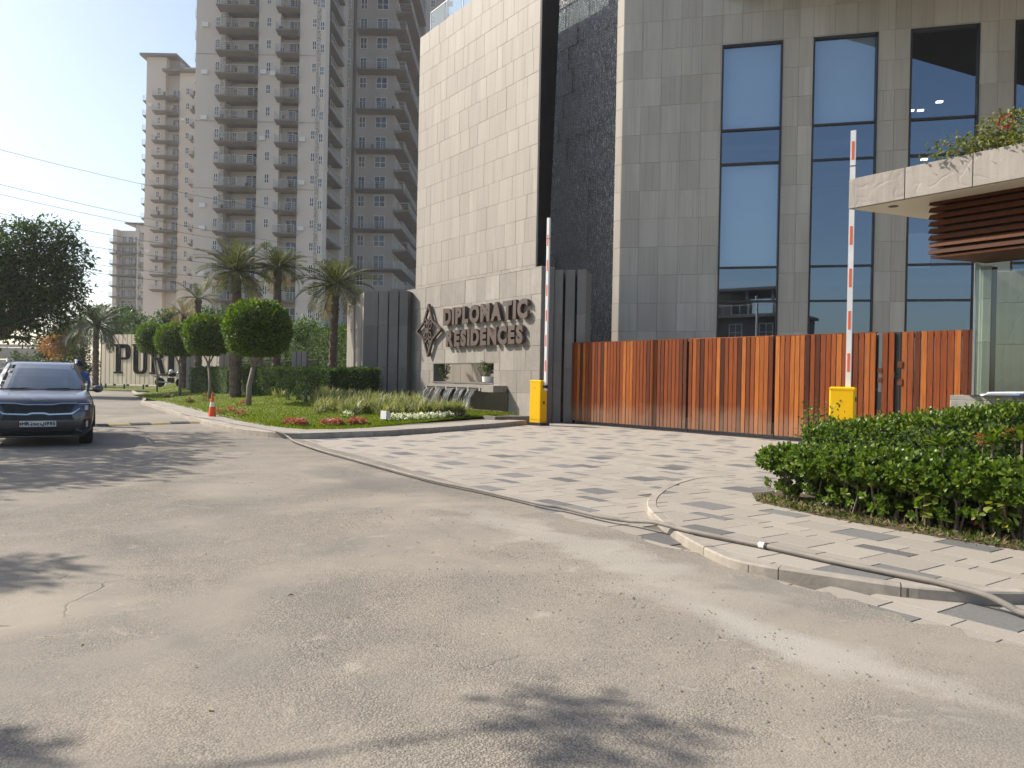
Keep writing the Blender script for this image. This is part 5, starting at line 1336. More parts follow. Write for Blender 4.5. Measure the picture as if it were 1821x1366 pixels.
for i, (ya, yb_) in enumerate([(258,342),(318,398),(335,408),(371,428),(402,447),(440,468),(452,482)]):
    a = dp(-220, ya-(342-258)*.75 if False else ya-52+i*4, 62); b = dp(520, yb_+36, 100)
    pts = [a+(b-a)*t + Vector((0,0,-2.0*4*t*(1-t)*.35)) for t in np.linspace(0,1,24)]
    w_ = MB(); w_.tube(pts, .022, 5, False)
    o = w_.build('power_line', M['wire']); tag(o, ['topmost power line crossing the sky above the big tree','second power line from the top, crossing in front of the towers','third power line from the top, just under the second','power line that dips into the crown top of the big tree','power line emerging from the middle of the big tree','second lowest power line beside the far tower','lowest power line beside the far tower'][i], 'power line', 'power lines over the road')

# ================================================================== HOARDING
D6 = 66.0; ha, hb = dp(181, 640, D6), dp(396, 640, D6); hz0, hz1 = Z(185, 682, D6), Z(185, 595.5, D6)
AZ_H = R(-63); hoard = empty('hoarding', (ha.x, ha.y, 0), rot_of(AZ_H), 'beige ribbed metal hoarding with very large dark slab serif letters', 'hoarding')
HP = Vector((ha.x,ha.y,0)); W6 = uz(396,640,HP,AZ_H)[0]; n = 26
for k in range(n):
    a = k*W6/n; b = (k+1)*W6/n; mb = MB(); mb.add([(a+.01,0,hz0),(a+.05,-.05,hz0),(b-.05,-.05,hz0),(b-.01,0,hz0),(a+.01,0,hz1),(a+.05,-.05,hz1),(b-.05,-.05,hz1),(b-.01,0,hz1)],[(0,1,5,4),(1,2,6,5),(2,3,7,6),(4,5,6,7),(3,2,1,0),(0,4,7,3)]); mb.build('sheet_panel', M['sheet_beige'], hoard)
MB().box(-.12,-.002,-.04,.08,.0,hz1+.05).build('edge_post', M['dark_metal'], hoard)
for k in range(6): MB().box(.4+k*W6/6,.5+k*W6/6,.03,.13,-.02,hz1-.4).build('post', M['dark_metal'], hoard)
sc6 = D6/1364
def slab_letter(ch, x0, x1, z0, z1):
    w, h = x1-x0, z1-z0; s = w*.36; f = h*.07; mb = MB(); y0, y1 = -.10, -.052
    def rect(a, b, c, d, k=0): mb.box(x0+a*w, x0+b*w, y0-.0015*k, y1, z0+c*h, z0+d*h)
    if ch == 'P':
        rect(.12,.42,.06,.94); rect(0,.54,0,.055,1); rect(0,.7,.945,1,1); rect(.42,.80,.86,.944,2); rect(.42,.80,.47,.55,2)
        mb.prism_xz([(x0+.78*w,z0+.47*h),(x0+.93*w,z0+.52*h),(x0+w,z0+.6*h),(x0+w,z0+.85*h),(x0+.93*w,z0+.95*h),(x0+.78*w,z0+h*.999),(x0+.70*w,z0+h*.999),(x0+.70*w,z0+.9*h),(x0+.72*w,z0+.86*h),(x0+.72*w,z0+.55*h)], y0-.004, y1)
    if ch == 'U':
        rect(.08,.36,.14,.94); rect(.70,.92,.14,.94); rect(0,.45,.945,1,1); rect(.60,1,.945,1,1)
        mb.prism_xz([(x0+.08*w,z0+.15*h),(x0+.14*w,z0+.05*h),(x0+.28*w,z0),(x0+.72*w,z0),(x0+.86*w,z0+.05*h),(x0+.92*w,z0+.15*h),(x0+.70*w,z0+.16*h),(x0+.62*w,z0+.08*h),(x0+.42*w,z0+.08*h),(x0+.36*w,z0+.16*h)], y0-.003, y1)
    if ch == 'R':
        rect(.12,.42,.06,.94); rect(0,.5,0,.055,1); rect(0,.7,.945,1,1); rect(.42,.78,.86,.944,2); rect(.42,.72,.47,.55,2)
        mb.prism_xz([(x0+.66*w,z0+.47*h),(x0+.85*w,z0+.53*h),(x0+.94*w,z0+.62*h),(x0+.94*w,z0+.85*h),(x0+.87*w,z0+.95*h),(x0+.70*w,z0+h*.999),(x0+.62*w,z0+.9*h),(x0+.66*w,z0+.86*h),(x0+.66*w,z0+.55*h)], y0-.004, y1)
        mb.prism_xz([(x0+.50*w,z0+.48*h),(x0+.78*w,z0+.48*h),(x0+1.02*w,z0+.05*h),(x0+1.06*w,z0),(x0+.76*w,z0)], y0-.005, y1)
    if ch == 'I':
        rect(.2,.8,.06,.94); rect(0,1,0,.055,1); rect(0,1,.945,1,1)
    mb.build('letter', M['ink'], hoard)
lz0, lz1 = Z(240, 664.5, D6), Z(240, 613.5, D6)
for ch, a, b in (('P',204,233),('U',236.5,265),('R',268,294),('I',298,314)): slab_letter(ch, uz(a,640,HP,AZ_H)[0], uz(b,640,HP,AZ_H)[0], lz0, lz1)

# ================================================================== GROOVED BOUNDARY WALL PIERS
for i, (pa_, pb, pt, pb_, D, l) in enumerate([(518,545,625,668,33.5,'pale grooved boundary pier between the two nearer palms'),(389,408,630,668,38,'pale grooved boundary pier behind the third round tree'),(331,352,629,668,46,'pale grooved boundary pier behind the second round tree'),(448,464,632,668,36,'narrow pale boundary pier behind the largest round tree')]):
    a, b = dp(pa_, 640, D), dp(pb, 640, D); r_ = empty('boundary_pier', (a.x, a.y, 0), 0, l, 'boundary pier', 'grooved boundary piers'); n = max(2, round((b.x-a.x)/.24)); w = (b.x-a.x)/n
    for k in range(n): MB().box(k*w+.015,(k+1)*w-.015,0,.35,0,Z(pa_,pt,D)).build('stone_rib', M['beige'], r_)
    MB().box(.01,n*w-.01,.06,.3,0,Z(pa_,pt,D)-.02).build('pier_core', M['core'], r_)
# thin dark fence between the piers
fence = empty('railing_fence', (-9.0, 35.6, 0), 0, 'thin dark metal railing fence behind the clipped hedge and palms', 'fence')
fd = Vector((-14, 25.5, 0)); L_ = fd.length; fd.normalize()
mb = MB(); mb.box(0,1,0,1,0,1)
for k in range(0, 130):
    s = k*L_/130; a = fd*s; inst('bar', slat_bar if 'slat_bar' in globals() else globals().setdefault('slat_bar', MB().box(-.01,.01,-.01,.01,.2,2.3).mesh('bar', M['dark_metal'])), fence, (a.x, a.y, 0))
mb = MB(); mb.bar((0,0,2.2),(fd.x*L_,fd.y*L_,2.2),.03); mb.bar((0,0,.4),(fd.x*L_,fd.y*L_,.4),.03); mb.build('rail', M['dark_metal'], fence)

# ================================================================== MOTORCYCLE (half hidden by the trunks)
mp_ = dp(302, 690, 50); mc = empty('motorcycle', (mp_.x, mp_.y, lawn_z(mp_.x, mp_.y, .2)), R(8), 'dark motorcycle parked behind the round tree trunks in front of the hoarding', 'motorcycle')
for xx in (-.62, .66):
    w_ = empty('wheel', (xx, 0, .31)); w_.parent = mc; w_.rotation_euler = (math.pi/2, 0, 0)
    mb = MB(); mb.lathe([(.24,-.05),(.31,-.03),(.31,.03),(.24,.05)], 22); mb.lathe([(.245,-.02),(.25,.02)], 22); mb.build('tyre', M['rubber'], w_)
    mb = MB()
    for k in range(6): a = k*math.pi/3; mb.bar((0,0,0),(.24*math.cos(a),.24*math.sin(a),0),.025)
    mb.build('rim', M['steel'], w_)
mb = MB(); mb.sphere((.12,0,.82),.28,.14,.14,12,8); mb.build('tank', M['black'], mc, smooth=True)
mb = MB(); mb.sphere((-.38,0,.80),.40,.13,.07,12,6); mb.build('seat', M['rubber'], mc, smooth=True)
mb = MB(); mb.box(-.12,.25,-.14,.14,.28,.62); mb.build('engine', M['dark_metal'], mc)
mb = MB(); mb.tube([(.66,-.07,.31),(.42,-.07,.95),(.36,-.30,1.02)],.02,6); mb.tube([(.66,.07,.31),(.42,.07,.95),(.36,.30,1.02)],.02,6); mb.tube([(-.62,.08,.31),(0,.08,.35)],.025,6); mb.tube([(-.7,-.15,.35),(.1,-.16,.3)],.04,8); mb.build('fork', M['steel'], mc)
mb = MB(); mb.sphere((.50,0,.93),.08,.09,.10,10,6); mb.build('headlight', M['chrome'], mc, smooth=True)
mb = MB(); mb.sphere((.05,0,1.02),.15,.13,.14,12,8); hel = mb.build('helmet', M['white'], None, (mp_.x+.02, mp_.y, lawn_z(mp_.x, mp_.y, .2)), smooth=True); tag(hel, 'white helmet resting on the parked motorcycle tank', 'helmet')
mb = MB(); mb.sphere((-.8,0,.66),.2,.05,.05,8,5); mb.build('mudguard', M['black'], mc)

# ================================================================== PERSON behind the car
def person(P, rz, h, label, shirt, cap):
    r_ = empty('person', P, rz, label, 'person'); s = h/1.72
    J = {'pel':(0,0,.94),'sp':(0,.01,1.15),'ch':(0,.02,1.36),'nk':(0,.01,1.47),'hd':(0,-.01,1.56),'top':(0,0,1.70),
         'lh':(-.09,0,.90),'lk':(-.10,-.03,.50),'la':(-.10,.03,.09),'lt':(-.11,-.13,.04),'rh':(.09,0,.90),'rk':(.11,.02,.50),'ra':(.11,.08,.09),'rt_':(.12,-.07,.04),
         'ls':(-.19,.02,1.40),'le':(-.25,.02,1.13),'lw':(-.24,-.10,.90),'lf':(-.23,-.14,.80),'rs':(.19,.02,1.40),'re':(.26,.02,1.13),'rw':(.23,-.12,.93),'rf':(.21,-.17,.84)}
    E_ = [('pel','sp'),('sp','ch'),('ch','nk'),('nk','hd'),('hd','top'),('pel','lh'),('lh','lk'),('lk','la'),('la','lt'),('pel','rh'),('rh','rk'),('rk','ra'),('ra','rt_'),('ch','ls'),('ls','le'),('le','lw'),('lw','lf'),('ch','rs'),('rs','re'),('re','rw'),('rw','rf')]
    rad = {'pel':(.15,.11),'sp':(.145,.10),'ch':(.17,.11),'nk':(.055,.055),'hd':(.085,.095),'top':(.075,.085),'lh':(.09,.09),'rh':(.09,.09),'lk':(.06,.06),'rk':(.06,.06),'la':(.045,.045),'ra':(.045,.045),'lt':(.035,.03),'rt_':(.035,.03),'ls':(.06,.06),'rs':(.06,.06),'le':(.045,.045),'re':(.045,.045),'lw':(.032,.032),'rw':(.032,.032),'lf':(.035,.02),'rf':(.035,.02)}
    ks = list(J); me = bpy.data.meshes.new('body'); me.from_pydata([tuple(c*s for c in J[k]) for k in ks], [(ks.index(a), ks.index(b)) for a, b in E_], [])
    for m_ in (M['skin'], shirt, M['navy']): me.materials.append(m_)
    o = inst('body', me, r_); md = o.modifiers.new('skin', 'SKIN'); 
    if not me.skin_vertices: 
        import bmesh
        bm = bmesh.new(); bm.from_mesh(me); bm.verts.layers.skin.verify(); bm.to_mesh(me); bm.free()
    for i, k in enumerate(ks):
        me.skin_vertices[0].data[i].radius = (rad[k][0]*s, rad[k][1]*s); me.skin_vertices[0].data[i].use_root = (k == 'pel')
    sd_ = o.modifiers.new('sub', 'SUBSURF'); sd_.levels = 1; sd_.render_levels = 2
    dg = bpy.context.evaluated_depsgraph_get(); me2 = bpy.data.meshes.new_from_object(o.evaluated_get(dg)); o.modifiers.clear(); o.data = me2
    me2.materials.clear()
    for m_ in (M['skin'], shirt, M['navy']): me2.materials.append(m_)
    for p in me2.polygons:
        c = p.center/s; p.use_smooth = True
        p.material_index = 0 if c.z > 1.46 else (2 if c.z < .95 and abs(c.x) < .19 and c.z > .0 and not (c.y < -.09 and c.z > .7) else (1 if c.z > .98 else 0))
    mb = MB(); mb.lathe([(.102,1.60),(.104,1.66),(.085,1.73),(.04,1.76)], 16, (0,.0,0)); mb.prism([(-.08,-.09),(.08,-.09),(.06,-.19),(-.06,-.19)],1.60,1.615); mb.build('cap', cap, r_, smooth=True).scale = (s,s,s)
    mb = MB(); mb.sphere((0,-.105,1.575),.014,.02,.025,8,6); mb.build('nose', M['skin'], r_)
    mb = MB(); mb.sphere((-.035,-.092,1.60),.013,.008,.008,8,5); mb.sphere((.035,-.092,1.60),.013,.008,.008,8,5); mb.build('eye', M['black'], r_)
    return r_
pp = dp(139, 700, 20.0); person((pp.x, pp.y, 0), R(25), 1.66, 'person in a blue shirt and dark cap standing behind the parked car', M['blue_cloth'], M['navy'])

# ================================================================== REFLECTED ACROSS THE ROAD (behind the camera, seen in the glass)
hb_ = empty('house', (-7, -36, 0), R(8), 'pale three storey house with roof terrace seen only in the window reflections', 'house')
mb = MB(); mb.box(-8,7,-12,0,0,9.4); mb.build('wall', M['bridge_dark'], hb_)
mb = MB(); mb.box(-8.4,7.4,-12.4,1.2,9.4,9.75); mb.box(-8.4,7.4,-12.4,1.4,6.1,6.4); mb.build('floor_slab', M['bridge_dark'], hb_)
mb = MB(); mb.box(-6,0,-9,-2,9.751,12.2); mb.build('stair_room', M['tower_brown'], hb_)
mb = MB(); mb.box(-6.6,6.2,-9.5,.6,12.2,12.5); mb.box(5.6,5.9,.0,.3,9.751,12.2); mb.box(2.6,2.9,.0,.3,9.751,12.2); mb.build('pergola', M['bridge_dark'], hb_)
for k in range(4): t_window(hb_, -6+k*3.6, 6.9, 1.6, 1.8, 0, door=False).rotation_euler = (0,0,math.pi)
for k in range(4): t_window(hb_, -6+k*3.6, 2.9, 1.6, 1.8, 0, door=False).rotation_euler = (0,0,math.pi)
mb = MB()
for k in range(16): mb.box(-8.2+k*1.02,-8.16+k*1.02,1.0,1.05,9.76,10.75)
mb.box(-8.2,7.2,1.0,1.05,10.75,10.82); mb.build('railing', M['rail'], hb_)
REFL = True
bw = empty('boundary_wall', (12, -24, 0), R(4), 'long low compound wall across the road, seen only in reflections', 'wall'); MB().box(-12,40,-.3,0,0,2.6).build('wall', M['concrete'], bw); MB().box(-12.1,40.1,-.36,.06,2.601,2.75).build('coping', M['slab'], bw)
#@@PART4@@

# ================================================================== VEGETATION HELPERS
def nrm(a): return a/np.maximum(np.linalg.norm(a, axis=1, keepdims=True), 1e-9)
def rand_dirs(n): return nrm(rng.normal(size=(n,3)))
def leaf_verts(P, D, Nv, Ln, Wd, kind='diamond', fold=.25):
    """arrays of leaves -> vertices and triangles/quads; kind: diamond (2 quads folded) or oval (8 triangles)"""
    n = len(P); D = nrm(D); S = np.cross(D, Nv); S = nrm(S + 1e-6); U = np.cross(S, D)
    Ln = np.broadcast_to(Ln, n)[:,None]; Wd = np.broadcast_to(Wd, n)[:,None]
    if kind == 'flat':
        V = np.stack([P, P+D*Ln*.5+S*Wd*.5, P+D*Ln, P+D*Ln*.5-S*Wd*.5], 1)
        f = np.array([[0,1,2,3]])
    elif kind == 'diamond':
        up = U*Wd*fold
        V = np.stack([P, P+D*Ln*.5+S*Wd*.5+up, P+D*Ln-U*Ln*.12, P+D*Ln*.5-S*Wd*.5+up, P+D*Ln*.5], 1)
        f = np.array([[0,1,2,4],[0,4,2,3]])
    else:
        up = U*Wd*fold
        V = np.stack([P, P+D*Ln*.35+S*Wd*.36+up*.6, P+D*Ln*.74+S*Wd*.5+up-U*Ln*.05, P+D*Ln-U*Ln*.12, P+D*Ln*.74-S*Wd*.5+up-U*Ln*.05, P+D*Ln*.35-S*Wd*.36+up*.6, P+D*Ln*.35, P+D*Ln*.74-U*Ln*.04], 1)
        f = np.array([[0,1,6,6],[0,6,5,5],[1,2,7,6],[6,7,4,5],[2,3,7,7],[7,3,4,4]])
        f = np.array([[0,1,6],[0,6,5],[1,2,7],[1,7,6],[6,7,4],[6,4,5],[2,3,7],[7,3,4]])
    k = V.shape[1]; F = (f[None]+(np.arange(n)*k)[:,None,None]).reshape(-1, f.shape[1])
    return V.reshape(-1,3), F
def leaf_obj(name, P, D, Nv, Ln, Wd, mt, parent=None, kind='diamond', fold=.25, loc=(0,0,0)):
    V, F = leaf_verts(np.asarray(P,float), np.asarray(D,float), np.asarray(Nv,float), Ln, Wd, kind, fold)
    return inst(name, np_mesh(name, V, F, mt), parent, loc)
def crown_cloud(lobes, n, clump_r=.35, per=24, shell=.55):
    """leaf places in clumps through ellipsoid lobes [(c, (rx,ry,rz))], denser towards the outside"""
    vol = np.array([l[1][0]*l[1][1]*l[1][2] for l in lobes])**.75; pr_ = vol/vol.sum()
    nc = max(1, n//per); li = rng.choice(len(lobes), nc, p=pr_)
    d = rand_dirs(nc); r_ = rng.random(nc)**(1/3)*(1-shell)+shell*rng.random(nc)**.25; r_ = np.clip(r_, 0, 1)
    C_ = np.array([lobes[i][0] for i in li])+d*r_[:,None]*np.array([lobes[i][1] for i in li])
    idx = np.repeat(np.arange(nc), per); off = rng.normal(size=(len(idx),3))*clump_r*.5; off[:,2] *= .7
    P = C_[idx]+off; out = nrm(d[idx]*.8+nrm(off+1e-6)*.8+np.array([0,0,.15])); return P, out
def tubes(mb, pts, r0, r1, n=7):
    k = len(pts); mb.tube(pts, [r0+(r1-r0)*i/(k-1) for i in range(k)], n)
def limb_to(a, b, sag=.15, k=5):
    a = Vector(a); b = Vector(b); out = []
    for i in range(k):
        t = i/(k-1); p = a.lerp(b, t); p.z += sag*math.sin(math.pi*t)*(b-a).length*.5; p.x += .04*(b-a).length*math.sin(5*t+a.x); out.append(p)
    return out
def tree(base, lobes, n, lsize, mt, label, trunk_r=.18, bark='bark', clump=.5, group='trees beyond the lawn', name='tree', cat='tree', fork=None, per=24, kind='flat', aspect=.38):
    r_ = empty(name, base, 0, label, cat, group); b = Vector(base)
    L_ = [(np.array(c)-np.array(base), r) for c, r in lobes]
    P, out = crown_cloud(L_, n, clump, per)
    D = nrm(out*.7+rand_dirs(len(P))*.7+np.array([0,0,-.25])); Nv = nrm(rand_dirs(len(P))*.8+np.array([0,0,.8]))
    sz = lsize*rng.uniform(.65,1.3,len(P)); leaf_obj('crown', P, D, Nv, sz, sz*aspect, mt, r_, kind)
    mb = MB(); top = Vector(np.mean([l[0] for l in L_], axis=0)); fk = Vector(fork) if fork else Vector((top.x*.4, top.y*.4, top.z*.45))
    tubes(mb, limb_to((0,0,-.15), fk, .05), trunk_r, trunk_r*.7, 9)
    seen = []
    for c, r in L_:
        if any((Vector(c)-q).length < .5 for q in seen): continue
        seen.append(Vector(c))
        tubes(mb, limb_to(fk, Vector(c), .12), trunk_r*.55, trunk_r*.12, 6)
        for _ in range(3):
            e = Vector(c)+Vector(rand_dirs(1)[0])*r[0]*.7; tubes(mb, limb_to(Vector(c).lerp(fk,.35), e, .1, 4), trunk_r*.25, trunk_r*.06, 5)
    mb.build('trunk', M[bark], r_, smooth=True); return r_

# ---------------------------------------------------------------- big tree by the road and trees outside the frame that shade the road
def px_lobes(items, D):
    out = []
    for px, py, rx, ry in items:
        c = dp(px, py, D); s = D/1364; out.append(((c.x, c.y+random.uniform(-1,1)*rx*s*.6, c.z), (rx*s, (rx+ry)/2*s*1.1, ry*s)))
    return out
DT = 44
lb = px_lobes([(30,432,52,46),(78,432,40,38),(112,452,34,30),(60,490,70,55),(-20,470,70,70),(108,510,44,42),(128,536,28,22),(20,540,72,44),(72,566,38,24),(-30,575,50,30),(30,592,26,14),(-60,520,60,60),(152,482,10,5),(116,410,14,11),(62,604,12,8)], DT)
bt = dp(-40, 660, DT); tree((bt.x, bt.y, 0), lb, 26000, .27, M['tree'], 'big dark leafy tree overhanging the road above the car', .3, fork=(1.0,0,3.2), clump=.62, group=None, per=30)
lb = [((-14.5,14.2,6.2),(2.2,2.2,1.3)),((-13.2,12.4,5.6),(1.3,1.3,.8)),((-15.8,16.4,6.5),(2,2,1.2)),((-16.5,12.5,7),(2,2,1.3)),((-12.6,15.0,5.2),(.9,1.1,.5)),((-16,19,6.4),(2.0,2.2,1.2))]
tree((-16.5,14.5,0), lb, 7000, .26, M['tree'], 'street tree outside the picture whose shade falls across the middle of the road', .2, clump=.5, group='street trees outside the frame', per=26)
lb = [((-5.52,5.10,5.0),(.08,.16,.2)),((-5.50,4.86,5.0),(.15,.16,.15)),((-5.46,4.60,4.95),(.20,.14,.15))]*4 + [((-7.55,4.30,4.5),(.5,.30,.2))]*3 + [((-9.4,7.12,4.9),(.45,.42,.25))]*3 + [((-7.6,4.25,4.5),(.5,.26,.2)),((-9.45,7.1,4.9),(.5,.45,.3)),((-4.78,4.38,5.0),(.22,.14,.14)),((-10.2,.4,5.6),(1.5,1.3,1.1)),((-9.5,-2.0,6.0),(1.6,1.6,1.2))]
lb = [(tuple(c_+random.uniform(-.03,.03) for c_ in c), q_) for c, q_ in lb]
tree((-8.6,.6,0), lb, 7500, .13, M['tree'], 'street tree beside the photographer whose twigs shade the nearest road', .05, clump=.20, group='street trees outside the frame', per=26)

for (x_, y_, h_, w_, l) in ((2.5,-27,3.6,2.6,'dark bush across the road that shows low in the window glass'),(-4.5,-25,4.6,2.2,'rounded tree across the road in front of the reflected house'),(9.5,-26,3.2,3.2,'wide dark bush across the road seen in the second window')):
    tree((x_,y_,0), [((x_,y_,h_*.6),(w_,w_,h_*.42)),((x_+.8*w_,y_+.3,h_*.5),(w_*.7,w_*.7,h_*.35)),((x_-.7*w_,y_-.3,h_*.52),(w_*.7,w_*.7,h_*.33))], 2600, .3, M['tree'], l, .14, clump=.5, group='trees across the road')
# ---------------------------------------------------------------- background trees and bushes
bgt = [((228,578,40,26),78,'tree_light','fresh green bushy tree right above the hoarding',2600),((262,592,30,20),76,'tree_light','fresh green bush between the hoarding and the first round tree',1500),((205,556,34,12),80,'tree','flat dark tree top far behind the hoarding',1500),
       ((300,566,26,16),74,'tree_light','loose tree behind the two small round trees',1300),((372,560,30,18),70,'tree_light','light green tree top left of the widest palm',1500),((452,572,34,22),66,'tree_light','light tree top between the two tall palms',1600),((330,588,30,18),66,'hedge','dark bush behind the spiky palms',1300),
       ((92,615,38,26),75,'tree','hazy dark tree beyond the car roof',1800),((40,640,30,14),120,'tree','low hazy tree mass in front of the flyover',900),((140,640,34,24),70,'tree','dark bush behind the person by the car',1600),((545,582,34,12),44,'tree_light','sprawling climber top on the tall hedge',1400)]
for i, ((px,py,rx,ry), D, mt, l, n) in enumerate(bgt):
    s = D/1364; c = dp(px, py, D); lb = px_lobes([(px-rx*.4,py+ry*.1,rx*.6,ry*.85),(px+rx*.4,py+ry*.15,rx*.6,ry*.8),(px,py-ry*.3,rx*.55,ry*.7),(px,py+ry*.7,rx*.7,ry*.6)], D)
    tree((c.x, c.y, 0), lb, n, .30*D/66, M[mt], l, .14, clump=.5, group='trees beyond the lawn', name='bushy_tree', per=20)
lb = px_lobes([(102,612,24,16),(122,600,20,14),(112,628,26,12)], 72); c = dp(110, 640, 72)
tree((c.x,c.y,0), lb, 1700, .34, M['orange_leaf'], 'tree with orange blossom beyond the parked car', .12, clump=.5, group=None, name='flowering_tree', per=16)

# ---------------------------------------------------------------- round topiary trees
def topiary(px, py, cx, cy, rx, ry, label, n):
    b = lawn_px(px, py); D = b.y; s = D/1364; r_ = empty('topiary_tree', b, random.uniform(0,6), label, 'tree', 'round clipped trees on the lawn'); r_.rotation_euler = (0,0,0)
    c = dp(cx, cy, D)-b; R_ = np.array([rx*s, rx*s, ry*s]); cc = np.array([c.x, 0, c.z])
    d = rand_dirs(n); p = 2.5; q = (np.abs(d)**p).sum(1)**(-1/p); q = q[:,None]*(1+.05*np.sin(d[:,:1]*7+1)*np.cos(d[:,2:]*9)+.035*rng.normal(size=(n,1)))
    depth = 1-.16*rng.random((n,1))**2; depth[rng.random(n) < .035] += .05+.07*rng.random()
    P = cc+d*q*R_*depth; P[:,2] = np.maximum(P[:,2], cc[2]-R_[2]*.86-.08*rng.random(n))
    Dl = nrm(d*.9+rand_dirs(n)*.75+np.array([0,0,.25])); Nv = nrm(rand_dirs(n)*.6+d+np.array([0,0,.5])); sz = rng.uniform(.07,.13,n)
    leaf_obj('crown', P, Dl, Nv, sz, sz*.55, M['topiary'], r_, 'diamond')
    mb = MB(); mb.sphere(cc, R_[0]*.83, R_[1]*.83, R_[2]*.80, 20, 12); mb.build('inner_twigs', M['hedge_solid'], r_)  # solid dark core, coloured as the shaded inside of the crown
    mb = MB(); hf = cc[2]-R_[2]-.38*R_[2]
    tubes(mb, [(0,0,-.1),(0.01,0,hf*.5),(cc[0]*.5,0,hf)], .085*rx/50+.02, .07*rx/50+.01, 9)
    for k in range(5):
        a = k*1.257+.4; tubes(mb, [(cc[0]*.5,0,hf-.03),(cc[0]*.6+.16*math.cos(a),.16*math.sin(a),hf+.25),(cc[0]+R_[0]*.55*math.cos(a),R_[0]*.55*math.sin(a),cc[2]-R_[2]*.55)], .05*rx/50+.008, .02, 6)
    mb.build('trunk', M['pale_bark'], r_, smooth=True)
topiary(442,721,459,586,53,49,'largest round clipped tree, nearest to the lettered wall',15000)
topiary(373,709,369,597,37,36,'round clipped tree directly behind the orange cone',9000)
topiary(319.5,704,317,605,35,29,'round clipped tree in front of the hoarding letters R and I',7500)
topiary(279,697,270,603,24,27,'darkest and smallest round clipped tree, farthest along the lawn',5000)

# ---------------------------------------------------------------- palms
def frond_mesh(name, Lf, droop, nl, mt, lw=.035, ll=.42, vee=.5):
    V = []; F = []; t = np.linspace(0,1,12); ang = droop*t**1.4; dx = np.cos(-ang); dz = np.sin(-ang); ds = Lf/11
    px_ = np.r_[0, np.cumsum(dx[:-1])*ds]; pz_ = np.r_[0, np.cumsum(dz[:-1])*ds]
    for i in range(12):
        w = .028*(1-.85*t[i]); V += [(px_[i],-w,pz_[i]),(px_[i],w,pz_[i]),(px_[i],0,pz_[i]-w*.9)]
    for i in range(11):
        a = i*3
        for j in range(3): F.append((a+j, a+(j+1)%3, a+3+(j+1)%3, a+3+j))
    for k in range(nl):
        u = .10+.88*(k+.5)/nl; x_ = np.interp(u,t,px_); z_ = np.interp(u,t,pz_); an = np.interp(u,t,ang)
        l = ll*(math.sin(math.pi*min(1,(u*.92+.10)))**.6)*random.uniform(.85,1.1)
        for s in (-1, 1):
            fw = .72+random.uniform(-.12,.12); sd_ = .62; upv = vee*random.uniform(.4,1.0)*.6
            d = np.array([fw*math.cos(an)+upv*math.sin(an)*.3, s*sd_, -fw*math.sin(an)+upv]); d /= np.linalg.norm(d)
            b = len(V); p = np.array([x_,0,z_]); tip = p+d*l+np.array([0,0,-.16*l]); mid = p+d*l*.45; wv = np.array([math.cos(an),0,-math.sin(an)])*lw*.5
            V += [tuple(p), tuple(mid-wv), tuple(tip), tuple(mid+wv)]; F.append((b,b+1,b+2,b+3))
    return np_mesh(name, V, F, mt)
FR = {}
for key, mt in (('palm','palm'),('dark','palm_dark'),('dry','palm_dry')):
    FR[key] = [frond_mesh('frond', 1.0, dr, 26, M[mt], .030, .30) for dr in (.55,.85,1.15,1.5)]
def palm(base, h, Rf, nf, label, r0=.2, key='palm', lean=0.0, group='palms on the lawn', dry=3, crown_top=True):
    r_ = empty('palm_tree', base, 0, label, 'palm', group); mb = MB(); k = int(max(8, h/.16)); prof = []
    pts = [Vector((lean*(z/h)**2*h, 0, -.15+(h+.15)*z/h)) for z in np.linspace(0,h,k)]
    rad = [r0*(1.12-.25*i/k)*(1+.10*(-1)**i)*random.uniform(.95,1.05) for i in range(k)]; rad[0] *= 1.25; rad[-2] *= 1.25; rad[-1] *= .8
    mb.tube(pts, rad, 12)
    nb = int(h*26*max(1,r0/.18))
    for i in range(nb):                                     # old leaf bases
        z = random.uniform(.1,1.0)**.8*h; a = i*2.399; t = z/h; c = Vector((lean*t*t*h,0,z)); o_ = Vector((math.cos(a),math.sin(a),0)); rr = r0*(1.08-.25*t)
        s = r0*random.uniform(.30,.5); tv = Vector((-o_.y,o_.x,0)); p = c+o_*rr*.9
        mb.add([p-tv*s*.8, p+tv*s*.8, p+o_*s*.7+Vector((0,0,s*1.1))+tv*s*.3, p+o_*s*.7+Vector((0,0,s*1.1))-tv*s*.3, p-Vector((0,0,s*.9))+o_*.01], [(0,1,2,3),(4,1,0),(0,3,4),(1,4,2),(4,3,2)])
    mb.build('trunk', M['palm_bark'], r_)
    top = pts[-1]
    for i in range(nf):
        t = i/nf; el = R(78-105*t**.9)+R(random.uniform(-8,8)); az = i*2.39996+random.uniform(-.2,.2); sc = Rf*random.uniform(.86,1.1)*(.75 if t < .15 else 1)
        v = min(3, int(t*3.2+random.uniform(0,1))); kk = 'dry' if (key == 'palm' and i >= nf-dry) else key
        o = inst('frond', FR[kk][v], r_, top+Vector((math.cos(az),math.sin(az),0))*r0*.4, (0,0,0), (sc,sc,sc)); o.rotation_mode = 'XYZ'
        o.rotation_euler = (random.uniform(-.25,.25), -el, az)
def palm_px(px, py_base, pcx, pcy, rpx, D, label, r0, nf=34, base=None, **kw):
    if D is None: b = lawn_px(px, py_base); D = b.y
    else: b = dp(px, 660, D); b.z = lawn_z(b.x, b.y, .3)
    c = dp(pcx, pcy, D); h = c.z-b.z; b = Vector((b.x, D, b.z)); kw.setdefault('lean', (c.x-b.x)/h)
    palm(b, h, rpx*D/1364, nf, label, r0, **kw)
palm_px(590,697,598,508,76,None,'nearest palm, leaning in front of the sunlit stone fins',.185,36,dry=4)
palm_px(419,680,420,482,74,34,'widest palm, fullest crown, behind the largest round tree',.235,40,dry=3)
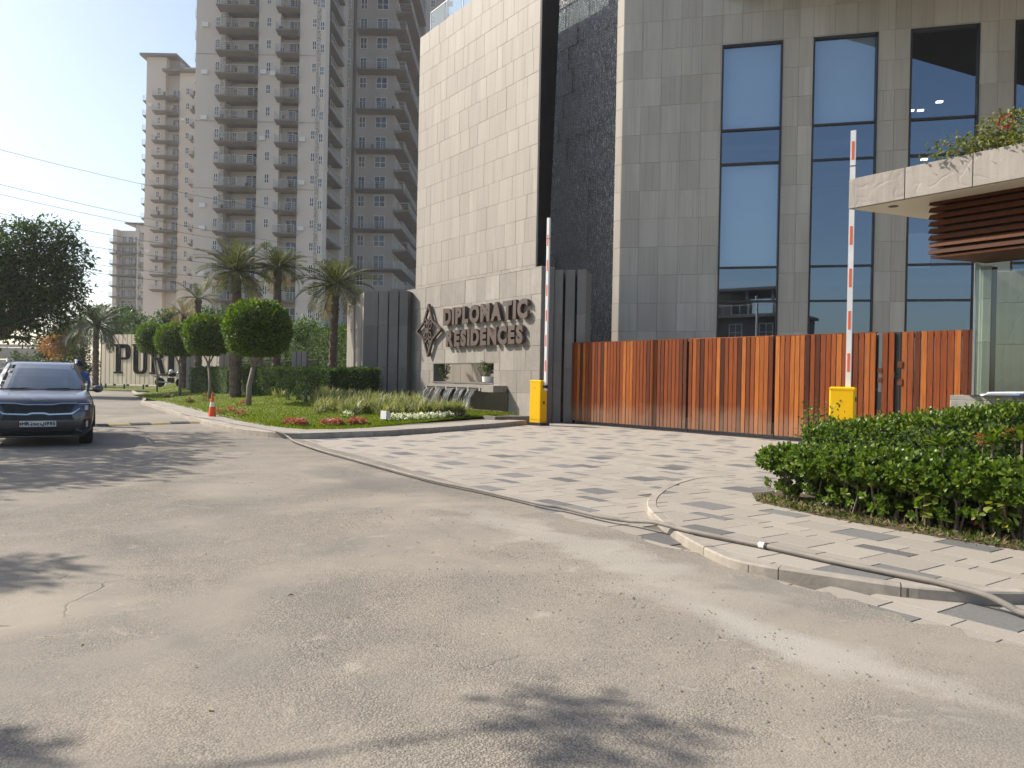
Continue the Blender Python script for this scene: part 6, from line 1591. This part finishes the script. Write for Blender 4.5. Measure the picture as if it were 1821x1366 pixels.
palm_px(491,668,494,476,56,35,'tall palm with shaggy dark trunk between the other two big palms',.185,36,dry=4)
palm_px(352,660,352,530,46,44,'thin palm with few drooping fronds above the third round tree',.20,16,dry=3)
palm_px(327,660,326,558,36,47,'short palm with dry straw coloured upright fronds',.18,18,key='dry')
palm_px(170,690,171,578,62,60,'dark palm standing beside the hoarding edge',.22,40,key='dark',group='palms by the road')
palm_px(120,690,118,596,44,72,'dark bushy palm farther back, behind the person',.2,30,key='dark',group='palms by the road')
palm_px(150,690,140,585,44,82,'hazy dark palm farthest back along the road',.2,30,key='dark',group='palms by the road')

# ---------------------------------------------------------------- clipped hedges
def hedge(a, b, w, z0, z1, label, n, ls, mt='hedge', group='clipped hedges', rough=.05, name='hedge', core=True):
    a = Vector(a); b = Vector(b); d = (b-a); Lh = d.length; ang = math.atan2(d.y, d.x); r_ = empty(name, (a.x,a.y,0), ang, label, 'hedge', group)
    u = rng.random((n,3)); f = rng.random(n); A_ = np.array([Lh*w, Lh*(z1-z0), w*(z1-z0)]); A_ = A_/A_.sum()
    P = np.c_[u[:,0]*Lh, (u[:,1])*w, z0+u[:,2]*(z1-z0)]; out = np.zeros((n,3))
    top = f < A_[0]*1.2; fr = (~top) & (f < A_[0]*1.2+A_[1]*.9); en = ~(top|fr)
    P[top,2] = z1; out[top,2] = 1; P[fr,1] = 0; out[fr,1] = -1
    sd_ = rng.random(n) < .5; P[en & sd_,0] = 0; out[en & sd_,0] = -1; P[en & ~sd_,0] = Lh; out[en & ~sd_,0] = 1
    P += out*(rng.random((n,1))*-.10+.02) + rng.normal(size=(n,3))*rough*.5 + out*(rough*np.sin(P[:,:1]*5)*np.cos(P[:,2:]*6))
    D = nrm(out*.7+rand_dirs(n)*.8+np.array([0,0,.3])); Nv = nrm(out+rand_dirs(n)*.7+np.array([0,0,.3])); sz = ls*rng.uniform(.7,1.3,n)
    leaf_obj('foliage', P, D, Nv, sz, sz*.55, M[mt], r_, 'diamond')
    if core: MB().box(.07,Lh-.07,.07,w-.07,z0,z1-.07).build('inner_twigs', M['hedge_solid'], r_)  # dark block stands in for the shade inside the hedge
    return r_
def hp_(px, D): v = dp(px, 660, D); return (v.x, v.y, 0)
def zz(py, px, D): return dp(px, py, D).z
hedge(hp_(458,33.0), hp_(586,30.6), 1.4, .3, zz(656,520,31.5), 'long low clipped hedge between the largest round tree and the nearest palm', 9000, .075)
hedge(hp_(597,30.8), hp_(653,30.4), 1.3, .2, zz(656,625,30.5), 'short clipped hedge block between the nearest palm and the corner fins', 5200, .075)
hedge(hp_(337,42), hp_(402,37), 1.4, .2, zz(655,370,39), 'dark low clipped hedge behind the second and third round trees', 5000, .09)
hedge(hp_(405,37), hp_(456,33.6), 1.4, .3, zz(656,430,35), 'low clipped hedge behind the trunk of the largest round tree', 4000, .08)
hedge((-13.5,46,0), (-7.6,37.4,0), 1.6, 1.2, 3.75, 'tall shaggy climber covered hedge behind the palms', 12000, .13, rough=.22)
hedge((-24,62,0), (-14,47,0), 1.6, .3, 3.5, 'far end of the tall boundary hedge behind the round trees', 8000, .16, rough=.25)

# ---------------------------------------------------------------- strap leaved plants and flowers on the lawn
def tuft_arrays(base, n, ln, wd, spread=1.0):
    az = rng.random(n)*2*math.pi; el = np.clip(rng.normal(1.0,.32,n), .25, 1.5); l = ln*rng.uniform(.6,1.15,n); b = np.array(base)
    d = np.c_[np.cos(az)*np.cos(el), np.sin(az)*np.cos(el), np.sin(el)]; s = np.c_[-np.sin(az), np.cos(az), np.zeros(n)]
    o = np.c_[rng.normal(size=(n,2))*.05*spread, np.zeros(n)]
    p0 = b+o; p1 = p0+d*l[:,None]*.55; d2 = nrm(d*np.array([1.25,1.25,.55])+np.array([0,0,-.15])); p2 = p1+d2*l[:,None]*.45
    w = wd*rng.uniform(.7,1.2,n)[:,None]*.5
    V = np.stack([p0-s*w*.6, p0+s*w*.6, p1+s*w, p1-s*w, p2], 1).reshape(-1,3); i = (np.arange(n)*5)[:,None]
    F = np.concatenate([np.array([[0,1,2]])+i, np.array([[0,2,3]])+i, np.array([[3,2,4]])+i]); return V, F
def merge(parts):
    Vs = []; Fs = []; o = 0
    for V, F in parts: Vs.append(V); Fs.append(F+o); o += len(V)
    return np.concatenate(Vs), np.concatenate(Fs)
parts = []
for _ in range(175):
    px = random.uniform(566, 822); lo = 741 if px > 640 else 712+29*(px-566)/74; hi = 716 if px > 620 else 705
    if px > 745: hi = 735 + (px-745)*.07
    py = random.uniform(hi, lo); b = lawn_px(px, py); parts.append(tuft_arrays(b, 26, .60, .036))
for _ in range(70): parts.append(tuft_arrays(lawn_px(random.uniform(562,690), random.uniform(712,738)), 24, .55, .036))
V, F = merge(parts); tag(inst('strap_leaf_bed', np_mesh('strap_leaf_bed', V, F, M['strap'])), 'bed of pale green striped strap leaves along the wall', None, None, 'stuff')
def strap_plant(px, py, mt, label, n=46, ln=.5):
    b = lawn_px(px, py); r_ = empty('strap_plant', b, 0, label, 'plant', 'strap leaved plants'); V, F = merge([tuft_arrays((random.gauss(0,.18),random.gauss(0,.1),0), n//3, ln, .04) for _ in range(3)]); inst('leaves', np_mesh('leaves', V, F, M[mt]), r_)
for px, py, mt, l in [(405,696,'strap','pale strap leaved plant between the two largest round trees'),(425,692,'strap','pale strap leaved plant beside the wide palm trunk'),(480,700,'strap','variegated strap leaved plant below the long hedge end'),(500,706,'strap','variegated strap leaved plant in the middle of the lawn, by the hedge'),(520,712,'blue_strap','blue green strap plant before the long hedge'),(545,714,'blue_strap','blue green strap plant just left of the nearest palm foot'),(462,697,'hedge','dark leafy clump at the hedge corner'),(560,704,'blue_strap','blue green strap plant under the nearest palm')]: strap_plant(px, py, mt, l)
def flower(px, py, mt, label, rx=.22, n=140, group='flower clumps on the lawn edge', gp_=None):
    b = lawn_px(px, py) if gp_ is None else gp_; r_ = empty('flower_clump', b, 0, label, 'flowers', group); d = rand_dirs(n); d[:,2] = np.abs(d[:,2]); P = d*np.array([rx,rx*.8,.17])*(.6+.4*rng.random((n,1))); P[:,2] += .03
    leaf_obj('petals', P, nrm(d+rand_dirs(n)*.7), nrm(d+rand_dirs(n)*.3), .055, .05, M[mt], r_, 'diamond'); n2 = 80; d = rand_dirs(n2); d[:,2] = np.abs(d[:,2])*.5; P = d*np.array([rx*1.15,rx,.13]); leaf_obj('leaves', P, d, nrm(rand_dirs(n2)+np.array([0,0,1.])), .08, .03, M['topiary'], r_, 'diamond')
for px, py, l in [(520,757,'coral pink flower clump at the lawn tip nearest the hose'),(537,758,'small pink flower clump next to the lawn tip'),(585,758,'coral pink flower clump in the middle of the three on the kerb'),(600,757,'small coral pink clump touching the middle one'),(637,756,'coral pink flower clump closest to the white garden light'),(628,757,'narrow coral clump beside the one by the garden light')]: flower(px, py, 'pink', l, .26 if 'small' not in l and 'narrow' not in l else .15)
for px, py, l in [(434,721,'faded pink clump at the foot of the largest round tree'),(412,733,'dull pink clump halfway up the lawn edge'),(428,740,'small dull pink clump on the lawn edge before the cone'),(386,737,'pink clump just behind the cone')]: flower(px, py, 'pink', l, .2, 70)
for i, (px, py) in enumerate([(702,748),(717,747),(733,747),(748,746),(764,745),(780,744),(796,743),(812,741)]): flower(px, py, 'white_petal', ['white flower clump beside the garden light','second white flower clump from the garden light','third white flower clump from the garden light','fourth white flower clump from the garden light','fifth white flower clump, under the spouts','sixth white flower clump, before the basin','seventh white flower clump along the kerb','white flower clump nearest the basin rim'][i], .24, 110, 'white flower border')
flower(618, 742, 'white_petal', 'lone white flower clump among the strap leaves', .18, 60, None)
for px, py, l in [(300,707,'dry brown shrublet near the farthest round tree'),(362,706,'dry straw coloured shrublet behind the cone'),(345,716,'dry clump close to the path edge')]:
    b = lawn_px(px, py); r_ = empty('dry_clump', b, 0, l, 'plant', 'dry clumps on the lawn'); V, F = merge([tuft_arrays((random.gauss(0,.3),random.gauss(0,.2),0), 30, .3, .03) for _ in range(4)]); inst('leaves', np_mesh('leaves', V, F, M['palm_dry']), r_)
# grass blades on the lawn
ng = 52000; ii = rng.random(ng)*(NA-1); jj = rng.random(ng)**1.2*(NB-1); LV = np.array([tuple(v.co) for v in lawn_me.vertices]).reshape(NA,NB,3)
i0 = ii.astype(int); j0 = jj.astype(int); fi = (ii-i0)[:,None]; fj = (jj-j0)[:,None]
G_ = LV[i0,j0]*(1-fi)*(1-fj)+LV[i0+1,j0]*fi*(1-fj)+LV[i0,j0+1]*(1-fi)*fj+LV[i0+1,j0+1]*fi*fj
Dg = nrm(rng.normal(size=(ng,3))*.55+np.array([0,0,1.0])); V, F = leaf_verts(G_, Dg, rand_dirs(ng), rng.uniform(.035,.075,ng), .022, 'flat'); tag(inst('lawn_grass', np_mesh('lawn_grass', V, F, M['grass'])), 'short mown grass on the sloping lawn', None, None, 'stuff')

# ---------------------------------------------------------------- niche plants
def sign_pt(u, y, z): t = frame_dir(AZ_SIGN); n = Vector((-t.y, t.x, 0)); v = S0+t*u+n*y; return Vector((v.x,v.y,z))
def potted(u, y, label, h, w, ns, pot):
    r_ = empty('potted_plant', sign_pt(u,y,NZ0+.021), 0, label, 'potted plant', 'plants in the wall niche'); z = 0
    if pot:
        mb = MB(); mb.lathe([(.18,0),(.215,.02),(.235,.20),(.24,.22),(.215,.22),(.20,.19)], 24); mb.build('pot', M['pot'], r_, smooth=False); z = .19
        mb = MB(); mb.lathe([(.198,.185),(.05,.187)], 18); mb.build('potting_soil', M['soil'], r_)
    mb = MB(); P = []; D = []
    for k in range(ns):
        a = k*2.4; e = Vector((w*.55*math.cos(a)*random.uniform(.3,1), w*.4*math.sin(a), z+h*random.uniform(.55,1.0))); tubes(mb, [(.05*math.cos(a),.05*math.sin(a),z-.02), e*.5+Vector((0,0,z*.4)), e], .012, .006, 5)
        for q in range(4):
            c = e-Vector((0,0,.13*q*h)) if q else e
            for m_ in range(7): P.append(c); D.append(Vector((random.gauss(0,1),random.gauss(0,1),random.gauss(.25,.5))))
    mb.build('stems', M['twig'], r_); n = len(P); leaf_obj('leaves', P, np.array(D), nrm(rand_dirs(n)+np.array([0,0,1.])), rng.uniform(.14,.24,n), .035, M['hedge'], r_, 'diamond')
potted(-2.50,.20,'leafy green plant in a low white pot standing in the wall niche',.62,.55,14,True)
potted(-5.75,.25,'thin stemmed plant without visible pot at the shaded end of the niche',.66,.34,6,False)
# plants peeping over the gate
for px, l in ((1092,'spiky plant top peeping over the gate beside the pilaster'),(1120,'dark spiky plant top peeping over the gate under the grey panels')):
    b = dp(px, 606, 27.5); r_ = empty('spiky_plant', (b.x,b.y,0), 0, l, 'plant', 'plants behind the gate'); mb = MB(); mb.tube([(0,0,0),(0,0,2.4)],.06,7); mb.build('stem', M['palm_bark'], r_); V, F = merge([tuft_arrays((0,0,2.35), 30, .62, .05)]); inst('leaves', np_mesh('leaves', V, F, M['palm']), r_)

# ---------------------------------------------------------------- near shrubs, hedge, bed
bedpx = [(1345,892),(1395,903),(1450,916),(1560,937),(1700,961),(1821,980)]; bedf = [xy(gp(x,y,WZ)) for x,y in bedpx]+[(4.9,5.6)]
bed = bedf + [(6.4,7.4),(4.7,8.2),(3.35,9.6),(2.95,9.35)]
mb = MB(); mb.prism(bed, WZ+.002, WZ+.012); tag(mb.build('flower_bed', M['soil']), kind='structure')
def shrub(base, h, rx, label, nt, seed, yellow=0):
    r_ = empty('shrub', base, 0, label, 'shrub', 'shrubs in the near bed'); rs = np.random.default_rng(seed); mb = MB(); tips = []
    nst = 5
    for k in range(nst):
        a = rs.random()*6.28; r0 = .03+.05*rs.random(); e = Vector((rx*.6*math.cos(a)*rs.uniform(.3,1), rx*.6*math.sin(a)*rs.uniform(.3,1), h*rs.uniform(.55,.75))); s0 = Vector((r0*math.cos(a), r0*math.sin(a), -.03))
        m_ = s0.lerp(e,.5)+Vector((rs.normal()*.03, rs.normal()*.03, 0)); tubes(mb, [s0, m_, e], .012+.004*rs.random(), .006, 6)
        for q in range(5): f = e+Vector((rs.normal()*rx*.35, rs.normal()*rx*.35, rs.uniform(.02,.22)*h)); tubes(mb, [m_.lerp(e, rs.uniform(.2,1)), f], .005, .003, 4)
    mb.build('stems', M['twig'], r_)
    d = nrm(rs.normal(size=(nt,3))); rr = .60+.40*rs.random((nt,1))**.6
    C_ = d*rr*np.array([rx,rx,h*.27]); C_[:,2] += h*.73; top = C_[:,2] > h*.93; C_[top,2] = h*.93+rs.random(top.sum())*.05
    low = rs.random(nt) < .05; C_[low,2] = rs.uniform(.16,.36,low.sum())*h; C_[low,:2] *= .8
    outd = nrm(d*np.array([1,1,.6])+np.array([0,0,.45])); per = 13; idx = np.repeat(np.arange(nt), per); m_ = len(idx)
    th = np.tile(np.arange(per)*2.4, nt)+np.repeat(rs.random(nt)*6.28, per); tilt = np.tile(np.linspace(.25,1.25,per), nt)
    o_ = outd[idx]; ref = np.cross(o_, np.array([.3,.2,.93])); ref = nrm(ref); b2 = np.cross(o_, ref)
    D = o_*np.cos(tilt)[:,None]+(ref*np.cos(th)[:,None]+b2*np.sin(th)[:,None])*np.sin(tilt)[:,None]; D += rs.normal(size=D.shape)*.12
    P = C_[idx]-o_*(np.tile(np.linspace(0,.05,per), nt))[:,None]; Nv = nrm(o_+rs.normal(size=D.shape)*.15); sz = rs.uniform(.048,.080,m_)
    leaf_obj('foliage', P, D, Nv, sz, sz*.50, M['shrub'], r_, 'oval', .12)
    if yellow:
        n = 26; P = np.c_[rs.normal(size=n)*.06-.05, rs.normal(size=n)*.05-rx*.75, rs.uniform(.12,.42,n)*h/.75]; D = nrm(np.c_[rs.normal(size=(n,2)), rs.normal(size=n)*.35]); leaf_obj('pale_leaves', P, D, nrm(rs.normal(size=(n,3))*.3+np.array([0,-.4,1.])), rs.uniform(.08,.115,n), rs.uniform(.045,.06,n), M['pale_leaf'], r_, 'oval', .1)
M['pale_leaf'] = leafmat('pale_shrub_leaf', (.12,.17,.025), (.22,.25,.05), (.36,.30,.05), .4, .3)
sl_ = ['shrub at the outer corner of the bed, first from the driveway','second shrub from the driveway corner, bushy with bare forked stems','third shrub from the driveway corner, with slanting crossed stems','shrub in the middle of the bed with long bare forked stems','shrub with large pale leaves low on its stem, beside the middle one','shrub behind the pink petal, dark below and glossy on top','shrub with big yellow green leaves near its foot','shrub at the picture edge with a leaning thick stem']
for i, (px, py, hh, rx, l, yl) in enumerate(zip((1395,1452,1512,1578,1640,1700,1762,1826),(893,905,918,930,942,951,962,972),(.62,.66,.68,.69,.69,.69,.69,.69),(.36,.38,.38,.37,.36,.35,.34,.35),sl_,(0,0,0,0,1,0,1,0))):
    b = gp(px, py, WZ+.012); n_ = Vector((.5,.85,0)).normalized(); b = b+n_*.26; shrub((b.x,b.y,WZ+.01), hh, rx, l, 300, 100+i, yl)
for i, (X_, Y_, hh, l) in enumerate([(3.75,9.0,.60,'inner shrub near the driveway corner'),(4.15,8.4,.62,'inner shrub in the middle of the bed'),(4.5,7.8,.66,'inner shrub below the booth counter'),(4.85,7.1,.68,'inner shrub behind the orange blooms')]): shrub((X_,Y_,WZ+.01), hh, .42, l, 230, 300+i)
ha_, hb2 = gp(1440,765,.92), None
a_ = dp(1425, 765, 9.3); b_2 = dp(1797, 727, 6.95)
mb = None
def sloped_hedge(a, b, w, za, zb, label, n):
    a = Vector((a.x,a.y,0)); b = Vector((b.x,b.y,0)); d = b-a; Lh = d.length; r_ = empty('clipped_hedge', (a.x,a.y,0), math.atan2(d.y,d.x), label, 'hedge')
    u = rng.random(n); f = rng.random(n); P = np.c_[u*Lh, rng.random(n)*w, np.zeros(n)]; ztop = za+(zb-za)*u; out = np.zeros((n,3)); top = f < .5; fr = (f >= .5) & (f < .86); en = f >= .86
    P[:,2] = .15+rng.random(n)*(ztop-.15); P[top,2] = ztop[top]; out[top,2] = 1; P[fr,1] = 0; out[fr,1] = -1; P[en,0] = np.where(rng.random(en.sum())<.6,0,Lh); out[en,0] = np.where(P[en,0]>.1,1,-1)
    P += out*(.03-.11*rng.random((n,1)))+rng.normal(size=(n,3))*.025
    D = nrm(out*.8+rand_dirs(n)*.8+np.array([0,0,.35])); Nv = nrm(out+rand_dirs(n)*.6+np.array([0,0,.5])); sz = rng.uniform(.035,.058,n); leaf_obj('foliage', P, D, Nv, sz, sz*.55, M['shrub'], r_, 'oval', .15)
    mb = MB(); mb.add([(.05,.06,.05),(Lh-.05,.06,.05),(Lh-.05,w-.06,.05),(.05,w-.06,.05),(.05,.06,za-.09),(Lh-.05,.06,zb-.09),(Lh-.05,w-.06,zb-.09),(.05,w-.06,za-.09)],[(0,3,2,1),(4,5,6,7),(0,1,5,4),(1,2,6,5),(2,3,7,6),(3,0,4,7)]); mb.build('inner_twigs', M['hedge_solid'], r_)  # solid core painted dark like the shaded hedge interior
sloped_hedge(a_, b_2, .55, a_.z, b_2.z, 'flat topped clipped hedge between the shrubs and the booth counter', 12000)
# broad leaved plants and orange blooms inside the bed
for px, py, D, mt, l in ((1678,775,7.15,'shrub','broad leaved plant rising between the hedge and the shrubs'),(1765,770,6.95,'shrub','broad leaved plant under the booth counter'),(1818,764,6.8,'shrub','broad leaved plant at the picture edge by the counter')):
    b = dp(px, py+9, D); r_ = empty('broad_leaf_plant', (b.x,b.y,WZ), 0, l, 'plant', 'broad leaved plants'); n = 26; az = rng.random(n)*6.28; el = rng.uniform(.1,1.2,n); D_ = np.c_[np.cos(az)*np.cos(el),np.sin(az)*np.cos(el),np.sin(el)]; leaf_obj('leaves', np.tile(np.array([[0,0,b.z-WZ-.05]]),(n,1)), D_, np.tile([[0,0,1.]],(n,1))+rand_dirs(n)*.2, rng.uniform(.13,.2,n), rng.uniform(.045,.065,n), M[mt], r_, 'oval', .15); mb = MB(); mb.tube([(0,0,0),(0,0,b.z-WZ-.03)],.01,6); mb.build('stem', M['twig'], r_)
for px, py, D, rx, l in ((1748,774,6.98,.05,'small orange bloom among the shrub tops'),(1806,766,6.85,.08,'wide orange bloom by the booth counter')):
    b = dp(px, py+6, D+.1); r_ = empty('orange_bloom', (b.x,b.y,WZ), 0, l, 'flowers', 'orange blooms'); n = 60; d = rand_dirs(n); P = d*np.array([rx,rx,.03])+np.array([0,0,b.z-WZ]); leaf_obj('petals', P, d, rand_dirs(n), .035, .022, M['orange_leaf'], r_, 'diamond'); mb = MB(); mb.tube([(0,0,0),(0,0,b.z-WZ)],.006,5); mb.build('stem', M['twig'], r_)
b = gp(1740,944,WZ+.03); flower(0,0,'red_petal','single crimson flower low on the soil under the shrubs',.035,22,None,b)
b = gp(1715,932,WZ+.03); flower(0,0,'white_petal','small white flower low on the soil under the shrubs',.03,14,None,b)
# dry litter and weeds on the bed edge
nw = 1500; t = rng.random(nw)*5.4; k = np.minimum(t.astype(int), 5); fr_ = (t-k)[:,None]; BF = np.array(bedf); P = BF[k]*(1-fr_)+BF[np.minimum(k+1,6)]*fr_; P = P+np.array([.5,.85])*(.02+rng.random((nw,1))**1.5*.55)
P = np.c_[P, np.full(nw, WZ+.012)]; D = nrm(rng.normal(size=(nw,3))*np.array([1,1,.45])+np.array([0,0,.35])); V, F = leaf_verts(P, D, rand_dirs(nw), rng.uniform(.03,.10,nw), rng.uniform(.008,.018,nw), 'flat'); tag(inst('weeds', np_mesh('weeds', V, F, M['palm_dry'])), 'dry weeds and leaf litter along the bed edge', None, None, 'stuff')
nw2 = 900; q = rng.integers(0,nw,nw2); V, F = leaf_verts(P[q]+rng.normal(size=(nw2,3))*np.array([.05,.05,0]), nrm(rng.normal(size=(nw2,3))*.7+np.array([0,0,.8])), rand_dirs(nw2), rng.uniform(.03,.075,nw2), .02, 'diamond'); tag(inst('green_weeds', np_mesh('green_weeds', V, F, M['hedge'])), 'small green weeds on the soil under the shrubs', None, None, 'stuff')

# ---------------------------------------------------------------- creeper on the booth canopy
r_ = empty('flowering_creeper', (4.6,7.9,CT), 0, 'trailing green creeper with pink blossom on top of the booth canopy', 'creeper'); P = []; mb = MB()
for px, py, qx, qy, D in [(1830,262,1652,280,7.75),(1830,250,1665,262,7.8),(1830,240,1700,262,7.7),(1830,250,1742,232,7.6),(1830,262,1770,262,7.5),(1830,232,1760,215,7.6),(1840,225,1795,208,7.5),(1840,250,1720,270,7.6),(1840,255,1690,276,7.7),(1840,235,1735,250,7.7)]:
    a = dp(px,py,D-.55)-Vector((4.6,7.9,CT)); b = dp(qx,qy,D)-Vector((4.6,7.9,CT)); pts = limb_to(a, b, .12, 8); tubes(mb, pts, .006, .003, 4)
    for _ in range(125): t = random.random()**.75; i = min(6, int(t*7)); p = pts[i].lerp(pts[i+1], t*7-i); P.append(tuple(p+Vector((random.gauss(0,.045),random.gauss(0,.08),random.gauss(0,.035)))))
mb.build('stems', M['twig'], r_); P = np.array(P); P[:,2] = np.maximum(P[:,2], .005); n = len(P); leaf_obj('leaves', P, nrm(rand_dirs(n)+np.array([-.3,-.2,.1])), nrm(rand_dirs(n)*.7+np.array([0,-.3,.8])), rng.uniform(.03,.055,n), .028, M['bougainvillea'], r_, 'diamond')
c = np.array(dp(1788,216,7.5)-Vector((4.6,7.9,CT))); n = 70; d = rand_dirs(n); leaf_obj('blossom', c+d*np.array([.06,.06,.045]), d, rand_dirs(n), .04, .032, M['pink_flower'] if 'pink_flower' in M else M['red_petal'], r_, 'diamond')

# ---------------------------------------------------------------- loose gravel on the worn road strip
mb = MB(); ngv = 750; V = []; F = []
def strip_pt():
    t = random.random(); s = random.gauss(0,1)
    P_ = [(-7.0,17.0),(-3.5,12.2),(-.6,8.4),(.9,6.2),(1.8,4.6),(2.5,3.6)]; k = min(4, int(t*5)); u = t*5-k; x_ = P_[k][0]*(1-u)+P_[k+1][0]*u; y_ = P_[k][1]*(1-u)+P_[k+1][1]*u; w = .45; return x_-.8+s*w*.8, y_-.5+s*w*.5
for _ in range(ngv):
    x_, y_ = strip_pt(); r0 = random.uniform(.004,.012)*(1.5 if random.random()<.05 else 1); b = len(V); a = random.random()*6.28
    for i in range(5): V.append((x_+r0*math.cos(a+i*1.257)*random.uniform(.7,1.2), y_+r0*math.sin(a+i*1.257)*random.uniform(.7,1.2), .0))
    V.append((x_,y_,r0*random.uniform(.7,1.1))); 
    for i in range(5): F.append((b+i, b+(i+1)%5, b+5))
M['gravel'] = pbr('gravel_stone', (.12,.11,.095), (.27,.245,.205), 40, .9)
tag(inst('gravel', np_mesh('gravel', V, F, M['gravel'])), 'loose gravel scattered along the worn road strip', None, None, 'stuff')

nl = 90; P = np.c_[rng.uniform(-6,3.2,nl), rng.uniform(2.9,13,nl), np.full(nl,.004)]; P = P[P[:,0]*1.65+P[:,1] < 8.6]; nl = len(P); D = nrm(np.c_[rng.normal(size=(nl,2)), rng.uniform(0,.35,nl)]); V, F = leaf_verts(P, D, nrm(rng.normal(size=(nl,3))*.3+np.array([0,0,1.])), rng.uniform(.018,.05,nl), rng.uniform(.008,.02,nl), 'diamond'); tag(inst('leaf_litter', np_mesh('leaf_litter', V, F, M['palm_dry'])), 'a few dry leaves lying on the road', None, None, 'stuff')
# ---------------------------------------------------------------- air
m_ = bpy.data.materials.new('haze_air'); m_.use_nodes = True; nt = m_.node_tree; nt.nodes.clear(); out = nt.nodes.new('ShaderNodeOutputMaterial'); pv = nt.nodes.new('ShaderNodeVolumePrincipled')
pv.inputs['Color'].default_value = (.93,.95,1,1); pv.inputs['Density'].default_value = .00036; pv.inputs['Anisotropy'].default_value = .35
L(nt, pv.outputs[0], out.inputs['Volume'])
tag(MB().box(-320,160,-60,420,-1.2,112).build('haze', m_), kind='stuff')
#@@END@@
